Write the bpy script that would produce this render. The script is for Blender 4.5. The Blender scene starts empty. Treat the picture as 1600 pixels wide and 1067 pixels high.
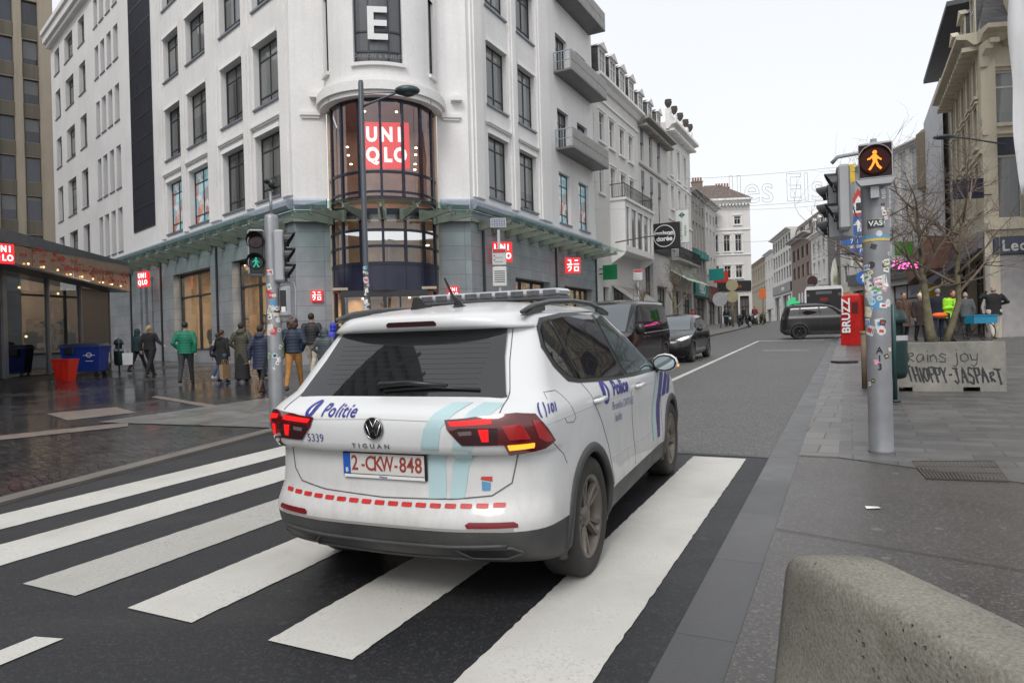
import bpy, bmesh, math, random
from mathutils import Vector, Matrix, Euler
from mathutils.bvhtree import BVHTree
random.seed(7)
S = bpy.context.scene
PI = math.pi
rad = math.radians

# ------------------------------------------------------------------ camera, sky, sun, exposure
cam = bpy.data.cameras.new('camera'); cam.lens = 24.0; cam.sensor_width = 36.0; cam.clip_end = 3000; cam.clip_start = .05
camo = bpy.data.objects.new('camera', cam); S.collection.objects.link(camo)
camo.matrix_world = Matrix.Translation((0, 0, 1.40)) @ Matrix.Rotation(PI/2-.0023, 4, 'X') @ Matrix.Rotation(-.027, 4, 'Z')
S.camera = camo
w = bpy.data.worlds.new('World'); S.world = w; w.use_nodes = True
nt = w.node_tree; nt.nodes.clear()
sky = nt.nodes.new('ShaderNodeTexSky'); sky.sky_type = 'NISHITA'; sky.sun_disc = False
SUN_EL, SUN_ROT = rad(48), rad(200)
sky.sun_elevation = SUN_EL; sky.sun_rotation = SUN_ROT; sky.air_density = 1.2; sky.dust_density = 4.0
hs = nt.nodes.new('ShaderNodeHueSaturation'); hs.inputs['Saturation'].default_value = .12
nt.links.new(sky.outputs[0], hs.inputs['Color'])
bg = nt.nodes.new('ShaderNodeBackground'); bg.inputs[1].default_value = .05
nt.links.new(hs.outputs[0], bg.inputs[0])
# the cloud deck: an even, very slightly cool white with faint soft structure
tc = nt.nodes.new('ShaderNodeTexCoord'); nz = nt.nodes.new('ShaderNodeTexNoise'); nz.inputs['Scale'].default_value = 1.6; nz.inputs['Detail'].default_value = 3
nt.links.new(tc.outputs['Generated'], nz.inputs['Vector'])
cr = nt.nodes.new('ShaderNodeValToRGB'); cr.color_ramp.elements[0].color = (.76, .785, .83, 1); cr.color_ramp.elements[1].color = (.84, .86, .885, 1)
nt.links.new(nz.outputs['Fac'], cr.inputs[0])
bg2 = nt.nodes.new('ShaderNodeBackground'); bg2.inputs[1].default_value = .90
nt.links.new(cr.outputs[0], bg2.inputs[0])
ad = nt.nodes.new('ShaderNodeAddShader'); nt.links.new(bg.outputs[0], ad.inputs[0]); nt.links.new(bg2.outputs[0], ad.inputs[1])
wo = nt.nodes.new('ShaderNodeOutputWorld'); nt.links.new(ad.outputs[0], wo.inputs[0])
sl = bpy.data.lights.new('sun', 'SUN'); sl.energy = 1.5; sl.angle = rad(25); sl.specular_factor = .3; sl.color = (1, .97, .93)
so = bpy.data.objects.new('sun', sl); S.collection.objects.link(so)
az = SUN_ROT
so.rotation_euler = Vector((-math.sin(az)*math.cos(SUN_EL), -math.cos(az)*math.cos(SUN_EL), -math.sin(SUN_EL))).to_track_quat('-Z', 'Y').to_euler()
so.location = (0, -10, 60)
S.view_settings.view_transform = 'Standard'; S.view_settings.look = 'None'; S.view_settings.gamma = 1; S.view_settings.exposure = .06

# ------------------------------------------------------------------ helpers
def ease_quad(y, y0, y1, s0, s1):
    """height gained from y0 when the slope runs linearly from s0 to s1 between y0 and y1 and stays s1 after"""
    if y <= y0: return 0
    t = min(y, y1)-y0
    h = s0*t+(s1-s0)*t*t/(2*(y1-y0))
    if y > y1: h += s1*(y-y1)
    return h
def G(x, y):
    h = .025*min(y, 30)
    if y > 30: h += ease_quad(y, 30, 60, .025, .037) if y <= 60 else ease_quad(60, 30, 60, .025, .037)+ease_quad(y, 60, 95, .037, .012)
    return .013*x+h
DX, DY = .4434, .8963
def AB(a, b): return (a*DX+b*DY, a*DY-b*DX)
def ab(x, y): return (x*DX+y*DY, x*DY-y*DX)

def link(o, parent=None):
    S.collection.objects.link(o)
    if parent: o.parent = parent
    return o
def tag(o, label=None, cat=None, group=None, kind=None):
    if label: o['label'] = label
    if cat: o['category'] = cat
    if group: o['group'] = group
    if kind: o['kind'] = kind
    return o
def thing(name, label, cat, loc=(0, 0, 0), rz=0, group=None, parent=None):
    o = bpy.data.objects.new(name, None); o.empty_display_size = .2
    link(o, parent); o.location = loc; o.rotation_euler = (0, 0, rz)
    return tag(o, label, cat, group)
def kids(o): return [c for c in bpy.data.objects if c.parent == o]
def copy_tree(o, parent=None):
    c = o.copy(); S.collection.objects.link(c); c.parent = parent
    for ch in [k for k in bpy.data.objects if k.parent == o]: copy_tree(ch, c)
    return c

class MB:
    def __init__(s): s.v = []; s.f = []; s.m = []; s.M = Matrix.Identity(4); s.mi = 0; s.smooth = False; s.sm = []
    def add(s, vs, fs, mi=None):
        n = len(s.v); s.v += [tuple(s.M @ Vector(p)) for p in vs]
        for f in fs:
            s.f.append(tuple(i+n for i in f)); s.m.append(s.mi if mi is None else mi); s.sm.append(s.smooth)
        return s
    def box(s, x0, x1, y0, y1, z0, z1, mi=None):
        return s.add([(x0,y0,z0),(x1,y0,z0),(x1,y1,z0),(x0,y1,z0),(x0,y0,z1),(x1,y0,z1),(x1,y1,z1),(x0,y1,z1)],
              [(0,3,2,1),(4,5,6,7),(0,1,5,4),(1,2,6,5),(2,3,7,6),(3,0,4,7)], mi)
    def bbox(s, x0, x1, y0, y1, z0, z1, r=.02, mi=None):
        """box with chamfered vertical and horizontal edges"""
        r = min(r, (x1-x0)/2.1, (y1-y0)/2.1, (z1-z0)/2.1)
        pl = lambda q: [(x0+q,y0),(x1-q,y0),(x1,y0+q),(x1,y1-q),(x1-q,y1),(x0+q,y1),(x0,y1-q),(x0,y0+q)]
        def ins(k): return [(x0+k+r*.0+(p[0]-x0)*(x1-x0-2*k)/(x1-x0) if 0 else x0+k+(p[0]-x0)*(x1-x0-2*k)/(x1-x0), y0+k+(p[1]-y0)*(y1-y0-2*k)/(y1-y0)) for p in pl(r)]
        rings = [[(a,b,z0) for a,b in ins(r)], [(a,b,z0+r) for a,b in pl(r)], [(a,b,z1-r) for a,b in pl(r)], [(a,b,z1) for a,b in ins(r)]]
        return s.loft(rings, True, True, mi)
    def quad(s, a, b, c, d, mi=None): return s.add([a,b,c,d], [(0,1,2,3)], mi)
    def poly(s, pts, mi=None): return s.add(pts, [tuple(range(len(pts)))], mi)
    def loft(s, rings, cap0=True, cap1=True, mi=None, closed=True):
        n = len(rings[0]); vs = [p for r in rings for p in r]; fs = []
        for i in range(len(rings)-1):
            for j in range(n if closed else n-1):
                k = (j+1) % n; fs.append((i*n+j, i*n+k, (i+1)*n+k, (i+1)*n+j))
        if cap0: fs.append(tuple(reversed(range(n))))
        if cap1: fs.append(tuple((len(rings)-1)*n+j for j in range(n)))
        return s.add(vs, fs, mi)
    def lathe(s, prof, c=(0,0,0), n=16, mi=None, cap0=True, cap1=True, a0=0, a1=2*PI):
        full = abs(a1-a0-2*PI) < 1e-6; m = n if full else n+1
        rings = [[(c[0]+r*math.cos(a0+(a1-a0)*k/n), c[1]+r*math.sin(a0+(a1-a0)*k/n), c[2]+z) for k in range(m)] for r, z in prof]
        return s.loft(rings, cap0 and full, cap1 and full, mi, closed=full)
    def tube(s, pts, r, n=8, mi=None, caps=True):
        pts = [Vector(p) for p in pts]; rr = r if isinstance(r, (list, tuple)) else [r]*len(pts)
        rings = []; up = None
        for i, p in enumerate(pts):
            d = (pts[min(i+1, len(pts)-1)]-pts[max(i-1, 0)]).normalized()
            if up is None: up = d.orthogonal().normalized()
            else:
                up = up-d*up.dot(d); up = up.normalized() if up.length > 1e-6 else d.orthogonal().normalized()
            sd = d.cross(up)
            rings.append([tuple(p+(up*math.cos(2*PI*k/n)+sd*math.sin(2*PI*k/n))*rr[i]) for k in range(n)])
        return s.loft(rings, caps, caps, mi)
    def cyl(s, p0, p1, r, n=12, mi=None): return s.tube([p0, p1], r, n, mi)
    def sphere(s, c, r, nu=12, nv=8, mi=None):
        rx, ry, rz = r if isinstance(r, (list, tuple)) else (r, r, r)
        rings = [[(c[0]+rx*math.sin(PI*i/nv)*math.cos(2*PI*k/nu), c[1]+ry*math.sin(PI*i/nv)*math.sin(2*PI*k/nu), c[2]-rz*math.cos(PI*i/nv)) for k in range(nu)] for i in range(1, nv)]
        n = len(s.v); s.loft(rings, False, False, mi)
        b = [(c[0], c[1], c[2]-rz)]; t = [(c[0], c[1], c[2]+rz)]
        s.add([rings[0][k] for k in range(nu)]+b, [(nu, (k+1) % nu, k) for k in range(nu)], mi)
        s.add([rings[-1][k] for k in range(nu)]+t, [(nu, k, (k+1) % nu) for k in range(nu)], mi)
        return s
    def prism(s, pts, y0, y1, mi=None, plane='xz'):
        """extrude a polygon given in xz (along y), xy (along z) or yz (along x)"""
        f = {'xz': lambda p, t: (p[0], t, p[1]), 'xy': lambda p, t: (p[0], p[1], t), 'yz': lambda p, t: (t, p[0], p[1])}[plane]
        n = len(pts); vs = [f(p, y0) for p in pts]+[f(p, y1) for p in pts]
        fs = [tuple(range(n)), tuple(range(2*n-1, n-1, -1))]+[(i, n+i, n+(i+1) % n, (i+1) % n) for i in range(n)]
        return s.add(vs, fs, mi)
    def mesh(s, name, mats, weld=False, flip=False):
        me = bpy.data.meshes.new(name); me.from_pydata(s.v, [], s.f)
        if not isinstance(mats, (list, tuple)): mats = [mats]
        for m in mats: me.materials.append(m)
        for p, mi, sm in zip(me.polygons, s.m, s.sm): p.material_index = mi; p.use_smooth = sm
        bm = bmesh.new(); bm.from_mesh(me)
        if weld: bmesh.ops.remove_doubles(bm, verts=bm.verts, dist=weld if isinstance(weld, float) else 1e-4)
        bmesh.ops.recalc_face_normals(bm, faces=bm.faces)
        bm.to_mesh(me); bm.free(); me.update()
        return me
    def build(s, name, mats, parent=None, weld=False, loc=None, rz=0, **kw):
        o = bpy.data.objects.new(name, s.mesh(name, mats, weld)); link(o, parent)
        if loc: o.location = loc
        if rz: o.rotation_euler = (0, 0, rz)
        if kw: tag(o, **kw)
        return o

# ------------------------------------------------------------------ materials
def base_nodes(name):
    m = bpy.data.materials.new(name); m.use_nodes = True
    t = m.node_tree; b = t.nodes['Principled BSDF']
    return m, t, b
def objvec(t, plane='xyz', scale=(1, 1, 1), rot=0, rnd=False):
    c = t.nodes.new('ShaderNodeTexCoord'); mp = t.nodes.new('ShaderNodeMapping')
    src = c.outputs['Object']
    if plane == 'xz' or plane == 'yz':
        sp = t.nodes.new('ShaderNodeSeparateXYZ'); cb = t.nodes.new('ShaderNodeCombineXYZ'); t.links.new(src, sp.inputs[0])
        if plane == 'xz': t.links.new(sp.outputs[0], cb.inputs[0])
        else: t.links.new(sp.outputs[1], cb.inputs[0])
        t.links.new(sp.outputs[2], cb.inputs[1]); src = cb.outputs[0]
    t.links.new(src, mp.inputs[0]); mp.inputs['Scale'].default_value = scale; mp.inputs['Rotation'].default_value = (0, 0, rot)
    return mp.outputs[0]
def noise(t, vec, scale, detail=4, rough=.55, dist=0):
    n = t.nodes.new('ShaderNodeTexNoise'); n.inputs['Scale'].default_value = scale; n.inputs['Detail'].default_value = detail
    n.inputs['Roughness'].default_value = rough; n.inputs['Distortion'].default_value = dist; t.links.new(vec, n.inputs['Vector']); return n.outputs['Fac']
def ramp(t, fac, c0, c1, p0=.3, p1=.7):
    r = t.nodes.new('ShaderNodeValToRGB'); e = r.color_ramp.elements
    e[0].position = p0; e[1].position = p1; e[0].color = tuple(c0)+(1,) if len(c0) == 3 else c0; e[1].color = tuple(c1)+(1,) if len(c1) == 3 else c1
    t.links.new(fac, r.inputs[0]); return r.outputs[0]
def mixc(t, fac, a, b, mode='MIX'):
    n = t.nodes.new('ShaderNodeMix'); n.data_type = 'RGBA'; n.blend_type = mode
    for s, v in ((n.inputs[0], fac), (n.inputs[6], a), (n.inputs[7], b)):
        if isinstance(v, (int, float)): s.default_value = v
        elif isinstance(v, (tuple, list)): s.default_value = tuple(v)+(1,) if len(v) == 3 else v
        else: t.links.new(v, s)
    return n.outputs[2]
def mth(t, op, a, b=None):
    n = t.nodes.new('ShaderNodeMath'); n.operation = op
    for i, v in enumerate((a, b)):
        if v is None: continue
        if isinstance(v, (int, float)): n.inputs[i].default_value = v
        else: t.links.new(v, n.inputs[i])
    return n.outputs[0]
def bump(t, b, h, strength=.3, dist=.01, prev=None):
    n = t.nodes.new('ShaderNodeBump'); n.inputs['Strength'].default_value = strength; n.inputs['Distance'].default_value = dist
    t.links.new(h, n.inputs['Height']); 
    if prev: t.links.new(prev, n.inputs['Normal'])
    t.links.new(n.outputs[0], b.inputs['Normal']); return n.outputs[0]
_mc = {}
def sc3(c, k): return tuple(min(1, x*k) for x in c)
def mat(name, col, rough=.6, metal=0, var=.12, vs=3, bmp=0, bs=40, spec=.5, coat=0, em=None, es=0, streak=0, alpha=None):
    if name in _mc: return _mc[name]
    m, t, b = base_nodes(name); _mc[name] = m
    v = objvec(t)
    if var:
        n1 = noise(t, v, vs, 6)
        c = ramp(t, n1, sc3(col, 1-var), sc3(col, 1+var), .3, .7)
        if streak:
            n2 = noise(t, objvec(t, scale=(3, 3, .12)), 3, 5)
            c = mixc(t, mth(t, 'MULTIPLY', mth(t, 'GREATER_THAN', n2, .0), ramp_f(t, n2, .5, .75)), c, sc3(col, 1-streak))
        t.links.new(c, b.inputs['Base Color'])
        rr = ramp_f(t, noise(t, v, vs*3, 4), .2, .8, max(0, rough-.08), min(1, rough+.08)); t.links.new(rr, b.inputs['Roughness'])
    else:
        b.inputs['Base Color'].default_value = tuple(col)+(1,); b.inputs['Roughness'].default_value = rough
    b.inputs['Metallic'].default_value = metal; b.inputs['Specular IOR Level'].default_value = spec
    if coat: b.inputs['Coat Weight'].default_value = coat; b.inputs['Coat Roughness'].default_value = .04
    if bmp: bump(t, b, noise(t, v, bs, 5), bmp, .01)
    if em: b.inputs['Emission Color'].default_value = tuple(em)+(1,); b.inputs['Emission Strength'].default_value = es
    return m
def ramp_f(t, fac, p0, p1, v0=0., v1=1.):
    n = t.nodes.new('ShaderNodeMapRange'); n.inputs['From Min'].default_value = p0; n.inputs['From Max'].default_value = p1
    n.inputs['To Min'].default_value = v0; n.inputs['To Max'].default_value = v1; t.links.new(fac, n.inputs['Value']); return n.outputs[0]
def glow(name, col, s):
    if name in _mc: return _mc[name]
    m, t, b = base_nodes(name); _mc[name] = m
    b.inputs['Base Color'].default_value = tuple(sc3(col, .5))+(1,); b.inputs['Emission Color'].default_value = tuple(col)+(1,); b.inputs['Emission Strength'].default_value = s
    return m
def window_glass(name, tint=(.035, .04, .045), rough=.03, var=True, spec=.6, warp=.08):
    """opaque dark pane seen by day: glossy, with slight differences from pane to pane"""
    if name in _mc: return _mc[name]
    m, t, b = base_nodes(name); _mc[name] = m
    oi = t.nodes.new('ShaderNodeObjectInfo'); v = objvec(t)
    if var:
        wn = t.nodes.new('ShaderNodeTexWhiteNoise'); wn.noise_dimensions = '1D'; t.links.new(oi.outputs['Random'], wn.inputs['W'])
        c = ramp(t, wn.outputs['Value'], sc3(tint, .6), sc3(tint, 1.9), .1, 1.)
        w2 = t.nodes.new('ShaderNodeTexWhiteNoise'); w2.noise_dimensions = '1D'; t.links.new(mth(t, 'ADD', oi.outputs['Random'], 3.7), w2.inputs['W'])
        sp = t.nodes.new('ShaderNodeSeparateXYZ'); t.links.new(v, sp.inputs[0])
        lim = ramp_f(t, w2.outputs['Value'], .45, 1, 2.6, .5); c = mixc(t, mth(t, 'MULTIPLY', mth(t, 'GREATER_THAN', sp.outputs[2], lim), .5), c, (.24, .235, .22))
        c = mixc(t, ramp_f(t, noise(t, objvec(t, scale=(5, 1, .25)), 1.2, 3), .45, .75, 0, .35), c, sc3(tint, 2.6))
        t.links.new(c, b.inputs['Base Color'])
    else: b.inputs['Base Color'].default_value = tint+(1,)
    b.inputs['Roughness'].default_value = rough; b.inputs['Specular IOR Level'].default_value = spec
    bump(t, b, noise(t, v, .9, 2), warp, .05)
    return m
def clear_glass(name, tint=(.9, .95, .95), refl=.10, graze=.8):
    if name in _mc: return _mc[name]
    m = bpy.data.materials.new(name); m.use_nodes = True; _mc[name] = m; t = m.node_tree; t.nodes.clear()
    o = t.nodes.new('ShaderNodeOutputMaterial'); tr = t.nodes.new('ShaderNodeBsdfTransparent'); gl = t.nodes.new('ShaderNodeBsdfGlossy')
    tr.inputs[0].default_value = tint+(1,); gl.inputs['Roughness'].default_value = .02
    fr = t.nodes.new('ShaderNodeLayerWeight'); fr.inputs[0].default_value = .5
    ma = mth(t, 'ADD', refl, mth(t, 'MULTIPLY', mth(t, 'POWER', fr.outputs['Facing'], 4.0), graze))
    mx = t.nodes.new('ShaderNodeMixShader'); t.links.new(ma, mx.inputs[0]); t.links.new(tr.outputs[0], mx.inputs[1]); t.links.new(gl.outputs[0], mx.inputs[2])
    t.links.new(mx.outputs[0], o.inputs[0]); return m
def brickmat(name, c1, c2, mortar, bw, bh, plane='xz', ms=.012, offset=.5, rough=.7, var=.25, bmp=.3, rot=0, vs=2, squash=1, roff=0):
    if name in _mc: return _mc[name]
    m, t, b = base_nodes(name); _mc[name] = m
    v = objvec(t, plane, rot=rot)
    br = t.nodes.new('ShaderNodeTexBrick'); t.links.new(v, br.inputs['Vector'])
    br.inputs['Color1'].default_value = tuple(c1)+(1,); br.inputs['Color2'].default_value = tuple(c2)+(1,); br.inputs['Mortar'].default_value = tuple(mortar)+(1,)
    br.inputs['Scale'].default_value = 1; br.inputs['Mortar Size'].default_value = ms; br.inputs['Mortar Smooth'].default_value = .2
    br.inputs['Brick Width'].default_value = bw; br.inputs['Row Height'].default_value = bh; br.offset = offset; br.inputs['Bias'].default_value = 0
    n1 = noise(t, objvec(t), vs, 6, .6)
    c = mixc(t, 1, br.outputs['Color'], ramp(t, n1, (1-var,)*3, (1+var*.4,)*3, .3, .7), 'MULTIPLY')
    n2 = noise(t, objvec(t), 60, 3); c = mixc(t, 1, c, ramp(t, n2, (.88,)*3, (1.08,)*3, .3, .7), 'MULTIPLY')
    t.links.new(c, b.inputs['Base Color']); 
    t.links.new(ramp_f(t, n1, .3, .7, rough-.12, rough+.08), b.inputs['Roughness'])
    p = bump(t, b, mth(t, 'SUBTRACT', 1, br.outputs['Fac']), bmp, .01)
    bump(t, b, n2, bmp*.35, .005, p)
    return m

_txt = {}
def text_mesh(s, size=1, ext=.004, bold=0, align='CENTER', shear=0, spacing=1, res=3):
    k = (s, size, ext, bold, align, shear, spacing)
    if k in _txt: return _txt[k]
    cu = bpy.data.curves.new('lettering', 'FONT'); cu.body = s; cu.size = size; cu.extrude = ext; cu.offset = bold; cu.align_x = align; cu.align_y = 'CENTER'; cu.shear = shear; cu.space_character = spacing; cu.resolution_u = res
    o = bpy.data.objects.new('lettering', cu); S.collection.objects.link(o)
    me = bpy.data.meshes.new_from_object(o.evaluated_get(bpy.context.evaluated_depsgraph_get()))
    bpy.data.objects.remove(o); bpy.data.curves.remove(cu); _txt[k] = me; return me
def text(s, m, parent, loc, size=1, ext=.004, bold=0, rot=(PI/2, 0, 0), name='lettering', sx=1, **kw):
    """lettering in the xz plane of its parent, facing -y"""
    me = text_mesh(s, size, ext, bold, **kw).copy(); me.materials.clear(); me.materials.append(m)
    o = bpy.data.objects.new(name, me); link(o, parent); o.location = loc; o.rotation_euler = rot; o.scale = (sx, 1, 1); return o

# ------------------------------------------------------------------ facade tools (local frame: x along, -y out to the street, z up)
def wall_panel(mb, x0, x1, z0, z1, holes, depth=.3, y=0, mi=0, rmi=None):
    """wall face at y with rectangular holes and reveals of the given depth"""
    xs = sorted(set([x0, x1]+[q for h in holes for q in (h[0], h[1]) if x0 < q < x1])); zs = sorted(set([z0, z1]+[q for h in holes for q in (h[2], h[3]) if z0 < q < z1]))
    for i in range(len(xs)-1):
        run = None
        for j in range(len(zs)-1):
            cx, cz = (xs[i]+xs[i+1])/2, (zs[j]+zs[j+1])/2
            inside = any(h[0] < cx < h[1] and h[2] < cz < h[3] for h in holes)
            if inside:
                if run is not None: mb.quad((xs[i], y, run), (xs[i+1], y, run), (xs[i+1], y, zs[j]), (xs[i], y, zs[j]), mi); run = None
            elif run is None: run = zs[j]
        if run is not None: mb.quad((xs[i], y, run), (xs[i+1], y, run), (xs[i+1], y, z1), (xs[i], y, z1), mi)
    r = mi if rmi is None else rmi
    for h in holes:
        a, b, c, d = h[:4]; c = max(c, z0); e = y+depth
        mb.quad((a, y, c), (a, y, d), (a, e, d), (a, e, c), r); mb.quad((b, y, c), (b, e, c), (b, e, d), (b, y, d), r)
        mb.quad((a, y, d), (b, y, d), (b, e, d), (a, e, d), r); mb.quad((a, y, c), (a, e, c), (b, e, c), (b, y, c), r)
_wc = {}
def window(parent, x, y, z, w, h, fm, gm, vb=(.5,), hb=(), t=.07, fd=.08, name='window', sill=None, sm=None, out=.08, F=None):
    """a window (frame with bars), its pane as sub-part, optionally a sill; lower left corner at x,z; frame plane at y"""
    k = (round(w, 3), round(h, 3), vb, hb, t, fd, fm.name, gm.name)
    if k not in _wc:
        mb = MB(); mb.box(0, t, 0, fd, 0, h); mb.box(w-t, w, 0, fd, 0, h); mb.box(t, w-t, 0, fd, 0, t); mb.box(t, w-t, 0, fd, h-t, h)
        for q in vb: mb.box(q*w-t*.4, q*w+t*.4, .005, fd-.005, t, h-t)
        vv = sorted([t]+[q*w-t*.4 for q in vb]+[q*w+t*.4 for q in vb]+[w-t])
        for q in hb:
            for i in range(0, len(vv)-1, 2): mb.box(vv[i], vv[i+1], .008, fd-.008, q*h-t*.4, q*h+t*.4)
        me = mb.mesh(name, fm)
        pm = MB(); pm.box(t*.5, w-t*.5, fd*.45, fd*.55, t*.5, h-t*.5); pe = pm.mesh('pane', gm)
        _wc[k] = (me, pe)
    me, pe = _wc[k]
    o = bpy.data.objects.new(name, me); link(o, parent); o.matrix_basis = (F or Matrix.Identity(4)) @ Matrix.Translation((x, y, z))
    p = bpy.data.objects.new('pane', pe); link(p, o)
    if sill:
        sb = MB(); sb.box(-.06, w+.06, -out, 0, -sill, 0); q = sb.build('sill', sm or fm, o)
    return o
# ------------------------------------------------------------------ ground surfaces
def asphalt(name, col, agg=.5, rough=.75, wet=0, wetscale=.35, gum=True, aggc=3.2, dust=0):
    m, t, b = base_nodes(name); _mc[name] = m; v = objvec(t)
    n1 = noise(t, v, .55, 6, .6); c = ramp(t, n1, sc3(col, .72), sc3(col, 1.25), .3, .7)
    vo = t.nodes.new('ShaderNodeTexVoronoi'); vo.inputs['Scale'].default_value = 95; t.links.new(v, vo.inputs['Vector'])
    wn = t.nodes.new('ShaderNodeSeparateColor'); t.links.new(vo.outputs['Color'], wn.inputs[0])
    c = mixc(t, mth(t, 'MULTIPLY', ramp_f(t, wn.outputs[0], .72, .95), agg), c, sc3(col, aggc))
    c = mixc(t, mth(t, 'MULTIPLY', ramp_f(t, wn.outputs[1], .75, .9), agg*.6), c, sc3(col, .35))
    if gum:   # trodden gum and grit spots
        v2 = t.nodes.new('ShaderNodeTexVoronoi'); v2.voronoi_dimensions = '2D'; v2.inputs['Scale'].default_value = 2.1; v2.inputs['Randomness'].default_value = 1; w3 = t.nodes.new('ShaderNodeSeparateColor'); t.links.new(v2.outputs['Color'], w3.inputs[0])
        nn = t.nodes.new('ShaderNodeMapping'); t.links.new(v, nn.inputs[0]); t.links.new(nn.outputs[0], v2.inputs['Vector'])
        g = mth(t, 'LESS_THAN', mth(t, 'ADD', v2.outputs['Distance'], mth(t, 'MULTIPLY', noise(t, v, 28, 2), .05)), ramp_f(t, w3.outputs[1], .35, 1, .0, .085))
        c = mixc(t, mth(t, 'MULTIPLY', g, .6), c, sc3(col, 3.4))
    if dust:
        d1 = noise(t, objvec(t, rot=-math.atan2(DY, DX), scale=(.25, 1.6, 1)), 1.0, 6, .7); c = mixc(t, ramp_f(t, d1, .48, .70, 0, dust), c, (.075, .07, .066))
        d2 = noise(t, v, 3.5, 5, .75); c = mixc(t, ramp_f(t, d2, .60, .72, 0, dust*.6), c, (.06, .057, .054))
    t.links.new(c, b.inputs['Base Color'])
    n3 = noise(t, v, wetscale, 5, .6)
    if wet: t.links.new(ramp_f(t, n3, .38, .62, .07, rough), b.inputs['Roughness'])
    else: t.links.new(ramp_f(t, n1, .3, .7, rough-.15, rough+.05), b.inputs['Roughness'])
    p = bump(t, b, wn.outputs[0], .28, .004); bump(t, b, n1, .2, .03, p)
    return m
M_ROADN = asphalt('fresh_asphalt', (.0135, .014, .016), .6, .60, aggc=3.4, dust=.20)
M_ROADF = asphalt('worn_asphalt', (.088, .087, .085), .75, .72, gum=False, dust=-.0)
M_AGG = asphalt('exposed_aggregate', (.055, .049, .045), .65, .38, aggc=2.8)
M_GRND = asphalt('ground_concrete', (.16, .155, .15), .3, .8)
def paint_mat(nm='road_paint', k=1, w0=.575):
    m, t, b = base_nodes(nm); v = objvec(t); _mc[nm] = m
    n1 = noise(t, v, 1.1, 6, .65); c = ramp(t, n1, sc3((.44, .425, .39), k), sc3((.60, .585, .55), k), .3, .65)
    n2 = noise(t, objvec(t, scale=(1, 1, 1)), 60, 5, .8)
    n3 = noise(t, objvec(t, rot=-.46, scale=(40, 2.2, 1)), 1.2, 5, .7)
    wear = mth(t, 'MAXIMUM', ramp_f(t, mth(t, 'ADD', mth(t, 'MULTIPLY', n2, .6), mth(t, 'MULTIPLY', n1, .4)), w0-.04, w0+.10, 0, .8), ramp_f(t, n3, .60, .80, 0, .22))
    c = mixc(t, wear, c, (.13, .125, .12)); t.links.new(c, b.inputs['Base Color']); b.inputs['Roughness'].default_value = .6
    bump(t, b, n2, .35, .004); return m
M_PAINT = paint_mat(); M_PAINTD = paint_mat('dirty_road_paint', .80, .54)
M_KERB = brickmat('granite_kerb', (.066, .066, .068), (.090, .088, .088), (.035, .035, .035), 1.0, 30, 'xyz', .005, 0, .42, .35, .2, -math.atan2(DY, DX))
M_KERBL = mat('pale_granite', (.15, .135, .12), .5, var=.2, vs=2, bmp=.3, bs=60)
M_SLAB = brickmat('bluestone_slabs', (.080, .078, .078), (.135, .130, .126), (.045, .043, .04), .62, .24, 'xyz', .006, .43, .42, .3, .25, -math.atan2(DY, DX)+PI/2)
M_SLABL = brickmat('pavement_slabs', (.14, .136, .13), (.19, .183, .175), (.07, .07, .07), .4, .4, 'xyz', .008, .5, .55, .2, .2, .5)
def wet_cobble():
    m, t, b = base_nodes('wet_cobbles'); v0 = objvec(t, rot=.75); _mc['wet_cobbles'] = m; nd = t.nodes.new('ShaderNodeTexNoise'); nd.inputs['Scale'].default_value = 1.3; t.links.new(v0, nd.inputs['Vector']); va = t.nodes.new('ShaderNodeVectorMath'); va.operation = 'SCALE'; va.inputs['Scale'].default_value = .35; t.links.new(nd.outputs['Color'], va.inputs[0]); vb = t.nodes.new('ShaderNodeVectorMath'); t.links.new(v0, vb.inputs[0]); t.links.new(va.outputs[0], vb.inputs[1]); v = vb.outputs[0]
    br = t.nodes.new('ShaderNodeTexBrick'); t.links.new(v, br.inputs['Vector']); br.inputs['Scale'].default_value = 1
    br.inputs['Color1'].default_value = (.022, .022, .024, 1); br.inputs['Color2'].default_value = (.058, .056, .057, 1); br.inputs['Mortar'].default_value = (.014, .013, .013, 1)
    br.inputs['Mortar Size'].default_value = .012; br.inputs['Brick Width'].default_value = .145; br.inputs['Row Height'].default_value = .10; br.inputs['Mortar Smooth'].default_value = .6
    n1 = noise(t, objvec(t), .28, 5, .6); n2 = noise(t, objvec(t), 3, 5, .7)
    t.links.new(mixc(t, 1, br.outputs[0], ramp(t, n2, (.6,)*3, (1.3,)*3, .3, .7), 'MULTIPLY'), b.inputs['Base Color'])
    t.links.new(mth(t, 'ADD', ramp_f(t, n1, .48, .66, .04, .28), mth(t, 'MULTIPLY', n2, .16)), b.inputs['Roughness']); b.inputs['Specular IOR Level'].default_value = .6
    wetk = ramp_f(t, n1, .48, .66, .15, .9)
    p = bump(t, b, mth(t, 'MULTIPLY', mth(t, 'SUBTRACT', 1, br.outputs['Fac']), wetk), .55, .012)
    bump(t, b, mth(t, 'MULTIPLY', n2, wetk), .3, .02, p); return m
M_WET = wet_cobble()

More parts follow.
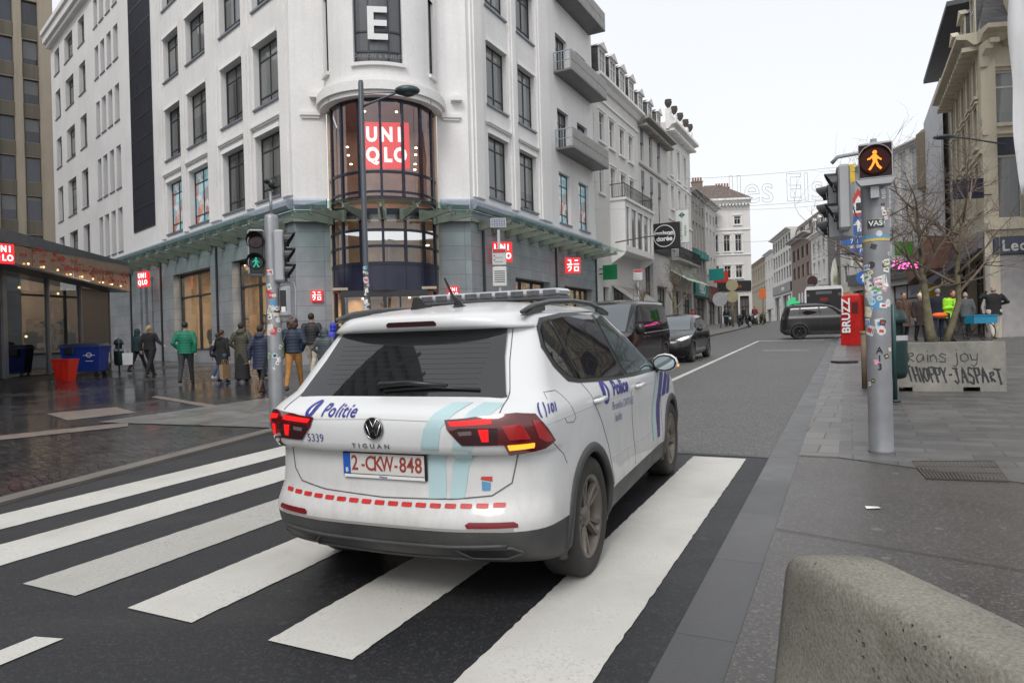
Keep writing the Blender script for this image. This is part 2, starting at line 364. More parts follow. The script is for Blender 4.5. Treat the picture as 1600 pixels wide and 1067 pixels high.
def sheet(name, left, right, n, dz, m, nc=4, kind='structure', skirt=0, jit=0, **kw):
    """ground-hugging strip between two polylines of world xy points (same count); skirt drops its outer edges"""
    L, R_ = [], []
    for P, Q in ((left, L), (right, R_)):
        for i in range(len(P)-1):
            k = n if isinstance(n, int) else n[i]
            for j in range(k): Q.append((P[i][0]+(P[i+1][0]-P[i][0])*j/k, P[i][1]+(P[i+1][1]-P[i][1])*j/k))
        Q.append(P[-1])
    mb = MB(); rows = []
    for l, r in zip(L, R_):
        row = [(l[0]+(r[0]-l[0])*j/nc, l[1]+(r[1]-l[1])*j/nc) for j in range(nc+1)]
        if jit:
            dx_, dy_ = r[0]-l[0], r[1]-l[1]; q_ = math.hypot(dx_, dy_); e0, e1 = random.gauss(0, jit)/q_, random.gauss(0, jit)/q_
            row[0] = (row[0][0]+dx_*e0, row[0][1]+dy_*e0); row[-1] = (row[-1][0]+dx_*e1, row[-1][1]+dy_*e1)
        row = [(x, y, G(x, y)+dz) for x, y in row]
        if skirt: row = [(row[0][0], row[0][1], row[0][2]-skirt)]+row+[(row[-1][0], row[-1][1], row[-1][2]-skirt)]
        rows.append(row)
    if skirt: rows = [[(x, y, z-(skirt if 0 < j < len(rows[0])-1 else 0)) for j, (x, y, z) in enumerate(rows[0])]]+rows+[[(x, y, z-(skirt if 0 < j < len(rows[0])-1 else 0)) for j, (x, y, z) in enumerate(rows[-1])]]
    mb.loft(rows, False, False, closed=False)
    o = mb.build(name, m); tag(o, kind=kind, **kw); return o
ABs = lambda pts: [AB(*p) for p in pts]
# base ground
sheet('ground', [(-90, -25), (-90, 30), (-90, 60), (-90, 95), (-90, 190)], [(140, -25), (140, 30), (140, 60), (140, 95), (140, 190)], [11, 12, 14, 10], -.06, M_GRND, 40)
# near carriageway under the crossing, then the worn one beyond the seam
sheet('road', ABs([(-14, -9), (3.3, -6.6), (7.0, -7.26)]), ABs([(-14, -.72), (3.3, -.72), (7.0, -.72)]), [12, 8], 0, M_ROADN, 6)
tag(bpy.data.objects['road'], kind='structure')
sheet('road', ABs([(7.0, -7.26), (14, -7.8), (30, -7.85), (62, -7.85)])+[(30.5, 86), (44, 150)], ABs([(7.0, -.72), (14, -.72), (30, -.72), (58, -.72)])+[(33, 72), (49, 150)], [8, 10, 24, 10, 20], .0, M_ROADF, 6)
sheet('road_seam', ABs([(6.93, -7.2), (7.02, -7.2)]), ABs([(6.97, -.75), (7.05, -.75)]), 1, .004, mat('tar_seam', (.012, .012, .013), .4, var=.1), 12)
# zebra stripes
k = 0
for b0, b1 in ((-1.42, -.92), (-2.40, -1.92), (-3.39, -2.91), (-4.33, -3.83), (-5.32, -4.82), (-6.25, -5.75)):
    e = .0
    if b0 < -5: a0, a1 = 2.28, 6.9
    else: a0, a1 = 2.27, 6.87
    if b0 > -1.5: a0 = 1.4
    sheet('crosswalk_stripe', ABs([(a0, b0), (a1, b0)]), ABs([(a0, b1), (a1, b1)]), 130, .005, M_PAINTD if b0 < -3.8 and b0 > -4.5 else M_PAINT, 3, jit=.0022)
sheet('lane_marking', ABs([(-3, -3.52), (1.88, -3.50)]), ABs([(-3, -3.36), (1.92, -3.34)]), 8, .005, M_PAINT, 1)
sheet('lane_marking', ABs([(13.0, -3.52), (35.6, -4.12)]), ABs([(13.0, -3.39), (35.6, -3.99)]), 20, .006, M_PAINT, 1)
sheet('lane_marking', ABs([(35.6, -4.12), (36.0, -4.12)]), ABs([(35.1, -1.1), (35.4, -1.1)]), 1, .006, M_PAINT, 12)
sheet('lane_marking', ABs([(26.5, -2.9), (27.1, -2.9)]), ABs([(26.0, -1.3), (26.6, -1.3)]), 1, .006, mat('worn_paint', (.22, .215, .21), .7, var=.35, vs=6), 8)
# right side: flush granite channel, aggregate concrete and slabs
sheet('kerb', ABs([(-14, -.72), (7.0, -.72), (58, -.72)]), ABs([(-14, -.46), (7.0, -.46), (58, -.46)]), [14, 40], .008, M_KERB, 1, skirt=.1)
sheet('kerb', ABs([(7.05, -.46), (58, -.46)]), ABs([(7.05, -.12), (58, -.12)]), [40], .03, M_SLABL, 1, skirt=.1)
sheet('pavement', ABs([(-14, -.455), (7.05, -.455), (7.2, -.12)]), ABs([(-14, 9), (2.2, 9), (2.3, 9)]), [12, 1], .02, M_AGG, 10, skirt=.1)
sheet('pavement', ABs([(7.05, -.12), (58, -.12)])+[(33.5, 72), (51, 150)], ABs([(2.3, 9), (62, 9)])+[(60, 78), (80, 150)], [40, 8, 20], .028, M_SLAB, 10, skirt=.1)
sheet('pavement_joint', ABs([(4.62, -.45), (4.628, -.45)]), ABs([(2.9, 6), (2.908, 6)]), 1, .026, mat('joint', (.04, .037, .033), .8, var=.1), 12)
# left side: granite channel along the square, wet cobbled square, raised pavement up the street
sheet('kerb', ABs([(-14, -9.22), (3.3, -6.82), (7.1, -7.48), (14, -8.03), (24, -8.08)]), ABs([(-14, -9), (3.3, -6.6), (7.1, -7.26), (14, -7.8), (24, -7.85)]), [12, 6, 6, 10], .03, M_KERBL, 1, skirt=.12)
sheet('kerb', ABs([(24, -8.2), (62, -8.2)]), ABs([(24, -7.85), (62, -7.85)]), [40], .10, M_KERBL, 1, skirt=.12)
sheet('square', [(-62, -16), (-62, -4), (-62, 10), (-62, 35), (-62, 78)], ABs([(-14, -9.21), (3.3, -6.81), (7.1, -7.47), (14, -8.02), (24, -8.07)]), [8, 8, 8, 14], .026, M_WET, 24, skirt=.1)
sheet('pavement', ABs([(24, -15.5), (30, -15), (62, -14)])+[(22, 80)], ABs([(24, -8.18), (30, -8.19), (62, -8.2)])+[(29.5, 78)], [8, 30, 6], .095, M_SLABL, 6, skirt=.1)
def patch(pts, m, dz, name='paving_band'):
    mb = MB(); a, b, c, d = pts; n = 8; rows = []
    for i in range(n+1):
        l = [a[k]+(d[k]-a[k])*i/n for k in (0, 1)]; r = [b[k]+(c[k]-b[k])*i/n for k in (0, 1)]
        rows.append([(l[0]+(r[0]-l[0])*j/n, l[1]+(r[1]-l[1])*j/n, 0) for j in range(n+1)])
    rows = [[(x, y, G(x, y)+dz) for x, y, z in r] for r in rows]
    mb.loft(rows, False, False, closed=False); mb.build(name, m, kind='structure')

M_PINK = mat('rosy_granite', (.19, .155, .135), .35, var=.4, vs=5, bmp=.3, bs=50)
M_BAND = brickmat('concrete_slabs', (.15, .145, .14), (.19, .185, .175), (.07, .07, .07), .5, .5, 'xyz', .008, .5, .38, .35, .2, .75)
patch([(-8.89, 12.98), (-7.99, 13.7), (-6.94, 12.56), (-7.68, 11.75)], M_PINK, .032)
patch([(-8.3, 15.64), (-8.33, 15.94), (-5.78, 13.27), (-5.68, 12.83)], M_PINK, .032)
patch([(-9.6, 8.0), (-10.0, 8.5), (-6.29, 11.13), (-6.01, 10.62)], M_PINK, .032)
patch([(-6.9, 11.3), (-5.0, 14.6), (-2.2, 13.0), (-3.35, 9.75)], M_BAND, .036, 'pavement')
# ------------------------------------------------------------------ the white corner building
def plaster(name, col, streak=.12):
    m, t, b = base_nodes(name); _mc[name] = m; v = objvec(t)
    n1 = noise(t, v, .35, 6, .6); c = ramp(t, n1, sc3(col, .90), sc3(col, 1.04), .3, .7)
    n2 = noise(t, objvec(t, scale=(2.2, 2.2, .10)), 1.6, 6, .65)
    c = mixc(t, ramp_f(t, n2, .50, .78, 0, streak*3), c, (col[0]*.62, col[1]*.60, col[2]*.56))
    n3 = noise(t, v, 9, 5, .7); c = mixc(t, 1, c, ramp(t, n3, (.94,)*3, (1.03,)*3, .3, .7), 'MULTIPLY')
    t.links.new(c, b.inputs['Base Color']); b.inputs['Roughness'].default_value = .85; b.inputs['Specular IOR Level'].default_value = .25
    bump(t, b, n3, .15, .01); return m
M_PLAST = plaster('white_render', (.80, .785, .775), .08)
M_TRIM = plaster('white_trim', (.80, .785, .77), .07)
M_STONE = brickmat('blue_stone', (.30, .312, .335), (.34, .35, .372), (.10, .105, .115), 1.15, .60, 'xz', .007, 0, .6, .3, .15, vs=.8)
M_STONE2 = brickmat('blue_stone_curved', (.30, .312, .335), (.34, .35, .372), (.10, .105, .115), 1.15, .60, 'xz', .007, 0, .6, .3, .15, vs=.8)
M_DARKFR = mat('dark_frame', (.025, .027, .032), .4, var=.1)
M_NAVY = mat('navy_panel', (.018, .020, .045), .22, var=.2, vs=2)
M_GLASSW = window_glass('window_pane', (.10, .105, .105), .04)
M_GLASSD = window_glass('dark_pane', (.022, .024, .028), .04)
M_ZINC = mat('zinc', (.20, .22, .25), .45, .5, var=.15)
M_FLASH = mat('blue_grey_flashing', (.30, .34, .40), .45, .2, var=.1)
M_PIPE = mat('black_pipe', (.02, .02, .025), .5, var=.1)
M_RED = glow('lit_red_sign', (.86, .022, .03), .95)
M_LETW = glow('lit_white_letters', (1, .97, .95), 1.25)
M_CGL = clear_glass('canopy_glass', (.80, .92, .89), .05, .25)
M_SHOP = clear_glass('shop_glass', (.80, .80, .78), .14)
M_WARM = mat('warm_interior', (.50, .40, .30), .8, var=.25, vs=1.2)
M_LAMP = glow('ceiling_lamp', (1, .82, .55), 9)
M_POSTER = None
def poster_mat(name, cols, scale=1.3):
    m, t, b = base_nodes(name); _mc[name] = m; v = objvec(t)
    vo = t.nodes.new('ShaderNodeTexVoronoi'); vo.inputs['Scale'].default_value = scale; t.links.new(v, vo.inputs['Vector'])
    sp = t.nodes.new('ShaderNodeSeparateColor'); t.links.new(vo.outputs['Color'], sp.inputs[0])
    r = t.nodes.new('ShaderNodeValToRGB'); e = r.color_ramp.elements; e[0].color = cols[0]+(1,); e[1].color = cols[-1]+(1,); e[1].position = .98
    for i, c in enumerate(cols[1:-1]): q = e.new((i+1)/(len(cols)-1)); q.color = c+(1,)
    nn = noise(t, v, 2.2, 4); t.links.new(mth(t, 'ADD', mth(t, 'MULTIPLY', sp.outputs[0], .6), mth(t, 'MULTIPLY', nn, .45)), r.inputs[0])
    t.links.new(r.outputs[0], b.inputs['Base Color']); b.inputs['Roughness'].default_value = .15
    t.links.new(r.outputs[0], b.inputs['Emission Color']); b.inputs['Emission Strength'].default_value = .25; return m
M_FOIL = poster_mat('coloured_window_foil', [(.05, .30, .38), (.55, .66, .70), (.20, .45, .52), (.50, .14, .07), (.62, .60, .60), (.05, .14, .35)], 1.9)

def frame2(P, Q):
    """matrix: origin P, x towards Q, y inwards (left of x), z up"""
    d = Vector((Q[0]-P[0], Q[1]-P[1], 0)); L = d.length; d.normalize()
    return Matrix(((d.x, -d.y, 0, P[0]), (d.y, d.x, 0, P[1]), (0, 0, 1, 0), (0, 0, 0, 1))), L
C1 = Vector((-8.7, 27.7, 0)); DLv = Vector((-1.0096, 1, 0)).normalized(); C2 = Vector((-1.6, 28.7, 0)); DRv = Vector((.4615, .887, 0)).normalized()
CBX, CBY = C1.x, C1.y
croot = thing('corner_building', 'white corner building with rounded glass bay above the shop entrance', 'building', (CBX, CBY, 0))
rel = Matrix.Translation((-CBX, -CBY, 0))
LL = 39.8
FLm, _ = frame2(C1+DLv*LL, C1); FCm, LC = frame2(C1, C2); FRm, _ = frame2(C2, C2+DRv*15.05)
FLr, FCr, FRr = rel @ FLm, rel @ FCm, rel @ FRm
TOP = 26.0
rows = [(7.72, 10.52), (11.76, 14.49), (16.06, 18.39), (19.99, 22.17), (23.5, 25.42)]
def LH(s0, s1, z0, z1): return (LL-s1, LL-s0, z0, z1)
colsL = [(1.03, 3.28), (4.46, 6.75), (8.49, 10.98), (11.95, 14.25)]
g4 = [(22.2, 23.15), (23.65, 24.6), (25.1, 26.05), (26.5, 27.4)]
w1 = [(29.75, 31.45), (33.0, 35.4), (37.0, 38.6)]
holesL = [LH(a, b, *r) for r in rows for a, b in colsL+g4+w1]
wl = MB(); wl.M = FLr
wall_panel(wl, 0, LL, 7.35, TOP, holesL, .42)
strip = (LL-19.95, LL-16.2)
# right wing
colsR = [(1.7, 3.6), (4.78, 6.63)]; colsR3 = [(9.5, 11.1), (12.38, 14.0)]
rowsR = [(7.76, 10.56), (11.87, 14.65), (16.26, 18.6), (20.1, 22.3)]
holesR = [(a, b)+r for r in rowsR for a, b in colsR]+[(a, b)+r for r in [(7.72, 10.5), (11.75, 13.95), (15.9, 18.05), (20.0, 22.1)] for a, b in colsR3]
wl.M = FRr; wall_panel(wl, 0, 15.05, 7.35, TOP, holesR, .42)
wl.quad((15.05, 0, 7.35), (15.05, 12, 7.35), (15.05, 12, TOP), (15.05, 0, TOP))
wl.M = FCr; dcx, dcy = 3.62, .15
wl.quad((0, 0, 7.35), (dcx-2.25, 0, 7.35), (dcx-2.25, 0, TOP), (0, 0, TOP)); wl.quad((dcx+2.25, 0, 7.35), (LC, 0, 7.35), (LC, 0, TOP), (dcx+2.25, 0, TOP))
# upper drum with its window openings
def arc_wall(mb, r, z0, z1, holes, cx=dcx, cy=dcy, a0=-88, a1=88, depth=.25, step=4, mi=0):
    """cylinder wall seen from -y; angles in degrees from the front; holes (a0,a1,z0,z1)"""
    ang = sorted(set([a0+i*step for i in range(int((a1-a0)/step)+1)]+[a1]+[q for h in holes for q in h[:2]])); zs = sorted(set([z0, z1]+[min(q, z1) for h in holes for q in h[2:4]]))
    P = lambda a, z, q=0: (cx+(r-q)*math.sin(rad(a)), cy-(r-q)*math.cos(rad(a)), z)
    for i in range(len(ang)-1):
        for j in range(len(zs)-1):
            ca, cz = (ang[i]+ang[i+1])/2, (zs[j]+zs[j+1])/2
            if any(h[0] < ca < h[1] and h[2] < cz < h[3] for h in holes):
                for zz in (h for hh in holes for h in hh[2:4] if hh[0] < ca < hh[1]):
                    if zz <= z1: mb.quad(P(ang[i], zz), P(ang[i+1], zz), P(ang[i+1], zz, depth), P(ang[i], zz, depth), mi)
                continue
            mb.quad(P(ang[i], zs[j]), P(ang[i+1], zs[j]), P(ang[i+1], zs[j+1]), P(ang[i], zs[j+1]), mi)
    for h in holes:
        for a in h[:2]: mb.quad(P(a, h[2]), P(a, min(h[3], z1)), P(a, min(h[3], z1), depth), P(a, h[2], depth), mi)
def ring(mb, r0, r1, z0, z1, cx=dcx, cy=dcy, a0=-88, a1=88, n=44, mi=0):
    pr = [(r0, z0), (r1, z0), (r1, z1), (r0, z1)]
    rings = [[(cx+q*math.sin(rad(a0+(a1-a0)*k/n)), cy-q*math.cos(rad(a0+(a1-a0)*k/n)), z) for q, z in pr] for k in range(n+1)]
    mb.loft(rings, True, True, mi)
eh = [(-24, 24, 12.16, 15.4), (-72, -59, 12.0, 15.2), (59, 72, 12.0, 15.2), (-24, 24, 16.2, 19.4), (-72, -59, 16.2, 19.2), (59, 72, 16.2, 19.2)]
wl.smooth = True; arc_wall(wl, 2.3, 11.3, 21, eh); wl.smooth = False
ring(wl, 0, 2.3, 20.99, 21.1)
wl.build('upper_wall', M_PLAST, croot)
# trims: pilasters, lintels, string courses, drum cornice, top cornice
tr = MB(); tr.M = FLr
def pil(mb, a, b, z0, z1):
    mb.box(a, b, -.10, -.001, z0, z1); mb.box(a+.16, b-.16, -.17, -.101, z0, z1)
for a, b in ((3.5, 4.25), (6.98, 8.28), (11.2, 11.75), (.02, .82), (14.45, 15.0)): pil(tr, LL-b, LL-a, 7.5, 26)
for i, r in enumerate(rows[:4]):
    for a, b in colsL:
        x0, x1 = LL-b, LL-a
        if i == 0:
            tr.box(x0-.22, x1+.2, -.16, -.002, r[1]+.42, r[1]+.50); tr.box(x0-.16, x1+.14, -.11, -.002, r[1]+.36, r[1]+.419)
        tr.prism([(-.002, r[1]+.001), (-.002, r[1]+.2), (-.06, r[1]+.2), (-.09, r[1]+.001)], x0-.02, x1+.02, plane='yz')
tr.box(0, 11.5, -.55, -.002, 26.3, 26.9); tr.box(0, 11.5, -.35, -.002, 26.0, 26.299); tr.box(0, 11.6, -.7, -.002, 26.9, 27.25); tr.box(11.6, LL, -.3, -.002, 26, 26.8)
tr.M = FRr
for a, b in ((.25, 1.25), (3.82, 4.5), (6.85, 8.35)): pil(tr, a, b, 7.5, 26)
for i, r in enumerate(rowsR):
    for a, b in colsR:
        if i == 0:
            tr.box(a-.2, b+.2, -.16, -.002, r[1]+.42, r[1]+.50); tr.box(a-.14, b+.14, -.11, -.002, r[1]+.36, r[1]+.419)
        tr.prism([(-.002, r[1]+.001), (-.002, r[1]+.2), (-.06, r[1]+.2), (-.09, r[1]+.001)], a-.02, b+.02, plane='yz')
tr.M = FCr
for x0, x1 in ((.35, dcx-2.45), (dcx+2.45, LC-.3)):
    tr.box(x0, x1, -.14, -.002, 10.72, 10.86); tr.box(x0+.05, x1-.05, -.08, -.002, 10.62, 10.719); tr.box((x0+x1)/2+.0, (x0+x1)/2+.45, -.3, -.002, 11.4, 11.6)
ring(tr, 2.31, 2.62, 11.0, 11.35); ring(tr, 2.31, 2.50, 11.35, 11.5); ring(tr, 2.0, 2.5, 10.82, 10.999); 
for a0, a1 in ((-26, 26), (-74, -57), (57, 74)): ring(tr, 2.31, 2.42, 11.99, 12.12, a0=a0, a1=a1, n=10)
tr.build('trim', M_TRIM, croot)
# dark glazed stair strip on the long wing
st = MB(); st.M = FLr
x0, x1 = strip
n = 26
for i in range(n+1): st.box(x0+(x1-x0)*i/n-.016, x0+(x1-x0)*i/n+.016, -.045, -.02, 8.52, 27)
for z in [8.52+i*1.33 for i in range(15)]: st.box(x0, x1, -.05, -.046, z, z+.07)
st.build('louvre_grid', mat('louvre', (.035, .036, .045), .45, .3, var=.2), croot)
st = MB(); st.M = FLr; st.box(x0, x1, -.02, -.005, 8.52, 27); st.build('stair_glazing', window_glass('stair_glass', (.085, .09, .12), .06, False, 1.0, .25), croot)
# windows
vb2, hb2 = (.46,), (.22, .80)
for i, r in enumerate(rows):
    for j, (a, b) in enumerate(colsL):
        foil = i == 0 and j >= 2
        window(croot, LL-b, .26, r[0], b-a, r[1]-r[0], M_DARKFR, M_FOIL if foil else M_GLASSW, (.46,), (.19, .78), .07, .09, sill=.09, sm=M_ZINC, out=.34, F=FLr)
    for a, b in g4: window(croot, LL-b, .30, r[0], b-a, r[1]-r[0], M_DARKFR, M_GLASSD, (), (), .05, .06, sill=.07, sm=M_ZINC, out=.36, F=FLr)
    for a, b in w1: window(croot, LL-b, .28, r[0], b-a, r[1]-r[0], M_DARKFR, M_GLASSW, (.5,), (.2, .78), .06, .08, sill=.07, sm=M_ZINC, out=.34, F=FLr)
for i, r in enumerate(rowsR):
    for a, b in colsR: window(croot, a, .2, r[0], b-a, r[1]-r[0], M_DARKFR, M_GLASSW, (.54,), (.19, .80), .07, .09, sill=.09, sm=M_ZINC, out=.3, F=FRr)
for i, r in enumerate([(7.72, 10.5), (11.75, 13.95), (15.9, 18.05), (20.0, 22.1)]):
    for a, b in colsR3: window(croot, a, .2, r[0], b-a, r[1]-r[0], M_DARKFR, M_FOIL if i == 0 else M_GLASSW, (.52,), (.19, .76) if i == 0 else (.7,), .07, .09, sill=.08, sm=M_ZINC, out=.27, F=FRr)
# drum windows: curved dark frames and panes
def drum_window(a0, a1, z0, z1, r=2.3, bars=(), hbars=(), gm=None, fm=None, rec=.12, t=1.4):
    f = MB(); f.M = FCr
    for a in [a0+t*.5, a1-t*.5]+[a0+(a1-a0)*q for q in bars]: ring(f, r-rec-.06, r-rec+.02, z0, z1, a0=a-t/2, a1=a+t/2, n=1)
    for z in [z0, z1-.07]+[z0+(z1-z0)*q for q in hbars]: ring(f, r-rec-.05, r-rec+.012, z, z+.07, a0=a0, a1=a1, n=8)
    o = f.build('window', fm or M_DARKFR, croot)
    g = MB(); g.M = FCr; ring(g, r-rec-.035, r-rec-.02, z0, z1, a0=a0, a1=a1, n=8); g.build('pane', gm or M_GLASSD, o); return o
ew = drum_window(-24, 24, 12.16, 15.4, bars=(.3, .72), hbars=(.12, .36, .9), gm=mat('grey_window_banner', (.085, .09, .10), .35, var=.1))
drum_window(-72, -59, 12.0, 15.2, bars=(.5,), hbars=(.2,)); drum_window(59, 72, 12.0, 15.2, bars=(.5,), hbars=(.2,))
for q in ((-24, 24), (-72, -59), (59, 72)): drum_window(q[0], q[1], 16.2, 19.2, bars=(.5,), hbars=(.2,))
mWh = mat('white_vinyl', (.72, .72, .72), .5, var=.05)
def ftext(s, m, F, loc, size, parent=croot, **kw):
    o = text(s, m, parent, (0, 0, 0), size, **kw); o.matrix_basis = F @ Matrix.Translation(loc) @ Matrix.Rotation(PI/2, 4, 'X') @ Matrix.Diagonal((kw.pop('sx', 1), 1, 1, 1)); return o
ftext('E', mWh, FCr, (dcx-.03, -2.135, 13.55), 1.75, bold=.035)
ftext('DESIGN & BUILD', mat('grey_vinyl', (.22, .22, .23), .5, var=.05), FCr, (dcx, -2.13, 12.35), .2, spacing=1.25)
# glass bay: frame, glazing
def bay(r, z0, z1, hz, mull, gm, name):
    f = MB(); f.M = FCr
    for a in mull: ring(f, r-.05, r+.06, z0, z1, a0=a-1.3, a1=a+1.3, n=1)
    for z, h in hz: ring(f, r-.045, r+.04, z, z+h)
    o = f.build(name, mat('navy_steel', (.02, .022, .04), .3, .3, var=.1), croot)
    g = MB(); g.M = FCr; g.smooth = True
    n = 44; rg = [[(dcx+r*math.sin(rad(-88+4*k)), dcy-r*math.cos(rad(-88+4*k)), z) for k in range(45)] for z in (z0, z1)]
    g.loft(rg, False, False, closed=False); g.build('glazing', gm, o); return o
mulls = (-86, -68, -46, -23, 0, 23, 46, 68, 86)
bay(2.12, 6.95, 10.83, [(6.95, .12), (7.2, .08), (7.95, .10), (10.7, .12)], mulls, M_SHOP, 'upper_bay_frame')
bay(2.16, 4.45, 6.5, [(4.4, .14), (5.1, .09), (5.72, .09), (6.35, .15)], mulls, M_SHOP, 'lower_bay_frame')
nv = MB(); nv.M = FCr; nv.smooth = True
arc_wall(nv, 2.18, 3.45, 4.42, []); nv.smooth = False
for a in mulls: ring(nv, 2.17, 2.2, 3.45, 4.42, a0=a-.4, a1=a+.4, n=1)
nv.build('navy_band', M_NAVY, croot)
# drum ground floor: side glass, door frame and doors
db = MB(); db.M = FCr
for a0, a1 in ((-88, -84), (-70, -66), (-50, -44), (44, 50), (66, 70), (84, 88)): ring(db, 2.08, 2.2, .55, 3.45, a0=a0, a1=a1, n=2)
db.box(dcx-1.65, dcx+1.65, -1.95, -1.80, 3.2, 3.44); db.box(dcx-1.65, dcx-1.5, -1.95, -1.8, .55, 3.2); db.box(dcx+1.5, dcx+1.65, -1.95, -1.8, .55, 3.2); db.box(dcx-.07, dcx+.07, -1.93, -1.82, .55, 3.2)
db.box(dcx-.62, dcx-.55, -1.92, -1.84, .55, 3.2, 0); db.box(dcx+.55, dcx+.62, -1.92, -1.84, .55, 3.2, 0)
dfr = db.build('door_frame', M_DARKFR, croot)
dg = MB(); dg.M = FCr; dg.quad((dcx-1.5, -1.87, .55), (dcx+1.5, -1.87, .55), (dcx+1.5, -1.87, 3.2), (dcx-1.5, -1.87, 3.2)); dg.build('door_glass', M_SHOP, dfr)
dg = MB(); dg.M = FCr
for s_ in (-1, 1):
    rg = [[(dcx+2.13*math.sin(rad(s_*(46+5.25*k))), dcy-2.13*math.cos(rad(s_*(46+5.25*k))), z) for k in range(9)] for z in (.55, 3.45)]
    dg.loft(rg, False, False, closed=False)
dg.build('side_glass', M_SHOP, dfr)
# stone ground floor
sh = MB(); sh.M = FLr
zt = 6.9; ZB = .1
shopL = [(8.63, 13.7, 1.27, 5.42), (2.2, 6.1, 1.15, 5.40), (16.95, 17.25, .9, 5.6), (17.9, 18.4, .9, 5.62), (18.85, 19.3, .9, 5.62)]
def stone_wall(F, x0, x1, holes, name='stone_wall'):
    o = MB(); wall_panel(o, x0, x1, ZB, zt, holes, .45); q = o.build(name, M_STONE, croot); q.matrix_basis = F; return q
stone_wall(FLr, LL-30, LL, [LH(*h) for h in shopL])
shopR = [(4.0, 8.0, .9, 4.35), (9.9, 14.2, .9, 4.3)]
stone_wall(FRr, 0, 15.05, shopR)
stone_wall(FCr, 0, dcx-2.12, []); stone_wall(FCr, dcx+2.12, LC, [])
cp = MB()
cp.M = FLr; cp.box(LL-24, LL+.02, -.12, -.003, 6.42, 6.58); cp.M = FRr; cp.box(-.02, 15.05, -.12, -.003, 6.42, 6.58)
cp.M = FCr; cp.box(.0, dcx-2.2, -.3, -.003, 6.38, 6.62); cp.box(dcx+2.2, LC, -.3, -.003, 6.38, 6.62)
cp.build('stone_ledge', mat('ledge_stone', (.30, .29, .26), .6, var=.2), croot)
# black down pipes / joints
for F, s_ in ((FLr, LL-7.75), (FLr, LL-15.5), (FLr, LL-20.9), (FRr, .95), (FRr, 8.75), (FRr, 14.8)):
    pp = MB(); pp.M = F; pp.tube([(s_, -.05, .6), (s_, -.05, 6.1), (s_, -.03, 6.4)], .055, 8); pp.build('downpipe', M_PIPE, croot)
# flashing above the canopy
fl = MB()
for F, x0, x1 in ((FLr, LL-24, LL-.0), (FRr, 0, 15.2)):
    fl.M = F; fl.prism([(-.003, 6.92), (-.003, 7.34), (-.30, 7.30), (-.34, 7.22), (-.34, 7.05), (-.22, 6.92)], x0, x1, plane='yz')
fl.M = FCr; fl.prism([(-.003, 6.92), (-.003, 7.34), (-.30, 7.30), (-.34, 7.22), (-.34, 7.05), (-.22, 6.92)], 0.05, dcx-2.3, plane='yz'); fl.prism([(-.003, 6.92), (-.003, 7.34), (-.30, 7.30), (-.34, 7.22), (-.34, 7.05), (-.22, 6.92)], dcx+2.3, LC-.05, plane='yz')
fl.build('flashing', M_FLASH, croot)
sp = MB(); sp.M = FCr; sp.box(dcx-2.35, dcx+2.35, -.05, .3, 6.5, 6.96); sp.build('bay_slab', M_DARKFR, croot)
# glass canopy with brackets and spider fittings
cg = MB(); zc = 6.62; W = 1.75
def P3(F, x, y, z): v = F @ Vector((x, y, z)); return tuple(v)
outer = [P3(FLr, LL-24, -W, zc-.05), P3(FLr, LL-.9, -W, zc-.05)]; inner = [P3(FLr, LL-24, -.2, zc+.1), P3(FLr, LL-.2, -.2, zc+.1)]
for k in range(-5, 6):
    a = rad(k*14); outer.append(P3(FCr, dcx+4.0*math.sin(a), dcy-4.1*math.cos(a)+.1, zc-.05)); inner.append(P3(FCr, dcx+2.3*math.sin(a*1.1), dcy-2.3*math.cos(a*1.1), zc+.1))
outer += [P3(FRr, .9, -W, zc-.05), P3(FRr, 15.6, -W, zc-.05)]; inner += [P3(FRr, .2, -.2, zc+.1), P3(FRr, 15.6, -.2, zc+.1)]
rg = []
for o_, i_ in zip(outer, inner): rg.append([o_, i_, (i_[0], i_[1], i_[2]+.02), (o_[0], o_[1], o_[2]+.02)])
cg.loft(rg, True, True); can = cg.build('canopy_glass', M_CGL, croot)
def bracket(F, x, y0, y1, ang=0):
    br = MB(); br.M = F @ Matrix.Translation((x, y0, 0)) @ Matrix.Rotation(ang, 4, 'Z'); L = y1
    br.prism([(0, zc-.48), (0, zc-.10), (-L, zc-.20), (-L, zc-.30)], -.04, .04, plane='yz')
    br.box(-.16, .16, -.12, -.0, zc-.5, zc-.05)
    for yy in (-L+.12, -L*.55):
        for sx in (-1, 1):
            for sy in (-1, 1): br.tube([(0, yy, zc-.20), (sx*.12, yy+sy*.10, zc-.10), (sx*.13, yy+sy*.11, zc-.04)], .016, 5)
        br.tube([(0, yy, zc-.28), (0, yy, zc-.12)], .03, 6)
    br.build('canopy_bracket', mat('bracket_steel', (.24, .235, .20), .5, .3, var=.15), croot)
s_ = .8
while s_ < 23.5: bracket(FLr, LL-s_, -.01, 1.55); s_ += 1.52
s_ = .7
while s_ < 15.2: bracket(FRr, s_, -.01, 1.55); s_ += 1.24
for a in (-62, -41, -20, 0, 20, 41, 62):
    bracket(FCr, dcx+2.3*math.sin(rad(a)), dcy-2.3*math.cos(rad(a)), 1.6 if a else 1.5, rad(a))
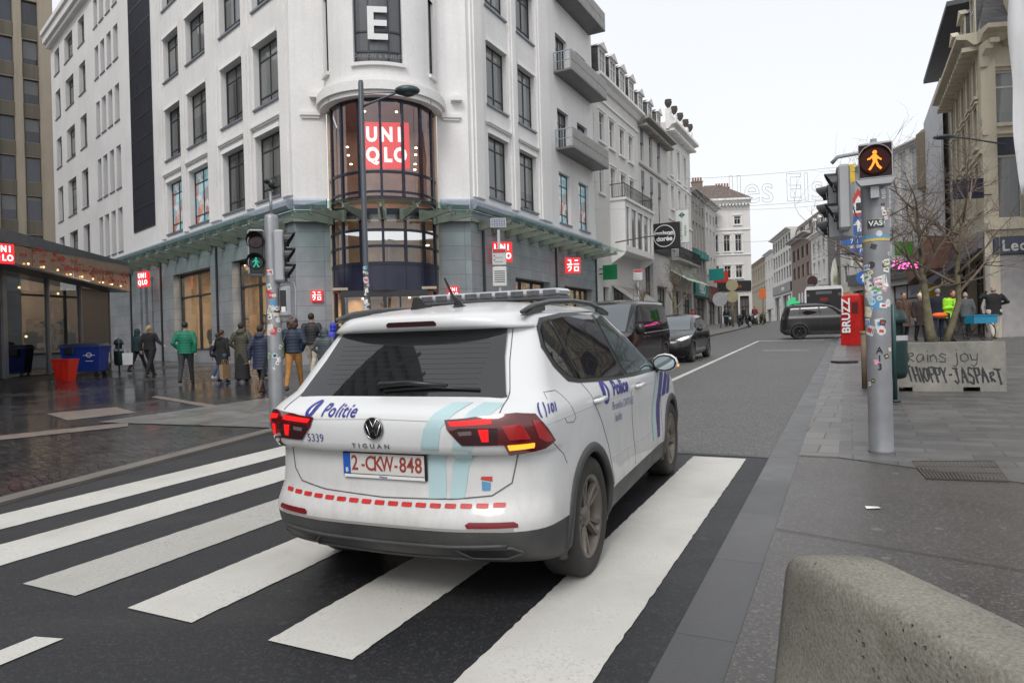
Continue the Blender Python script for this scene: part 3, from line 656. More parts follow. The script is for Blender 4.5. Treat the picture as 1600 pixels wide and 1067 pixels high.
# shop windows of the ground floor
def shopwin(F, x0, x1, z0, z1, vb, hb, dep=.4):
    return window(croot, x0, dep, z0, x1-x0, z1-z0, M_DARKFR, M_SHOP, vb, hb, .12, .14, name='shop_window', F=F)
for h, vb, hb in ((shopL[0], (.50,), (.70,)), (shopL[1], (.5,), (.72,))): shopwin(FLr, LL-h[1], LL-h[0], h[2], h[3], vb, hb)
for h in shopL[2:]: window(croot, LL-h[1], .3, h[2], h[1]-h[0], h[3]-h[2], M_DARKFR, M_GLASSD, (), (), .04, .05, F=FLr)
shopwin(FRr, 4.0, 8.0, .9, 4.35, (.33, .66), (.48,)); shopwin(FRr, 9.9, 14.2, .9, 4.3, (.3, .6, .8), (.55,))
# shop interior: floor, back walls and ceiling
it = MB(); it.M = FLr; it.box(LL-16, LL-1.2, 5.2, 5.3, .6, 6.3); it.box(LL-16, LL-1.2, .55, 5.2, 6.0, 6.1); it.box(LL-16, LL-1.2, .55, 5.2, .58, .64); it.box(LL-16.1, LL-16, .5, 5.2, .6, 6.3); it.box(LL-1.2, LL-1.1, .5, 4.0, .6, 6.3)
it.M = FRr; it.box(1.2, 14.8, 5.2, 5.3, .6, 6.3); it.box(1.2, 14.8, .55, 5.2, 6.0, 6.1); it.box(1.2, 14.8, .55, 5.2, .58, .64); it.box(14.8, 14.9, .5, 5.2, .6, 6.3)
it.M = FCr; it.box(dcx-2.1, dcx+2.1, 4.4, 4.5, .6, 6.3); it.box(dcx-2.0, dcx+2.0, -1.5, 4.4, 3.5, 3.6); it.box(dcx-2.1, dcx+2.1, 2.4, 2.5, 6.9, 11)
it.box(dcx-2.1, dcx+2.1, -.2, 2.4, 6.4, 6.48)
it.box(dcx-2.2, dcx-2.1, -.2, 4.4, .6, 11); it.box(dcx+2.1, dcx+2.2, -.2, 4.4, .6, 11)
it.build('shop_interior', M_WARM, croot)
ic = MB(); ic.M = FCr; ic.box(dcx-2.0, dcx+2.0, -1.4, 2.4, 10.85, 10.95); ic.build('bay_ceiling', mat('bay_ceiling', (.36, .24, .26), .7, var=.1), croot)
lm = MB(); lm.M = FLr
rnd = random.Random(4)
for i in range(26): x, y = LL-15.5+rnd.random()*13.8, .9+rnd.random()*4; lm.lathe([(.09, 0), (.09, .03)], (x, y, 5.95), 8)
lm.M = FRr
for i in range(16): x, y = 1.6+rnd.random()*12.8, .9+rnd.random()*4; lm.lathe([(.09, 0), (.09, .03)], (x, y, 5.95), 8)
lm.M = FCr
for x, y, z in ((-.62, -1.3, 10.5), (.62, -1.3, 10.5), (-1.35, -.9, 9.2), (-1.33, -.8, 8.9), (-1.25, -.6, 8.6), (1.35, -.9, 9.2), (1.33, -.8, 8.95), (1.3, -.7, 8.6), (1.28, -.6, 8.4), (-1.0, -.6, 3.45), (-.4, .6, 3.45), (.5, 1.4, 3.45), (1.1, .1, 3.45), (-.2, 2.6, 3.45), (-1.2, 3.2, 3.45), (.9, 3.2, 3.45)):
    lm.lathe([(.05, 0), (.05, .04)], (dcx+x, y, z), 8)
lm.build('ceiling_lamp', M_LAMP, croot)
def arealamp(F, loc, sx, sy, power, col=(1, .80, .58)):
    l = bpy.data.lights.new('shop_lamp', 'AREA'); l.shape = 'RECTANGLE'; l.size = sx; l.size_y = sy; l.energy = power; l.color = col
    o = bpy.data.objects.new('shop_lamp', l); link(o, croot); o.matrix_basis = F @ Matrix.Translation(loc); return o
arealamp(FLr, (LL-11, 2.6, 5.9), 5, 3, 620); arealamp(FLr, (LL-4, 2.6, 5.9), 4, 3, 560); arealamp(FCr, (dcx, 1.4, 3.4), 3, 3, 160, (1, .68, .36)); arealamp(FRr, (6, 2.5, 5.9), 5, 3, 300); arealamp(FRr, (12, 2.5, 5.9), 4, 3, 200)
arealamp(FCr, (dcx, .4, 10.8), 2.6, 2, 34, (1, .72, .70)); arealamp(FCr, (dcx, .4, 6.35), 2.6, 2, 26)
# things for sale seen through the panes
shelf_cols = [(.10, .12, .2), (.32, .10, .08), (.5, .42, .3), (.08, .08, .09), (.45, .45, .45), (.2, .25, .16)]
def shelf(F, x, y, w_, n, seed, label):
    M_ = F.copy(); o = thing('display_shelf', label, 'shelf', group='shelves of folded clothes inside the shop'); o.matrix_basis = rel.inverted() @ M_ @ Matrix.Translation((x, y, .64))
    f = MB(); r = random.Random(seed)
    for i in range(n+1): f.box(0, w_, 0, .45, i*.42, i*.42+.03)
    f.box(-.03, 0, 0, .45, 0, n*.42+.03); f.box(w_, w_+.03, 0, .45, 0, n*.42+.03); f.build('frame', mat('shelf_wood', (.35, .24, .15), .6), o)
    cl = MB(); ms = [mat('folded_cloth_%d' % i, c, .9, var=.1) for i, c in enumerate(shelf_cols)]
    for i in range(n):
        xx = .05
        while xx < w_-.3:
            h = .12+r.random()*.22; cl.bbox(xx, xx+.26, .04, .4, i*.42+.032, i*.42+.032+h, .02, r.randrange(6)); xx += .31
    cl.build('folded_clothes', ms, o)
for i, (F, x, y) in enumerate([(FLr, LL-13.4, 3.2), (FLr, LL-10.9, 3.6), (FLr, LL-5.9, 3.0), (FLr, LL-4.0, 3.4)]):
    shelf(F, x, y, 1.9, 6, i, ['wooden shelf of folded clothes, leftmost behind the shop windows', 'wooden clothes shelf behind the right pane of the left shop window', 'wooden clothes shelf at the left of the second shop window', 'wooden clothes shelf deep inside the second shop window'][i])
# square signs
def sign_text_uniqlo(parent, w_, y, m, F=Matrix.Identity(4)):
    s_ = w_*.40
    for ch, x, z in (('U', -.30, .22), ('N', .02, .22), ('I', .29, .22), ('Q', -.29, -.22), ('L', .03, -.22), ('O', .30, -.22)):
        me = text_mesh(ch, s_, .004, w_*.018).copy(); me.materials.clear(); me.materials.append(m)
        o = bpy.data.objects.new('letter', me); link(o, parent); o.matrix_basis = F @ Matrix.Translation((x*w_, y, z*w_)) @ Matrix.Rotation(PI/2, 4, 'X') @ Matrix.Diagonal((.86, 1.05, 1, 1))
def sign_text_kana(parent, w_, y, m, F=Matrix.Identity(4)):
    k = MB(); k.M = F; t = .055*w_
    def bar(x0, z0, x1, z1): k.box(min(x0, x1)*w_, max(x0, x1)*w_, y-.004, y, min(z0, z1)*w_, max(z0, z1)*w_)
    bar(-.34, .30, -.12, .38); bar(-.20, .10, -.12, .299); bar(-.40, .07, -.04, .15) if False else bar(-.40, .02, -.04, .099)
    bar(.10, .28, .34, .36); bar(.04, .04, .40, .12)
    k.prism([(-.40*w_, -.20*w_), (-.33*w_, -.17*w_), (-.24*w_, -.05*w_), (-.32*w_, -.04*w_)], y-.004, y); bar(-.30, -.12, -.10, -.05)
    k.prism([(-.18*w_, -.121*w_), (-.10*w_, -.121*w_), (-.14*w_, -.30*w_), (-.28*w_, -.40*w_), (-.34*w_, -.34*w_), (-.22*w_, -.25*w_)], y-.004, y)
    for q in ((.06, -.38, .13, -.07), (.31, -.38, .38, -.07), (.131, -.14, .309, -.07), (.131, -.38, .309, -.31)): bar(*q)
    k.build('lettering', m, parent)
def square_sign(Fw, x, y, z, w_, label, kana=False, group=None, rot=0, d=.14):
    o = thing('shop_sign', label, 'sign'); o.matrix_basis = Fw @ Matrix.Translation((x, y, z)) @ Matrix.Rotation(rot, 4, 'Z')
    b = MB(); b.bbox(-w_/2, w_/2, -d, 0, -w_/2, w_/2, .012); b.build('sign_box', M_RED, o)
    b = MB(); b.box(-.03, .03, 0, .35, -.03, .03); b.build('bracket', M_DARKFR, o)
    (sign_text_kana if kana else sign_text_uniqlo)(o, w_, -d-.004, M_LETW); return o

F_L, F_C, F_R = FLm, FCm, FRm
square_sign(F_C, .82, -.02, 3.4, .45, 'small red katakana sign on the stone pier left of the shop entrance', True, d=.1)
square_sign(F_C, 6.35, -.02, 3.46, .46, 'small red sign with white capitals on the stone pier right of the shop entrance', d=.1)
square_sign(F_L, LL-15.9, -.75, 5.35, .86, 'lit red square sign projecting from the grey stone wall left of the shop windows', rot=.35)
square_sign(F_R, 1.7, -.55, 5.25, .86, 'lit red square sign behind the bus stop pole with the solar panel', rot=-.95)
square_sign(F_R, 9.4, -.7, 5.3, .82, 'lit red square sign with katakana on the right wing above its shop window', True, rot=-.95)
square_sign(F_C, dcx+.18, -1.25, 9.18, 1.82, 'large lit red square sign hanging inside the rounded glass bay', d=.1)

M_BALC = mat('metal_mesh_balcony', (.25, .24, .225), .5, .2, var=.15); M_BALG = mat('balcony_side_glass', (.45, .52, .52), .15, var=.1)
for z in (11.5, 15.65, 19.8):
    b = MB(); b.M = FRr; x0, x1, o_ = 9.15, 14.75, -1.05
    b.box(x0, x1, o_, 0-.002, z+.05, z+.16); bo = b.build('balcony', mat('balcony_floor', (.16, .165, .16), .5, .3), croot)
    b = MB(); b.M = FRr; b.box(x0, x1, o_, o_+.04, z+.161, z+.60); b.box(x0, x1, o_, o_+.04, z+.63, z+1.1); b.build('panel', M_BALC, bo)
    b = MB(); b.M = FRr
    for xx in (x0, x1-.04):
        b.box(xx, xx+.04, o_+.041, -.003, z+1.10, z+1.15); b.box(xx, xx+.04, o_+.041, o_+.10, z+.161, z+1.1); b.box(xx, xx+.04, -.06, -.003, z+.161, z+1.1); b.box(xx, xx+.04, -.5, -.46, z+.161, z+1.1); b.box(xx, xx+.04, o_+.1, -.061, z+.6, z+.63)
    b.box(x0, x1, o_, o_+.06, z+1.101, z+1.15); b.build('rail', M_FLASH, bo)
# ------------------------------------------------------------------ other buildings
M_CON = plaster('beige_concrete', (.36, .31, .245), .2); M_CON2 = plaster('dark_spandrel', (.17, .155, .125), .25)
M_CREAM = plaster('cream_render', (.62, .56, .44), .18); M_WHITEH = plaster('white_painted_wall', (.68, .665, .645), .12); M_WHITE2 = plaster('off_white_wall', (.60, .585, .56), .15)
M_GREYH = plaster('grey_stone_wall', (.33, .31, .29), .15); M_BROWNB = brickmat('brown_brick', (.19, .135, .11), (.24, .175, .145), (.20, .18, .16), .22, .075, 'xz', .01, .5, .85, .25, .2)
M_SLATE = brickmat('slate_roof', (.055, .058, .065), (.085, .085, .09), (.03, .03, .03), .3, .18, 'xz', .01, .5, .5, .3, .4)
M_TILE = brickmat('brown_roof_tiles', (.13, .095, .08), (.17, .12, .10), (.06, .05, .045), .25, .25, 'xz', .015, .5, .75, .3, .5)
M_WFR = mat('white_window_frame', (.60, .60, .58), .5, var=.06); M_GFR = mat('grey_window_frame', (.20, .20, .20), .5, var=.1)
M_SHOPD = mat('dark_shopfront', (.035, .033, .035), .4, var=.3, vs=1); M_GREEN = mat('green_sign', (.01, .17, .06), .4, var=.08); M_TEAL = mat('teal_sign', (.01, .20, .18), .4, var=.08)
M_WH = mat('plain_white', (.72, .72, .72), .5, var=.05); M_BLK = mat('plain_black', (.015, .015, .017), .45, var=.1); M_ORG = mat('orange_sign', (.62, .13, .02), .5, var=.08)
M_LAMPW = glow('shop_lamp_warm', (1, .72, .38), 3.2)
M_WARMG = None
def cornice(mb, x0, x1, z, h, out, dent=0):
    mb.prism([(-.002, z-h), (-.002, z), (-out, z), (-out, z-h*.35), (-out*.55, z-h*.5), (-out*.25, z-h)], x0, x1, plane='yz')
    if dent:
        n = int((x1-x0)/dent)
        for i in range(n): xx = x0+(i+.25)*(x1-x0)/n; mb.box(xx, xx+dent*.5, -out*.75, -.004, z-h-.18, z-h-.001)
def dormer(parent, x, w_, z, h, y0, depth, fm=None, ped=True, wall=None):
    d = MB(); wm = wall or M_WHITEH
    d.box(x, x+w_, y0, y0+.12, z, z+.15); d.box(x, x+.16, y0, y0+.12, z+.15, z+h); d.box(x+w_-.16, x+w_, y0, y0+.12, z+.15, z+h); d.box(x+.16, x+w_-.16, y0, y0+.12, z+h-.14, z+h)
    if ped: d.prism([(x-.12, z+h+.001), (x+w_+.12, z+h+.001), (x+w_/2, z+h+.45)], y0-.15, y0+.15)
    o = d.build('dormer', wm, parent)
    s_ = MB(); s_.box(x-.02, x, y0+.05, y0+depth, z, z+h); s_.box(x+w_, x+w_+.02, y0+.05, y0+depth, z, z+h)
    if ped: s_.prism([(x-.10, z+h+.01), (x+w_+.10, z+h+.01), (x+w_/2, z+h+.42)], y0+.151, y0+depth)
    else: s_.box(x-.05, x+w_+.05, y0, y0+depth, z+h, z+h+.08)
    s_.build('dormer_cheeks', M_SLATE, o)
    g = MB(); g.box(x+.16, x+w_-.16, y0+.06, y0+.09, z+.15, z+h-.14); g.build('pane', M_GLASSD, o)
    g = MB(); g.box(x+w_/2-.035, x+w_/2+.035, y0+.03, y0+.058, z+.15, z+h-.14); g.box(x+.16, x+w_/2-.035, y0+.03, y0+.058, z+h*.62, z+h*.62+.06); g.box(x+w_/2+.035, x+w_-.16, y0+.03, y0+.058, z+h*.62, z+h*.62+.06); g.build('dormer_bars', M_WFR, o)
def house(label, F, L, depth, zt, rows_, wallm, trimm=None, z0=-.5, fm=None, gm=None, shop=None, corn=(.45, .5, 0), roof=None, band=(), surround=0, name='town_house', group='houses along the street', vb=(.5,), hb=(.7,), rec=.22):
    """rows_: list of (z0, z1, [(x0, x1), ...]); shop: (ztop, zsign0, zsign1, sign mat, opening list)"""
    o = thing(name, label, 'house', group=group); o.matrix_basis = F
    trimm = trimm or wallm; fm = fm or M_WFR; gm = gm or M_GLASSD
    holes = [(a, b, r[0], r[1]) for r in rows_ for a, b in r[2]]
    sz = shop[0] if shop else z0
    m = MB(); wall_panel(m, 0, L, sz, zt, holes, rec); m.quad((0, 0, z0), (0, depth, z0), (0, depth, zt), (0, 0, zt)); m.quad((L, 0, z0), (L, depth, z0), (L, depth, zt), (L, 0, zt)); m.quad((0, depth, z0), (L, depth, z0), (L, depth, zt), (0, depth, zt)); m.quad((0, 0, zt), (L, 0, zt), (L, depth, zt), (0, depth, zt))
    if shop: wall_panel(m, 0, L, z0, sz, [(a, b, z0+.1, h) for a, b, h in shop[4]], .5)
    m.build('wall', wallm, o)
    t = MB(); 
    if corn: cornice(t, -.05, L+.05, zt+.02, corn[0], corn[1], corn[2])
    for z in band: t.box(0, L, -.10, -.003, z, z+.16)
    if surround:
        for a, b, c, d in holes:
            t.box(a-surround, a-.001, -.05, -.004, c-.02, d+surround); t.box(b+.001, b+surround, -.05, -.004, c-.02, d+surround); t.box(a-.001, b+.001, -.05, -.004, d+.001, d+surround); t.box(a-surround-.04, b+surround+.04, -.14, -.004, c-.14, c-.021); t.box(a-surround-.04, b+surround+.04, -.12, -.004, d+surround, d+surround+.09)
    if t.v: t.build('cornice', trimm, o)
    for r in rows_:
        for a, b in r[2]: window(o, a, rec-.1, r[0], b-a, r[1]-r[0], fm, gm, r[3] if len(r) > 3 else vb, r[4] if len(r) > 4 else hb, .06, .08)
    if shop:
        for a, b, h in shop[4]:
            window(o, a, .3, z0+.1, b-a, h-z0-.1, M_SHOPD, gm if random.random() < 2 else gm, (.33, .66), (.8,), .09, .1, name='shopfront')
        if shop[3]:
            s_ = MB(); s_.bbox(.1, L-.1, -.22, -.004, shop[1], shop[2], .02); s_.build('fascia', shop[3], o)
    if roof:
        r = MB()
        if roof[0] == 'mansard':
            h, inn = roof[1], roof[2]; r.quad((0, .1, zt+.02), (L, .1, zt+.02), (L, inn, zt+h), (0, inn, zt+h)); r.quad((0, inn, zt+h), (L, inn, zt+h), (L, depth-.5, zt+h+.3), (0, depth-.5, zt+h+.3)); r.poly([(0, .1, zt+.02), (0, inn, zt+h), (0, depth-.5, zt+h+.3), (0, depth, zt+.02)]); r.poly([(L, .1, zt+.02), (L, inn, zt+h), (L, depth-.5, zt+h+.3), (L, depth, zt+.02)]); r.quad((0, depth-.5, zt+h+.3), (L, depth-.5, zt+h+.3), (L, depth, zt+.02), (0, depth, zt+.02))
        elif roof[0] == 'gable':
            h = roof[1]; r.prism([(-.2, zt+.02), (depth+.2, zt+.02), (depth/2, zt+h)], -.1, L+.1, plane='yz')
        elif roof[0] == 'hip':
            h = roof[1]; k = roof[2]; r.add([(-.3, -.3, zt+.03), (L+.3, -.3, zt+.03), (L+.3, depth, zt+.03), (-.3, depth, zt+.03), (k, depth/2, zt+h), (L-k, depth/2, zt+h)], [(0, 1, 5, 4), (1, 2, 5), (2, 3, 4, 5), (3, 0, 4), (0, 3, 2, 1)])
        r.build('roof', roof[-1], o)
    return o
def chimney(parent, x, y, z, w_=.7, h=1.2, pots=3, m=None):
    c = MB(); c.box(x-w_/2, x+w_/2, y-.3, y+.3, z, z+h); c.box(x-w_/2-.06, x+w_/2+.06, y-.36, y+.36, z+h, z+h+.12)
    o = c.build('chimney', m or M_BROWNB, parent)
    for i in range(pots):
        p = MB(); p.lathe([(.13, 0), (.10, .45), (.13, .47)], (x-w_/2+w_*(i+.5)/pots, y, z+h+.12), 8); p.build('chimney_pot', mat('clay_pot', (.28, .13, .08), .8), o)
def FRat(s): return F_R @ Matrix.Translation((s, 0, 0))
# B1
o = house('white town house with five gabled dormers, a glazed oriel and a wrought iron balcony', FRat(15.12), 9.3, 10, 17.7, [(13.8, 15.6, [(.9, 1.9), (2.85, 3.85), (4.95, 5.95), (6.9, 7.9)]), (10.5, 12.5, [(.7, 1.6), (2.85, 3.85), (4.95, 5.95), (6.9, 7.9)])], M_WHITEH, M_TRIM, gm=window_glass('curtained_pane', (.16, .16, .155), .1), shop=(6.2, 0, 0, None, [(1.0, 2.1, 4.6), (3.0, 5.8, 4.7), (6.4, 8.8, 4.7)]), corn=(.5, .6, 0), roof=('mansard', 2.8, 1.5, M_SLATE), band=(16.35,), surround=.12)
for x in (.95, 3.0, 5.0, 7.05): dormer(o, x, 1.25, 17.95, 1.75, -.12, 1.9)
def railing(parent, x0, x1, y0, z0, z1, step=.14, m=None, name='balcony_railing', sides=True, curl=True):
    r = MB(); r.box(x0, x1, y0, y0+.04, z1-.05, z1); r.box(x0, x1, y0+.005, y0+.035, z0+.06, z0+.10)
    n = int((x1-x0)/step)
    for i in range(n+1): x = x0+.012+(x1-x0-.024)*i/n; r.box(x-.011, x+.011, y0+.01, y0+.03, z0+.10, z1-.05)
    if sides:
        for xx in (x0, x1-.04): r.box(xx, xx+.04, y0+.04, -.01, z1-.05, z1); r.box(xx+.005, xx+.035, y0+.04, -.01, z0+.06, z0+.1)
        k = int((-.02-y0)/step)
        for xx in (x0+.01, x1-.03):
            for i in range(1, k+1): yy = y0+step*i; r.box(xx, xx+.02, yy, yy+.02, z0+.10, z1-.05)
    if curl:
        for i in range(0, n, 3): x = x0+(x1-x0)*(i+1.5)/n; r.tube([(x+.06*math.cos(q*PI/4), y0+.02, (z0+z1)/2+.12+.06*math.sin(q*PI/4)) for q in range(9)], .012, 4, caps=False)
    return r.build(name, m or M_BLK, parent)
bw = MB(); b0, b1, bo = 2.7, 10.6, -1.0
pan = [(3.1, 3.85), (4.3, 5.4), (5.7, 7.0), (7.4, 8.7), (9.4, 10.1)]
b1 = 9.25; pan = [(2.95, 3.65), (4.1, 5.2), (5.45, 6.7), (6.95, 8.1), (8.35, 8.95)]
wall_panel(bw, b0, b1, 7.0, 10.25, [(a, b, 7.35, 9.85) for a, b in pan], .12, bo)
bw.box(b0, b1, bo, 0, 6.95, 6.999); bw.box(b0-.1, b1+.1, bo-.12, -.01, 10.25, 10.42); wall_panel
bw.quad((b0, bo, 7), (b0, 0, 7), (b0, 0, 10.25), (b0, bo, 10.25)); bw.quad((b1, bo, 7), (b1, 0, 7), (b1, 0, 10.25), (b1, bo, 10.25))
bw.prism([(0, 6.2), (0, 6.949), (bo, 6.949), (bo+.15, 6.7)], b0, b0+.2, plane='yz'); bw.prism([(0, 6.2), (0, 6.949), (bo, 6.949), (bo+.15, 6.7)], b1-.2, b1, plane='yz')
orl = bw.build('oriel', M_TRIM, o)
for a, b in pan: g = MB(); g.box(a, b, bo+.1, bo+.12, 7.35, 9.85); g.build('pane', window_glass('oriel_pane', (.12, .125, .13), .05), orl)
railing(o, b0, b1, bo, 10.40, 11.35)
gs = thing('projecting_sign', 'square green projecting sign on the white house next to the corner building', 'sign'); gs.matrix_basis = FRat(15.12) @ Matrix.Translation((.35, -.1, 0))
b = MB(); b.bbox(-.06, .06, -1.05, -.15, 4.95, 5.85, .01); b.build('panel', M_GREEN, gs); b = MB(); b.box(-.02, .02, -.15, .1, 5.3, 5.36); b.box(-.02, .02, -.15, .1, 5.6, 5.66); b.build('bracket', M_BLK, gs)
M_AWN = mat('grey_awning', (.30, .29, .28), .8, var=.15)
for i, (x0, x1, lb) in enumerate(((2.6, 4.4, 'grey shop awning nearest the corner building'), (4.7, 6.5, 'middle grey shop awning under the glazed oriel'), (6.8, 9.0, 'grey shop awning furthest up the street of three'))):
    a = MB(); a.M = FRat(15.12); a.prism([(-.02, 4.75), (-.02, 4.80), (-1.5, 3.72), (-1.5, 3.66)], x0, x1, plane='yz'); a.prism([(-1.48, 3.45), (-1.48, 3.66), (-1.5, 3.66), (-1.5, 3.45)], x0, x1, plane='yz'); q = a.build('awning', M_AWN); tag(q, lb, 'awning', 'awnings below the oriel')
# B2
blind = mat('grey_roller_blind', (.16, .165, .175), .7, var=.1)
o = house('white house with grey roller blinds and a grey cornice above a black round sign', FRat(24.45), 8.2, 10, 17.55, [(14.5, 17.0, [(.55, 1.45), (2.9, 3.8), (5.2, 6.1)]), (10.5, 13.8, [(.55, 1.5), (2.9, 3.85), (5.2, 6.15)])], M_WHITE2, M_GREYH, gm=M_GLASSD, shop=(8.6, 8.0, 9.7, M_BLK, [(1.0, 3.2, 7.2), (4.2, 7.4, 5.4)]), corn=(.5, .9, .5), roof=('mansard', 2.6, 1.5, M_SLATE), band=(14.1,))
for z0_, z1_ in ((15.9, 17.0), (12.6, 13.8)):
    for x in (.55, 2.9, 5.2):
        if z0_ > 14 and x == 2.9: continue
        bm_ = MB(); bm_.box(x, x+.93, .04, .07, z0_, z1_); bm_.box(x, x+.93, .02, .09, z1_-.08, z1_-.001) if 0 else None; bm_.build('blind', blind, o)
for x in (.5, 3.0, 5.6): dormer(o, x, 1.2, 17.75, 1.8, .05, 1.7)
ms = thing('projecting_sign', 'black square sign with a white ring and lettering on the white house', 'sign'); ms.matrix_basis = FRat(26.2) @ Matrix.Translation((0, -.2, 0))
b = MB(); b.bbox(-.15, .15, -2.3, .0, 7.9, 9.85, .03); b.build('panel', M_BLK, ms)
b = MB(); b.M = Matrix.Translation((-.155, -1.15, 8.87)) @ Matrix.Rotation(-PI/2, 4, 'Z'); pr = [(.80*math.cos(q*PI/24), .80*math.sin(q*PI/24)) for q in range(49)]; b.tube([(x, 0, z) for x, z in pr], .035, 5, caps=False); b.build('ring', M_WH, ms)
for i, s_ in enumerate(('maison', 'dorée')):
    t_ = text(s_, M_WH, ms, (-.158, -1.15, 9.08-i*.42), .50, bold=.02, rot=(PI/2, 0, -PI/2))
# B3
o = house('tall white house with urns on its parapet and a vertical shop sign', FRat(32.7), 8.6, 11, 19.45, [(15.2, 17.75, [(1.0, 1.9), (3.5, 4.4), (5.9, 6.8)]), (12.3, 14.3, [(1.0, 1.9), (3.5, 4.4), (5.9, 6.8)]), (8.9, 10.8, [(1.0, 1.9), (3.5, 4.4), (5.9, 6.8)])], M_WHITEH, M_TRIM, shop=(7.0, 5.6, 6.9, None, [(.6, 3.8, 5.3), (4.4, 8.0, 5.3)]), corn=(.6, .9, .55), band=(11.3, 14.7), surround=.14)
pm = MB(); pm.box(0, 8.6, -.3, .0, 19.5, 20.2)
for x in (0.1, 2.1, 4.2, 6.3, 8.0): pm.box(x, x+.5, -.36, .06, 19.5, 20.6)
pm.build('parapet', M_TRIM, o)
for x in (0.1, 2.1, 4.2, 6.3, 8.0):
    u = MB(); u.smooth = True; u.lathe([(.16, 0), (.10, .1), (.24, .3), (.32, .55), (.26, .7), (.3, .76)], (x+.25, -.15, 20.6), 10); u.build('urn', mat('dark_urn', (.07, .06, .055), .8), o)
railing(o, .1, 8.4, -.8, 7.9, 8.95, .12, name='balcony_railing', curl=False)
b = MB(); b.box(.1, 8.4, -.8, -.01, 7.75, 7.9); b.build('balcony_slab', M_GREYH, o)
vs = thing('projecting_sign', 'tall white vertical sign with green lettering on the house with urns', 'sign'); vs.matrix_basis = FRat(34.2) @ Matrix.Translation((0, -.25, 0))
b = MB(); b.bbox(-.1, .1, -1.1, 0, 9.3, 12.1, .02); b.build('panel', M_WH, vs)
t_ = text('Carrefour', M_GREEN, vs, (-.108, -.42, 10.35), .42, rot=(PI/2, -PI/2, -PI/2)); t_ = text('express', M_GREEN, vs, (-.108, -.8, 10.35), .3, rot=(PI/2, -PI/2, -PI/2))
b = MB(); b.M = Matrix.Translation((-.11, -.55, 11.7)) @ Matrix.Rotation(-PI/2, 4, 'Z'); b.prism([(-.28, 0), (-.05, .2), (-.05, -.2)], -.005, .004); b.prism([(.28, 0), (.05, -.2), (.05, .2)], -.005, .004); b.prism([(-.03, .24), (.03, .24), (.03, -.24), (-.03, -.24)], -.005, .004); b.build('emblem', M_GREEN, vs)
a = MB(); a.M = FRat(32.9); a.prism([(-.02, 6.9), (-.02, 6.95), (-1.6, 6.0), (-1.6, 5.94)], 0, 8.2, plane='yz'); q = a.build('awning', mat('white_green_awning', (.42, .46, .40), .8, var=.15)); tag(q, 'wide pale awning with green lettering under the dark balcony railing', 'awning')
t_ = text('Carrefour express', M_GREEN, q, tuple(FRat(32.9) @ Vector((4.1, -.95, 6.48))), .85, rot=(PI/2-.95, 0, math.atan2(DRv.y, DRv.x)))
# B4, B5
o = house('narrow grey house with a teal shop sign', FRat(41.3), 6.3, 11, 15.4, [(13.3, 14.3, [(.5, 1.3), (1.9, 2.7), (3.3, 4.1), (4.7, 5.5)]), (10.0, 12.4, [(.5, 1.3), (1.9, 2.7), (3.3, 4.1), (4.7, 5.5)]), (7.4, 9.6, [(.5, 1.3), (1.9, 2.7), (3.3, 4.1), (4.7, 5.5)])], M_GREYH, shop=(6.8, 5.2, 6.6, M_TEAL, [(.5, 5.8, 5.1)]), roof=('gable', 2.2, M_TILE), band=(9.75,), corn=(.4, .6, 0))
text('H2O', M_WH, o, (3.2, -.23, 5.9), 1.3, bold=.03)
for x in (.5, 1.9, 3.3, 4.7): b = MB(); b.box(x-.05, x+.85, -.5, -.01, 8.9, 9.5); b.build('window_awning', M_TEAL, o)
o = house('pale house with a small dark shopfront beside the grey house', FRat(47.6), 5.6, 11, 15.35, [(13.2, 14.2, [(.6, 1.4), (2.4, 3.2), (4.1, 4.9)]), (10.6, 12.6, [(.6, 1.4), (2.4, 3.2), (4.1, 4.9)]), (7.8, 9.6, [(.6, 1.4), (2.4, 3.2), (4.1, 4.9)])], M_WHITE2, shop=(6.8, 5.0, 6.5, mat('rust_sign', (.18, .07, .05), .5), [(.5, 5.2, 4.9)]), roof=('gable', 2.0, M_TILE), corn=(.4, .7, 0))
for lb, z, m_, s_ in (('small green and white sign projecting from the pale house', 7.0, M_TEAL, 48.0), ('small red sign projecting from the pale house next to the green one', 6.9, mat('red_panel', (.45, .03, .02), .5), 50.5)):
    q = thing('projecting_sign', lb, 'sign'); q.matrix_basis = FRat(s_); b = MB(); b.bbox(-.06, .06, -1.7, -.2, z, z+1.2, .02); b.build('panel', m_, q); b = MB(); b.box(-.02, .02, -.2, .1, z+.5, z+.56); b.build('bracket', M_BLK, q)
# W : the white house that closes the view
Fw, _ = frame2((22.3, 76.3, 0), (26.8, 76.0, 0)); Lw = 4.55
Fw, Lw = frame2((20.6, 76.6, 0), (26.85, 76.0, 0))
x0 = 1.75
o = house('white three storey house with brown hipped roof facing down the street', Fw, Lw, 9, 16.4, [(13.6, 14.5, [(x0+.25, x0+.95), (x0+2.8, x0+3.5)]), (10.6, 12.45, [(x0+.3, x0+1.0), (x0+1.6, x0+2.3), (x0+2.85, x0+3.55)]), (7.65, 9.0, [(x0+.3, x0+1.0), (x0+1.6, x0+2.3), (x0+2.85, x0+3.55)])], M_WHITEH, M_TRIM, shop=(7.3, 6.2, 7.3, M_BLK, [(x0+.1, x0+1.2, 5.6), (x0+1.4, x0+3.0, 5.6), (x0+3.2, x0+4.2, 5.6)]), corn=(.6, .7, .35), band=(12.95, 10.15), surround=.1, roof=('hip', 2.6, 2.2, M_TILE))
text('Häagen', M_ORG, o, (x0+2.6, -.24, 6.72), .5) if False else text('dazs', M_ORG, o, (x0+2.9, -.24, 6.7), .55)
chimney(o, 1.3, 4, 18.2, 1.2, 1.1, 4); chimney(o, 4.2, 4.2, 17.9, 1.6, .6, 5)
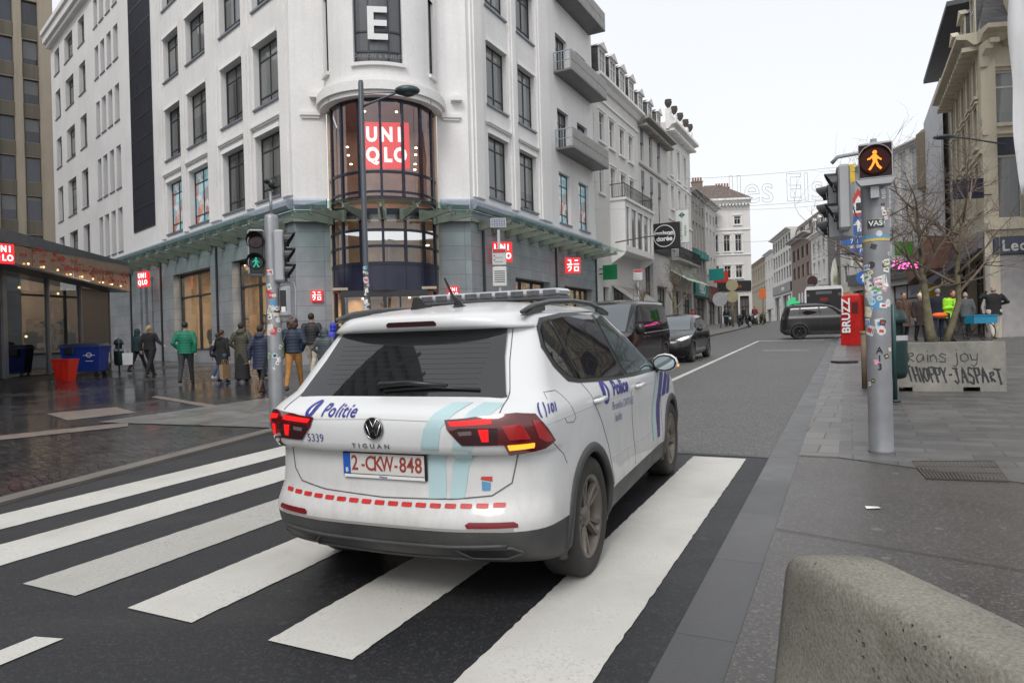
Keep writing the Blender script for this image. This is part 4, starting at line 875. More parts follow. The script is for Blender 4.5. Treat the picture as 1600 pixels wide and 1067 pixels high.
# right hand houses after the bend
def Q2(t): return (37+.2055*t, 79+.9787*t, 0)
def FQ(t0, t1): return frame2(Q2(t1), Q2(t0))
def row_windows(L, n, z0, z1, w_, m0=.6): st_ = (L-2*m0-w_)/(n-1); return (z0, z1, [(m0+i*st_, m0+i*st_+w_) for i in range(n)])
F, L = FQ(46.9, 66); house('beige stone building furthest away at the end of the street', F, L, 10, 15.3, [row_windows(L, 6, 11.6, 14, 1.6), row_windows(L, 6, 7.6, 10, 1.6)], M_CON, corn=(.5, .5, 0), band=(10.8,), group='houses beyond the bend')
F, L = FQ(38.3, 46.85); o = house('narrow white house between the beige building and the one with ribbon windows', F, L, 10, 15.6, [row_windows(L, 3, 12.2, 14.2, 1.1), row_windows(L, 3, 8.8, 11, 1.1)], M_WHITE2, shop=(6.6, 5.8, 6.5, None, [(1, 7, 5.6)]), group='houses beyond the bend', corn=(.4, .5, 0)); chimney(o, 2, 3, 15.6, 1.6, 1.8, 3)
F, L = FQ(22.4, 38.25); o = house('pale house with rows of ribbon windows over a dark shopfront', F, L, 10, 17, [row_windows(L, 7, 14.6, 16.3, 1.5, .4), row_windows(L, 7, 12, 13.9, 1.5, .4), row_windows(L, 7, 9.7, 11.5, 1.5, .4)], M_WHITE2, gm=window_glass('grey_pane', (.08, .085, .09)), shop=(9.3, 7.6, 9.0, M_SHOPD, [(.8, 6.5, 7.2), (8, 15, 7.2)]), group='houses beyond the bend', corn=(.35, .7, 0), fm=M_GFR)
for x in (3, 8, 12.5): chimney(o, x, 4, 17.1, 1.3, .9, 3)
text('mayto', M_WH, o, (9.8, -.24, 8.3), 1.0, bold=.02)
F, L = FQ(9.4, 22.35); o = house('brown brick house with arched ground floor openings', F, L, 10, 14.5, [row_windows(L, 4, 11.5, 13.1, 1.7, 1.2), row_windows(L, 4, 8.9, 10.6, 1.7, 1.2)], M_BROWNB, mat('pale_gutter', (.42, .40, .37), .6), group='houses beyond the bend', corn=(.35, 1.0, 0), roof=('mansard', 2.4, 1.0, M_TILE), gm=window_glass('brown_pane', (.06, .035, .03)), fm=mat('brown_frame', (.12, .05, .04), .6), vb=(.33, .66), hb=())
for i in range(2): dormer(o, 2.0+i*5.5, 3.2, 14.6, 1.4, .3, .8, ped=False, wall=M_BROWNB)
for i in range(4):
    a = MB(); x = 4.6+i*1.9; a.prism([(x, 2.5), (x+1.2, 2.5)]+[(x+.6+.6*math.cos(q*PI/8), 6.3+.6*math.sin(q*PI/8)) for q in range(9)], -.05, -.003); a.build('arched_window', M_GLASSD, o)
F, L = FQ(.9, 9.35); o = house('cream house with tall windows and white dormers beyond the brown brick house', F, L, 10, 13.5, [row_windows(L, 3, 10.8, 12.5, .95, 1.2), row_windows(L, 3, 7.8, 10, .95, 1.2)], M_WHITEH, M_TRIM, group='houses beyond the bend', corn=(.35, .6, 0), roof=('mansard', 2.4, 2.0, M_SLATE), shop=(6.4, 5.6, 6.3, M_SHOPD, [(.8, 7.6, 5.4)]), surround=.1)
for i in range(3): dormer(o, 1.0+i*2.6, 1.3, 13.7, 1.6, .1, 1.3)
chimney(o, 6, 5, 15.6, 2.2, 1.4, 4)
F, L = FQ(-4.6, .85); o = house('grey gable house with a painted banner and round hanging signs', F, L, 9, 12.6, [(7.2, 8.6, [(3.8, 4.8)])], mat('painted_grey_wall', (.16, .15, .155), .8, var=.15), shop=(6.0, 5.2, 5.9, None, [(.5, 4.8, 5.0)]), group='houses beyond the bend', corn=None, roof=('gable', 3.0, M_SLATE))
mu = MB(); mu.prism([(1.2, 6.2), (4.2, 6.2), (4.2, 8.3), (3.4, 9.6), (2.2, 9.3), (1.2, 8)], -.03, -.004); mu.build('mural', poster_mat('mural_paint', [(.25, .12, .05), (.45, .28, .14), (.10, .18, .08), (.5, .42, .3), (.2, .05, .04)], .9), o)
mu = MB(); mu.box(3.2, 4.6, -.04, -.004, 9.9, 12.3); mu.build('banner', mat('grey_banner', (.10, .10, .115), .7, var=.15), o); text('BEER', M_WH, o, (3.9, -.05, 11.2), .8, rot=(PI/2, -PI/2, 0))
F, L = FQ(-20, -4.65); o = house('white house with large dark windows partly hidden by the traffic light pole', F, L, 9, 12.3, [row_windows(L, 4, 6.5, 8.3, 2.4, 1.2), row_windows(L, 4, 9.3, 11.2, 1.2, 1.5)], M_WHITEH, group='houses beyond the bend', corn=(.3, .4, 0), shop=(5.6, 4.7, 5.5, mat('yellow_sign', (.55, .38, .02), .5), [(.8, 14, 4.5)]))
for i, t in enumerate((2.2, -2.8)):
    q = thing('hanging_sign', ['round dark hanging sign beside the cream house', 'round dark hanging sign below the painted banner'][i], 'sign', Q2(t)); q.location.z = 8.2-i*1.6
    b = MB(); b.M = Matrix.Rotation(PI/2, 4, 'Z'); b.cyl((0, .9, 0), (0, 2.0, 0), .03, 6); b.M = Matrix.Translation((-1.6, 0, -.8)) @ Matrix.Rotation(PI/2, 4, 'X'); b.cyl((0, 0, -.05), (0, 0, .05), .62, 20); b.build('disc', mat('dark_sign', (.06, .035, .04), .5), q)
    b = MB(); b.M = Matrix.Translation((-1.6, 0, -.8)); b.tube([(.66*math.cos(q_*PI/12), -.06, .66*math.sin(q_*PI/12)) for q_ in range(25)], .04, 5, caps=False); b.build('rim', mat('sign_rim', (.30, .25, .2), .5), q)
# right hand row before the bend (b = 5 line, frames run back towards the camera)
def FB5(a0, a1, b=5): return frame2(AB(a1, b)+(0,), AB(a0, b)+(0,))
F, L = FB5(33.4, 42.5)
arch = lambda n, z0, z1, w_, m0=.8: row_windows(L, n, z0, z1, w_, m0)
o = house('cream corner house with slate mansard and a chocolate shop on the ground floor', F, L, .5, 13.35, [arch(5, 11.0, 12.6, .75), arch(5, 8.9, 10.6, .75), arch(5, 6.3, 8.1, .75)], M_CREAM, M_CREAM, shop=(5.5, 4.6, 5.3, mat('grey_fascia', (.14, .13, .15), .5), [(.6, 4.2, 4.4), (4.8, 8.6, 4.4)]), corn=(.5, .8, .6), band=(8.45,), surround=.08, roof=None, group='houses on the right of the street')
for x in (1.5, 4.2, 6.9): dormer(o, x, 1.2, 13.6, 2.0, .0, 1.5, wall=M_CREAM)
R1 = o
Ff, Lf = frame2(AB(33.4, 5)+(0,), (29.5, 26.4, 0)); relR = F.inverted() @ Ff
wl = MB(); wl.M = relR; fh = [(.5, 1.5, 9.6, 11.75), (.5, 1.5, 5.75, 9.05), (4.2, 5.3, 9.6, 11.75), (4.2, 5.3, 5.75, 9.05)]
wall_panel(wl, 0, Lf, 5.35, 13.35, fh, .22, -.0); wall_panel(wl, 0, Lf, -.5, 5.35, [(1.7, 4.6, .2, 3.4), (5.2, 9, .2, 3.4)], .4)
wl.build('front_wall', M_CREAM, R1)
tr = MB(); tr.M = relR; cornice(tr, -.1, Lf, 13.37, .5, .8, .7); tr.box(0, Lf, -.1, -.003, 8.45, 8.62) if 0 else None
for x in (-.05, 1.75, 3.6, 5.6): tr.prism([(-.003, 12.0), (-.003, 12.8), (-.55, 12.8), (-.5, 12.5), (-.2, 12.3), (-.12, 11.9)], x+.0, x+.28, plane='yz')
for a, b, c, d in fh: tr.box(a-.12, b+.12, -.1, -.003, c-.12, c-.001); tr.box(a-.12, b+.12, -.12, -.003, d+.12, d+.22)
tr.box(0, Lf, -.09, -.003, 9.15, 9.27); tr.box(0, Lf, -.3, -.003, 5.3, 5.6)
tr.build('front_trim', M_CREAM, R1)
navy = mat('navy_board', (.012, .013, .035), .4, var=.1)
for a, b, c, d in fh:
    dd = d-.7 if c < 9 else d
    window(R1, a, .12, c, b-a, dd-c, M_WFR, M_GLASSW, (), () if c < 9 else (.7,), .08, .08, F=relR)
    if c < 9:
        q = MB(); q.M = relR; q.box(a, b, .05, .08, dd, d); q.build('window_board', navy, R1)
q = MB(); cL = F @ Vector((0, 0, 0)); c0 = F @ Vector((L, 0, 0)); cR = Ff @ Vector((Lf, 0, 0)); inv = F.inverted()
def up(p, dx, dy, z): return tuple(inv @ Vector((p.x+dx, p.y+dy, z)))
q.quad(up(cL, 0, 0, 13.4), up(c0, 0, 0, 13.4), up(c0, 1.6, 1.6, 17.2), up(cL, 1.2, 0, 17.2)); q.quad(up(c0, 0, 0, 13.4), up(cR, 0, 0, 13.4), up(cR, 0, 1.5, 17.2), up(c0, 1.6, 1.6, 17.2)); q.poly([up(c0, 1.6, 1.6, 17.2), up(cR, 0, 1.5, 17.2), up(cR, 0, 9, 17.4), up(cL, 1.2, 0, 17.2)])
q.build('mansard_roof', M_SLATE, R1)
q = MB(); q.M = relR; q.box(1.2, 1.28, .0, .0, 0, 0)
for xx in (1.25, 4.3):
    d = MB(); d.M = relR; d.box(xx, xx+1.15, .2, 1.4, 14.0, 15.9); dq = d.build('dormer', M_CREAM, R1); d = MB(); d.M = relR; d.box(xx+.2, xx+.95, .17, .199, 14.2, 15.7); d.build('shutter', M_GREYH, dq); d = MB(); d.M = relR; d.prism([(.0, 15.9), (1.5, 15.9), (1.5, 16.4), (.1, 16.2)], xx-.15, xx+1.3, plane='yz'); d.build('hood', M_CREAM, dq)
chimney(R1, 6.5, .3, 17.2, 1.6, 1.2, 4)
q = MB(); q.M = relR; q.bbox(.25, 5.6, -.16, -.01, 4.3, 5.02, .02); sgn = q.build('shop_fascia', mat('slate_blue_sign', (.045, .055, .085), .4, var=.08), R1)
t_ = text('Leonidas', mat('cream_letters', (.62, .60, .55), .5), R1, (0, 0, 0), .62, bold=.012, spacing=1.1); t_.matrix_basis = relR @ Matrix.Translation((1.75, -.17, 4.63)) @ Matrix.Rotation(PI/2, 4, 'X')
q = MB(); q.M = relR; q.box(.02, 1.55, -.05, -.004, .2, 4.28); q.build('pale_pier', mat('pale_grey_panel', (.36, .34, .34), .6), R1)
for a, b in ((1.7, 4.6), (5.2, 9.0)): window(R1, a, .3, .2, b-a, 3.2, M_SHOPD, M_SHOP, (.33, .66), (), .08, .08, name='shopfront', F=relR)
q = MB(); q.M = relR; q.box(1.6, 9, 2.6, 2.7, .2, 4.2); q.box(1.6, 9, .5, 2.6, .15, .2); q.box(1.6, 9, .5, 2.6, 4.2, 4.25); q.build('shop_interior', M_WARM, R1)
ll = MB(); ll.M = relR; r_ = random.Random(3)
for i in range(22): ll.sphere((1.9+r_.random()*2.4, .8+r_.random()*1.2, 1.7+r_.random()*1.4), .06+.05*r_.random(), 8, 5)
ll.build('shop_lights', glow('chandelier', (1, .42, .10), 4), R1)
q = thing('hanging_sign', 'small navy hanging board on the cream corner house', 'sign'); q.matrix_basis = Ff @ Matrix.Translation((-.1, -.2, 6.6)); b = MB(); b.bbox(-1.15, 0, -.05, .05, 0, .8, .02); b.build('panel', navy, q); b = MB(); b.box(0, .3, -.02, .02, .1, .14); b.build('bracket', M_BLK, q)
aw = MB(); aw.M = F; aw.prism([(-.24, 4.55), (-.24, 4.6), (-2.0, 3.5), (-2.0, 3.2)], 0, L-.2, plane='yz'); q = aw.build('awning', navy); tag(q, 'dark blue sloping awning along the cream corner house', 'awning')
# R2 tall grey block with overhanging roof, R3 sheeted scaffold, R4 white glazed block
F, L = FB5(42.6, 55.5, 5.1); o = house('tall grey rendered block with an overhanging flat roof and a set back top floor', F, L, 9, 15.2, [], M_GREYH, corn=None, group='houses on the right of the street')
b = MB(); wall_panel(b, .2, L, 15.2, 18.35, [(r_[0], r_[1], 16.4, 17.9) for r_ in row_windows(L, 6, 16, 18, 1.3)[2]], .3, 2.3); b.quad((L, 2.3, 15.2), (L, 9, 15.2), (L, 9, 18.35), (L, 2.3, 18.35)); b.build('top_floor', M_GREYH, o)
for r_ in row_windows(L, 6, 16, 18, 1.3)[2]: window(o, r_[0], 2.5, 16.4, 1.3, 1.5, M_GFR, M_GLASSD)
b = MB(); b.box(.0, L-.2, -.1, 9, 18.4, 18.65); b.build('roof_overhang', mat('dark_soffit', (.07, .07, .08), .7, var=.1), o)
b = MB(); b.M = F; b.box(2.2, L-1.6, -.35, -.25, 6.5, 15.1); b.box(2.2, 2.3, -.25, -.1, 6.5, 15.1); b.box(2.3, L-1.6, -.25, -.1, 15.0, 15.1); q = b.build('scaffold_sheeting', mat('white_sheeting', (.52, .52, .55), .7, var=.12, vs=.6, bmp=.4, bs=3)); tag(q, 'white protective sheeting hung over the scaffold on the grey block', 'sheeting')
b = MB(); b.M = F; b.box(.2, L, -1.4, -.05, 4.6, 6.3); q = b.build('street_canopy', mat('striped_canopy', (.20, .10, .07), .7, var=.4, vs=2)); tag(q, 'reddish striped canopy below the white sheeting', 'canopy')
F, L = frame2((27.8, 56, 0), (28.2, 45.2, 0))
o = house('white clad modern shop block behind the bare trees', F, L, 9, 14.4, [row_windows(L, 8, 6.6, 14.0, .9, .3)], M_WHITE2, gm=window_glass('milky_pane', (.42, .43, .45), .3, False), fm=M_WH, shop=(6.0, 5.0, 5.9, mat('grey_curved_fascia', (.12, .12, .12), .5), [(.5, 5, 4.6), (5.6, 10.2, 4.6)]), group='houses on the right of the street', vb=(), hb=(.33, .66), corn=(.3, .3, 0))
b = MB(); b.M = F; b.bbox(L-1.0, L+.4, -.7, .6, 10.5, 14.7, .3); q = b.build('wall_stub', plaster('weathered_stone', (.25, .21, .15), .3), None); tag(q, 'weathered stone wall stub between the white block and the sheeting', 'wall')
q = thing('neon_sign', 'pink neon lettering sign on the right hand shops behind the trees', 'sign', AB(46.5, 3.3)+(5.2,)); t_ = text('Fitness', glow('pink_neon', (1, .10, .42), 3.0), q, (0, 0, 0), .75, shear=.3, bold=.01, rot=(PI/2, 0, -.4)); b = MB(); b.box(-1.2, 1.2, .03, .06, -.35, -.31); b.box(-.02, .02, .06, 1.2, -.35, -.31); b.build('bracket', M_BLK, q)
b = MB(); b.bbox(-.6, .6, -.08, .08, -.45, .45, .02); q = b.build('projecting_sign', glow('lime_sign', (.06, .35, .03), .12)); q.location = (25.9, 44.8, 6.7); tag(q, 'small lime green lit sign on the white clad block', 'sign')
b = MB(); b.bbox(-.4, .4, -.05, .05, -.5, .5, .02); q = b.build('projecting_sign', mat('yellow_board', (.55, .42, .05), .5)); q.location = AB(44, 3.9)+(3.6,); tag(q, 'yellow board hanging by the dark blue awning', 'sign')
# beige office block at the far left
E1 = Vector((-38.4, 58.2, 0)); dd = Vector((1.31, 1, 0)).normalized(); F, L = frame2(E1-dd*26, E1)
cw = [(L-.75-1.72*(k+1)+.33, L-.75-1.72*k-.33) for k in range(14)]
rowsO = [(z, z+2.05, cw) for z in (5.9, 9.17, 12.44, 15.7, 18.97, 22.2, 25.5, 28.8)]
o = house('beige concrete office block with dark windows at the far left', F, L, 12, 33, rowsO, M_CON, shop=None, gm=window_glass('office_pane', (.035, .04, .055), .03), fm=M_DARKFR, corn=None, name='office_block', group=None, vb=(), hb=(), rec=.35, z0=-1)
for z in (5.9, 9.17, 12.44, 15.7, 18.97, 22.2, 25.5, 28.8):
    b = MB(); b.box(cw[-1][0], cw[0][1], -.02, -.003, z-1.15, z-.03); b.build('spandrel', M_CON2, o)
b = MB()
for a, c in cw[:-1]: b.box(a-.60, a-.06, -.35, -.003, 0, 33)
b.box(cw[0][1]+.05, L, -.35, -.003, 0, 33); b.build('pier', M_CON, o)
# the dark tower block behind the camera, mirrored in the car's rear window
Ft, Lt = frame2((-44, -34, 0), (-44, 12, 0))
o = house('dark high rise office tower across the square, out of the picture on the left', Ft, Lt, 18, 70, [], mat('tower_concrete', (.10, .095, .085), .8, var=.2), corn=None, name='office_tower', group=None)
b = MB()
for i in range(20):
    b.box(0, Lt, -.5, -.01, 3+i*3.3, 4.3+i*3.3)
for i in range(16): b.box(i*3, i*3+.5, -.7, -.51, 0, 70)
b.build('facade_grid', mat('tower_grid', (.16, .15, .12), .8, var=.2), o)
b = MB(); b.quad((0, -.005, 0), (Lt, -.005, 0), (Lt, -.005, 70), (0, -.005, 70)); b.build('tower_glazing', M_GLASSD, o)
# bottom left: glass pavilion
Pn = Vector((-14.9, 16.0, 0)); Pf = Vector((-18.6, 31.6, 0)); Fp, Lp = frame2(Pf, Pn); 
if (Fp @ Vector((0, 1, 0))).x > (Fp @ Vector((0, 0, 0))).x: pass
Fp, Lp = frame2(Pn, Pf)
o = thing('glass_pavilion', 'low dark glass pavilion with a copper tinted fascia at the left', 'pavilion'); o.matrix_basis = Fp
b = MB(); b.box(-8, Lp, .0, 8, -.3, .62); b.build('plinth', mat('dark_plinth', (.03, .03, .03), .4), o)
M_PAV = mat('pavilion_steel', (.15, .155, .165), .35, .5, var=.15)
b = MB(); b.M = Matrix.Translation((0, 0, 0))
zt0, zt1 = 4.95, 5.45; zm0, zm1 = 4.35, 5.32; zb0, zb1 = 4.15, 4.25
b.add([(-8, -.9, zm0-.3), (Lp, -.9, zm1), (Lp, -.9, zt1), (-8, -.9, zt0-.2), (-8, 8, zm0), (Lp, 8, zm1), (Lp, 8, zt1+.1), (-8, 8, zt0)], [(0, 1, 2, 3), (3, 2, 6, 7), (0, 4, 5, 1), (1, 5, 6, 2), (4, 7, 6, 5), (0, 3, 7, 4)])
b.build('roof', M_PAV, o)
M_COP = mat('copper_mirror', (.58, .36, .25), .14, .7, var=.1, vs=.5)
b = MB(); n = 9
for i in range(n):
    x0_, x1_ = 1+(Lp-1)*i/n, 1+(Lp-1)*(i+1)/n-.03; f = lambda x: zm0-.3+(zm1-zm0+.3)*(x+8)/(Lp+8)
    b.add([(x0_, -.90, zb0), (x1_, -.90-.05*(i % 2), zb0), (x1_, -.9-.05*(i % 2), f(x1_)-.03), (x0_, -.9, f(x0_)-.03)], [(0, 1, 2, 3)])
b.build('fascia', M_COP, o)
b = MB(); b.box(-8, Lp, -.88, 0, zb0-.06, zb0); b.build('soffit', M_PAV, o)
b = MB(); b.quad((-8, -.05, .62), (Lp, -.05, .62), (Lp, -.05, zb0-.06), (-8, -.05, zb0-.06)); b.build('glazing', clear_glass('pavilion_glass', (.27, .28, .27), .14), o)
for x in (-2, 2.2, 5.8, 9.2, 12.3, Lp-.35): b = MB(); b.box(x, x+.28 if x == 5.8 else x+.12, -.12, .05, .6, zb0-.06); b.build('mullion', M_PAV, o)
b = MB(); b.box(12.4, Lp-.4, -.1, -.06, .62, zb0-.1); b.build('dark_door', mat('dark_door', (.018, .018, .022), .35), o)
b = MB(); b.box(-8, Lp, 6, 6.1, 0, 4.2); b.box(Lp-.12, Lp-.05, .0, 6, .6, 4.2); b.box(8.6, 8.7, 2.2, 6, .6, 4.2); b.box(-8, Lp, 0, 6, .58, .625); b.box(3, 4.5, 3, 4, .6, 3); b.box(7, 9.5, 2.5, 3.2, .6, 2.6); b.box(-1, 1.2, 2.0, 3.0, .6, 2.2); b.build('interior', mat('pavilion_interior', (.06, .05, .042), .7, var=.5, vs=.8), o)
b = MB(); r_ = random.Random(8)
for i in range(26): b.sphere((-6+r_.random()*(Lp+4), 1+r_.random()*4.5, 3.9 if i % 2 else 1.9+r_.random()*.2), .05, 6, 4)
b.build('pavilion_lamp', glow('pavilion_lamp', (1, .66, .3), 7), o)
b = MB(); b.box(4.0, Lp-.5, -.93, -.955, 4.3, 4.8) if 0 else None
for i in range(12): b = MB(); b.sphere((2.2+i*1.12, -.96, 4.22+.02*(i % 3)), .035, 6, 4); b.build('soffit_lamp', glow('soffit_glow', (1, .66, .3), 2.2), o)
reflected = MB(); rr = random.Random(5)
for i in range(90):
    x = 4.3+rr.random()*(Lp-5.0); z = 4.28+rr.random()*.5; reflected.box(x, x+.05+rr.random()*.16, -.975, -.968, z, z+.03+rr.random()*.07)
reflected.build('red_reflection', glow('red_reflection', (.40, .02, .015), .22), o)  # red pattern reflected in the mirror fascia, imitated by small glowing chips
square_sign(Fp, 3.72, -1.0, 4.30, .58, 'lit red square sign at the picture edge on the glass pavilion', rot=-.75)
# ------------------------------------------------------------------ vehicles
def interp(tab, z):
    """monotone-ish cubic through (z, value) pairs"""
    if z <= tab[0][0]: return tab[0][1]
    if z >= tab[-1][0]: return tab[-1][1]
    for i in range(len(tab)-1):
        if tab[i][0] <= z <= tab[i+1][0]:
            z0, v0 = tab[i]; z1, v1 = tab[i+1]; h = z1-z0
            def slope(j):
                if j <= 0 or j >= len(tab)-1: return None
                a = (tab[j][1]-tab[j-1][1])/(tab[j][0]-tab[j-1][0]); b = (tab[j+1][1]-tab[j][1])/(tab[j+1][0]-tab[j][0])
                return 0 if a*b <= 0 else 2*a*b/(a+b)
            s = (v1-v0)/h; m0 = slope(i); m1 = slope(i+1); m0 = s if m0 is None else m0; m1 = s if m1 is None else m1
            t = (z-z0)/h
            return (2*t**3-3*t*t+1)*v0+(t**3-2*t*t+t)*h*m0+(-2*t**3+3*t*t)*v1+(t**3-t*t)*h*m1
class Car:
    def __init__(s, name, label, cat, xr, xf, w, cr, cf, zs, paint, clad=None, clad_z=.4, clad_rear=.47, axles=(.9, 3.5), wr=.35, wy=.9, wheel_w=.22, nr=2.6, nf=2.4, scale=1, flare=.02, taper=.06, group=None, arch=.378):
        s.root = thing(name, label, cat, group=group); s.root.scale = (scale,)*3
        s.xr, s.xf, s.w, s.cr, s.cf, s.nr, s.nf, s.axles, s.wr, s.wy, s.ww = xr, xf, w, cr, cf, nr, nf, axles, wr, wy, wheel_w
        s.flare = flare; s.taper = taper; s.paint = paint; s.L = max(v for z, v in xf)
        mb = MB(); mb.smooth = True; Kr, Ks, Kf = 14, 64, 14; rings = []
        for z in zs:
            r, f, ww, c1, c2 = interp(xr, z), interp(xf, z), interp(w, z), interp(cr, z), interp(cf, z)
            if c1+c2 > (f-r)*.9: k = (f-r)*.9/(c1+c2); c1 *= k; c2 *= k
            half = []
            for i in range(Kr):
                q = i/Kr; y = math.sin(q*PI/2); x = 1-max(0, 1-y**nr)**(1/nr); half.append((r+c1*x, ww*y))
            for i in range(Ks+1):
                x = r+c1+(f-c2-r-c1)*i/Ks; half.append((x, ww))
            for i in range(Kf-1, -1, -1):
                q = i/Kf; y = math.sin(q*PI/2); x = 1-max(0, 1-y**nf)**(1/nf); half.append((f-c2*x, ww*y))
            out = []
            for x, y in half: out.append((x, y*s.side(x, z), z))
            ring_ = out+[(x, -y, zz) for x, y, zz in reversed(out[1:-1])]
            rings.append(ring_)
        mb.loft(rings, True, True)
        me = mb.mesh('body', [paint, clad or paint, M_BLK], weld=.0005)
        s.body = bpy.data.objects.new('body', me); link(s.body, s.root)
        bm = bmesh.new(); bm.from_mesh(me); s.bvh = BVHTree.FromBMesh(bm); bm.free()
        # wheel openings
        cut = MB()
        for ax in axles:
            for sg in (-1, 1): cut.cyl((ax, sg*.58, wr), (ax, sg*1.3, wr), arch, 40)
        co = cut.build('cutter', M_BLK); 
        md = s.body.modifiers.new('b', 'BOOLEAN'); md.object = co; md.operation = 'DIFFERENCE'; md.solver = 'EXACT'
        # boolean in unscaled space
        sc = s.root.scale.copy(); s.root.scale = (1, 1, 1); bpy.context.view_layer.update()
        ne = bpy.data.meshes.new_from_object(s.body.evaluated_get(bpy.context.evaluated_depsgraph_get()))
        s.body.modifiers.clear(); bpy.data.objects.remove(co); s.root.scale = sc
        s.body.data = ne; ne.name = 'body'
        while len(ne.materials) > 3: ne.materials.pop()
        for p in ne.polygons:
            c = p.center; inw = False
            for ax in axles:
                d = math.hypot(c.x-ax, c.z-wr)
                if d < arch+.004 and abs(c.y) < s.half(c.x, c.z)-.006: inw = True
            if inw: p.material_index = 2; p.use_smooth = False
            elif clad and (c.z < (clad_z if axles[0]+.3 < c.x < s.L-.55 else clad_rear)): p.material_index = 1
            else: p.material_index = 0
            if c.z < .235: p.material_index = 1 if clad else 2
    def side(s, x, z):
        k = 1.0
        m = s.L*.5; k -= s.taper*max(0, (abs(x-m)-s.L*.22)/(s.L*.28))**2 if abs(x-m) > s.L*.22 else 0
        for ax in s.axles:
            d = math.hypot(x-ax, (z-s.wr)*1.0)
            k += s.flare*math.exp(-((d-.42)/.12)**2)*(1 if .2 < z < .95 else 0)
        return k
    def half(s, x, z):
        h = s.bvh.ray_cast(Vector((x, -4, z)), Vector((0, 1, 0)))
        return abs(h[0].y) if h[0] else .8
    def proj(s, p, mode):
        """p: 2-D point -> (surface point, outward direction)"""
        if mode == 'R': o, d = Vector((p[0], -4, p[1])), Vector((0, 1, 0))
        elif mode == 'L': o, d = Vector((p[0], 4, p[1])), Vector((0, -1, 0))
        elif mode == 'B': o, d = Vector((-4, p[0], p[1])), Vector((1, 0, 0))
        elif mode == 'F': o, d = Vector((9, p[0], p[1])), Vector((-1, 0, 0))
        elif mode == 'T': o, d = Vector((p[0], p[1], 4)), Vector((0, 0, -1))
        elif mode == 'C': # round the rear corners: p = (angle, z) seen from a point inside
            d = Vector((-math.cos(p[0]), -math.sin(p[0]), 0)); o = Vector((1.3, 0, p[1]))+d*5; d = -d
        elif mode == 'D':
            cx = s.L-1.3; d = Vector((math.cos(p[0]), -math.sin(p[0]), 0)); o = Vector((cx, 0, p[1]))+d*5; d = -d
        h = s.bvh.ray_cast(o, d)
        if h[0] is None: return None, None
        n = h[1]; n = -n if n.dot(d) > 0 else n
        return h[0], n
    def A(s, x, y):   # angle of a rear-corner point
        return math.atan2(-y, -(x-1.3))
    def AD(s, x, y): return math.atan2(-y, x-(s.L-1.3))
    def decal(s, name, polys, mode, m, off=.003, step=.04, parent=None, thick=0, label=None):
        bm = bmesh.new()
        if polys and isinstance(polys[0][0], (int, float)): polys = [polys]
        for pl in polys:
            b2 = bmesh.new(); vs = [b2.verts.new((p[0], p[1], 0)) for p in pl]; b2.faces.new(vs)
            xs = [p[0] for p in pl]; zs_ = [p[1] for p in pl]; st = step if mode not in 'CD' else step
            for ax, (a, b) in enumerate(((min(xs), max(xs)), (min(zs_), max(zs_)))):
                n = int((b-a)/st)
                for i in range(1, n+1):
                    co = [0, 0, 0]; co[ax] = a+(b-a)*i/(n+1); no = [0, 0, 0]; no[ax] = 1
                    bmesh.ops.bisect_plane(b2, geom=b2.verts[:]+b2.edges[:]+b2.faces[:], plane_co=co, plane_no=no)
            t = bpy.data.meshes.new('t'); b2.to_mesh(t); b2.free(); bm.from_mesh(t); bpy.data.meshes.remove(t)
        return s.finish(bm, name, mode, m, off, parent, thick, label)
    def finish(s, bm, name, mode, m, off, parent, thick=0, label=None):
        dead = []
        for v in bm.verts:
            p, n = s.proj((v.co.x, v.co.y), mode)
            if p is None: dead.append(v); continue
            v.co = p+n*off
        if dead: bmesh.ops.delete(bm, geom=dead, context='VERTS')
        bmesh.ops.recalc_face_normals(bm, faces=bm.faces)
        if thick: bmesh.ops.solidify(bm, geom=bm.faces[:], thickness=thick)
        me = bpy.data.meshes.new(name); bm.to_mesh(me); bm.free()
        for p in me.polygons: p.use_smooth = not thick
        me.materials.append(m); o = bpy.data.objects.new(name, me); link(o, parent or s.root)
        if label: o['label'] = label
        return o
    def lettering(s, txt, c, size, mode, m, bold=0, shear=0, flip=False, name='lettering', sx=1, spacing=1, off=.004, slope=0, parent=None):
        me = text_mesh(txt, size, 0, bold, shear=shear, spacing=spacing); bm = bmesh.new(); bm.from_mesh(me)
        xs = [v.co.x for v in bm.verts]; ys = [v.co.y for v in bm.verts]
        for ax, (a, b) in enumerate(((min(xs), max(xs)), (min(ys), max(ys)))):
            n = max(2, int((b-a)/.018))
            for i in range(1, n):
                co = [0, 0, 0]; co[ax] = a+(b-a)*i/n+.0003; no = [0, 0, 0]; no[ax] = 1
                bmesh.ops.bisect_plane(bm, geom=bm.verts[:]+bm.edges[:]+bm.faces[:], plane_co=co, plane_no=no)
        bmesh.ops.triangulate(bm, faces=bm.faces)
        for v in bm.verts:
            x = v.co.x*sx*(-1 if flip else 1); v.co = (c[0]+x, c[1]+v.co.y+slope*x, 0)
        return s.finish(bm, name, mode, m, off, parent)
    def line(s, name, pts, mode, m, r=.004, off=.0, parent=None, n=6):
        P = []
        for i in range(len(pts)-1):
            for k in range(n):
                t = k/n; P.append((pts[i][0]+(pts[i+1][0]-pts[i][0])*t, pts[i][1]+(pts[i+1][1]-pts[i][1])*t))
        P.append(pts[-1]); Q = []
        for p in P:
            q, nn = s.proj(p, mode)
            if q is not None: Q.append(q+nn*off)
        b = MB(); b.smooth = True; b.tube(Q, r, 5); return b.build(name, m, parent or s.root)
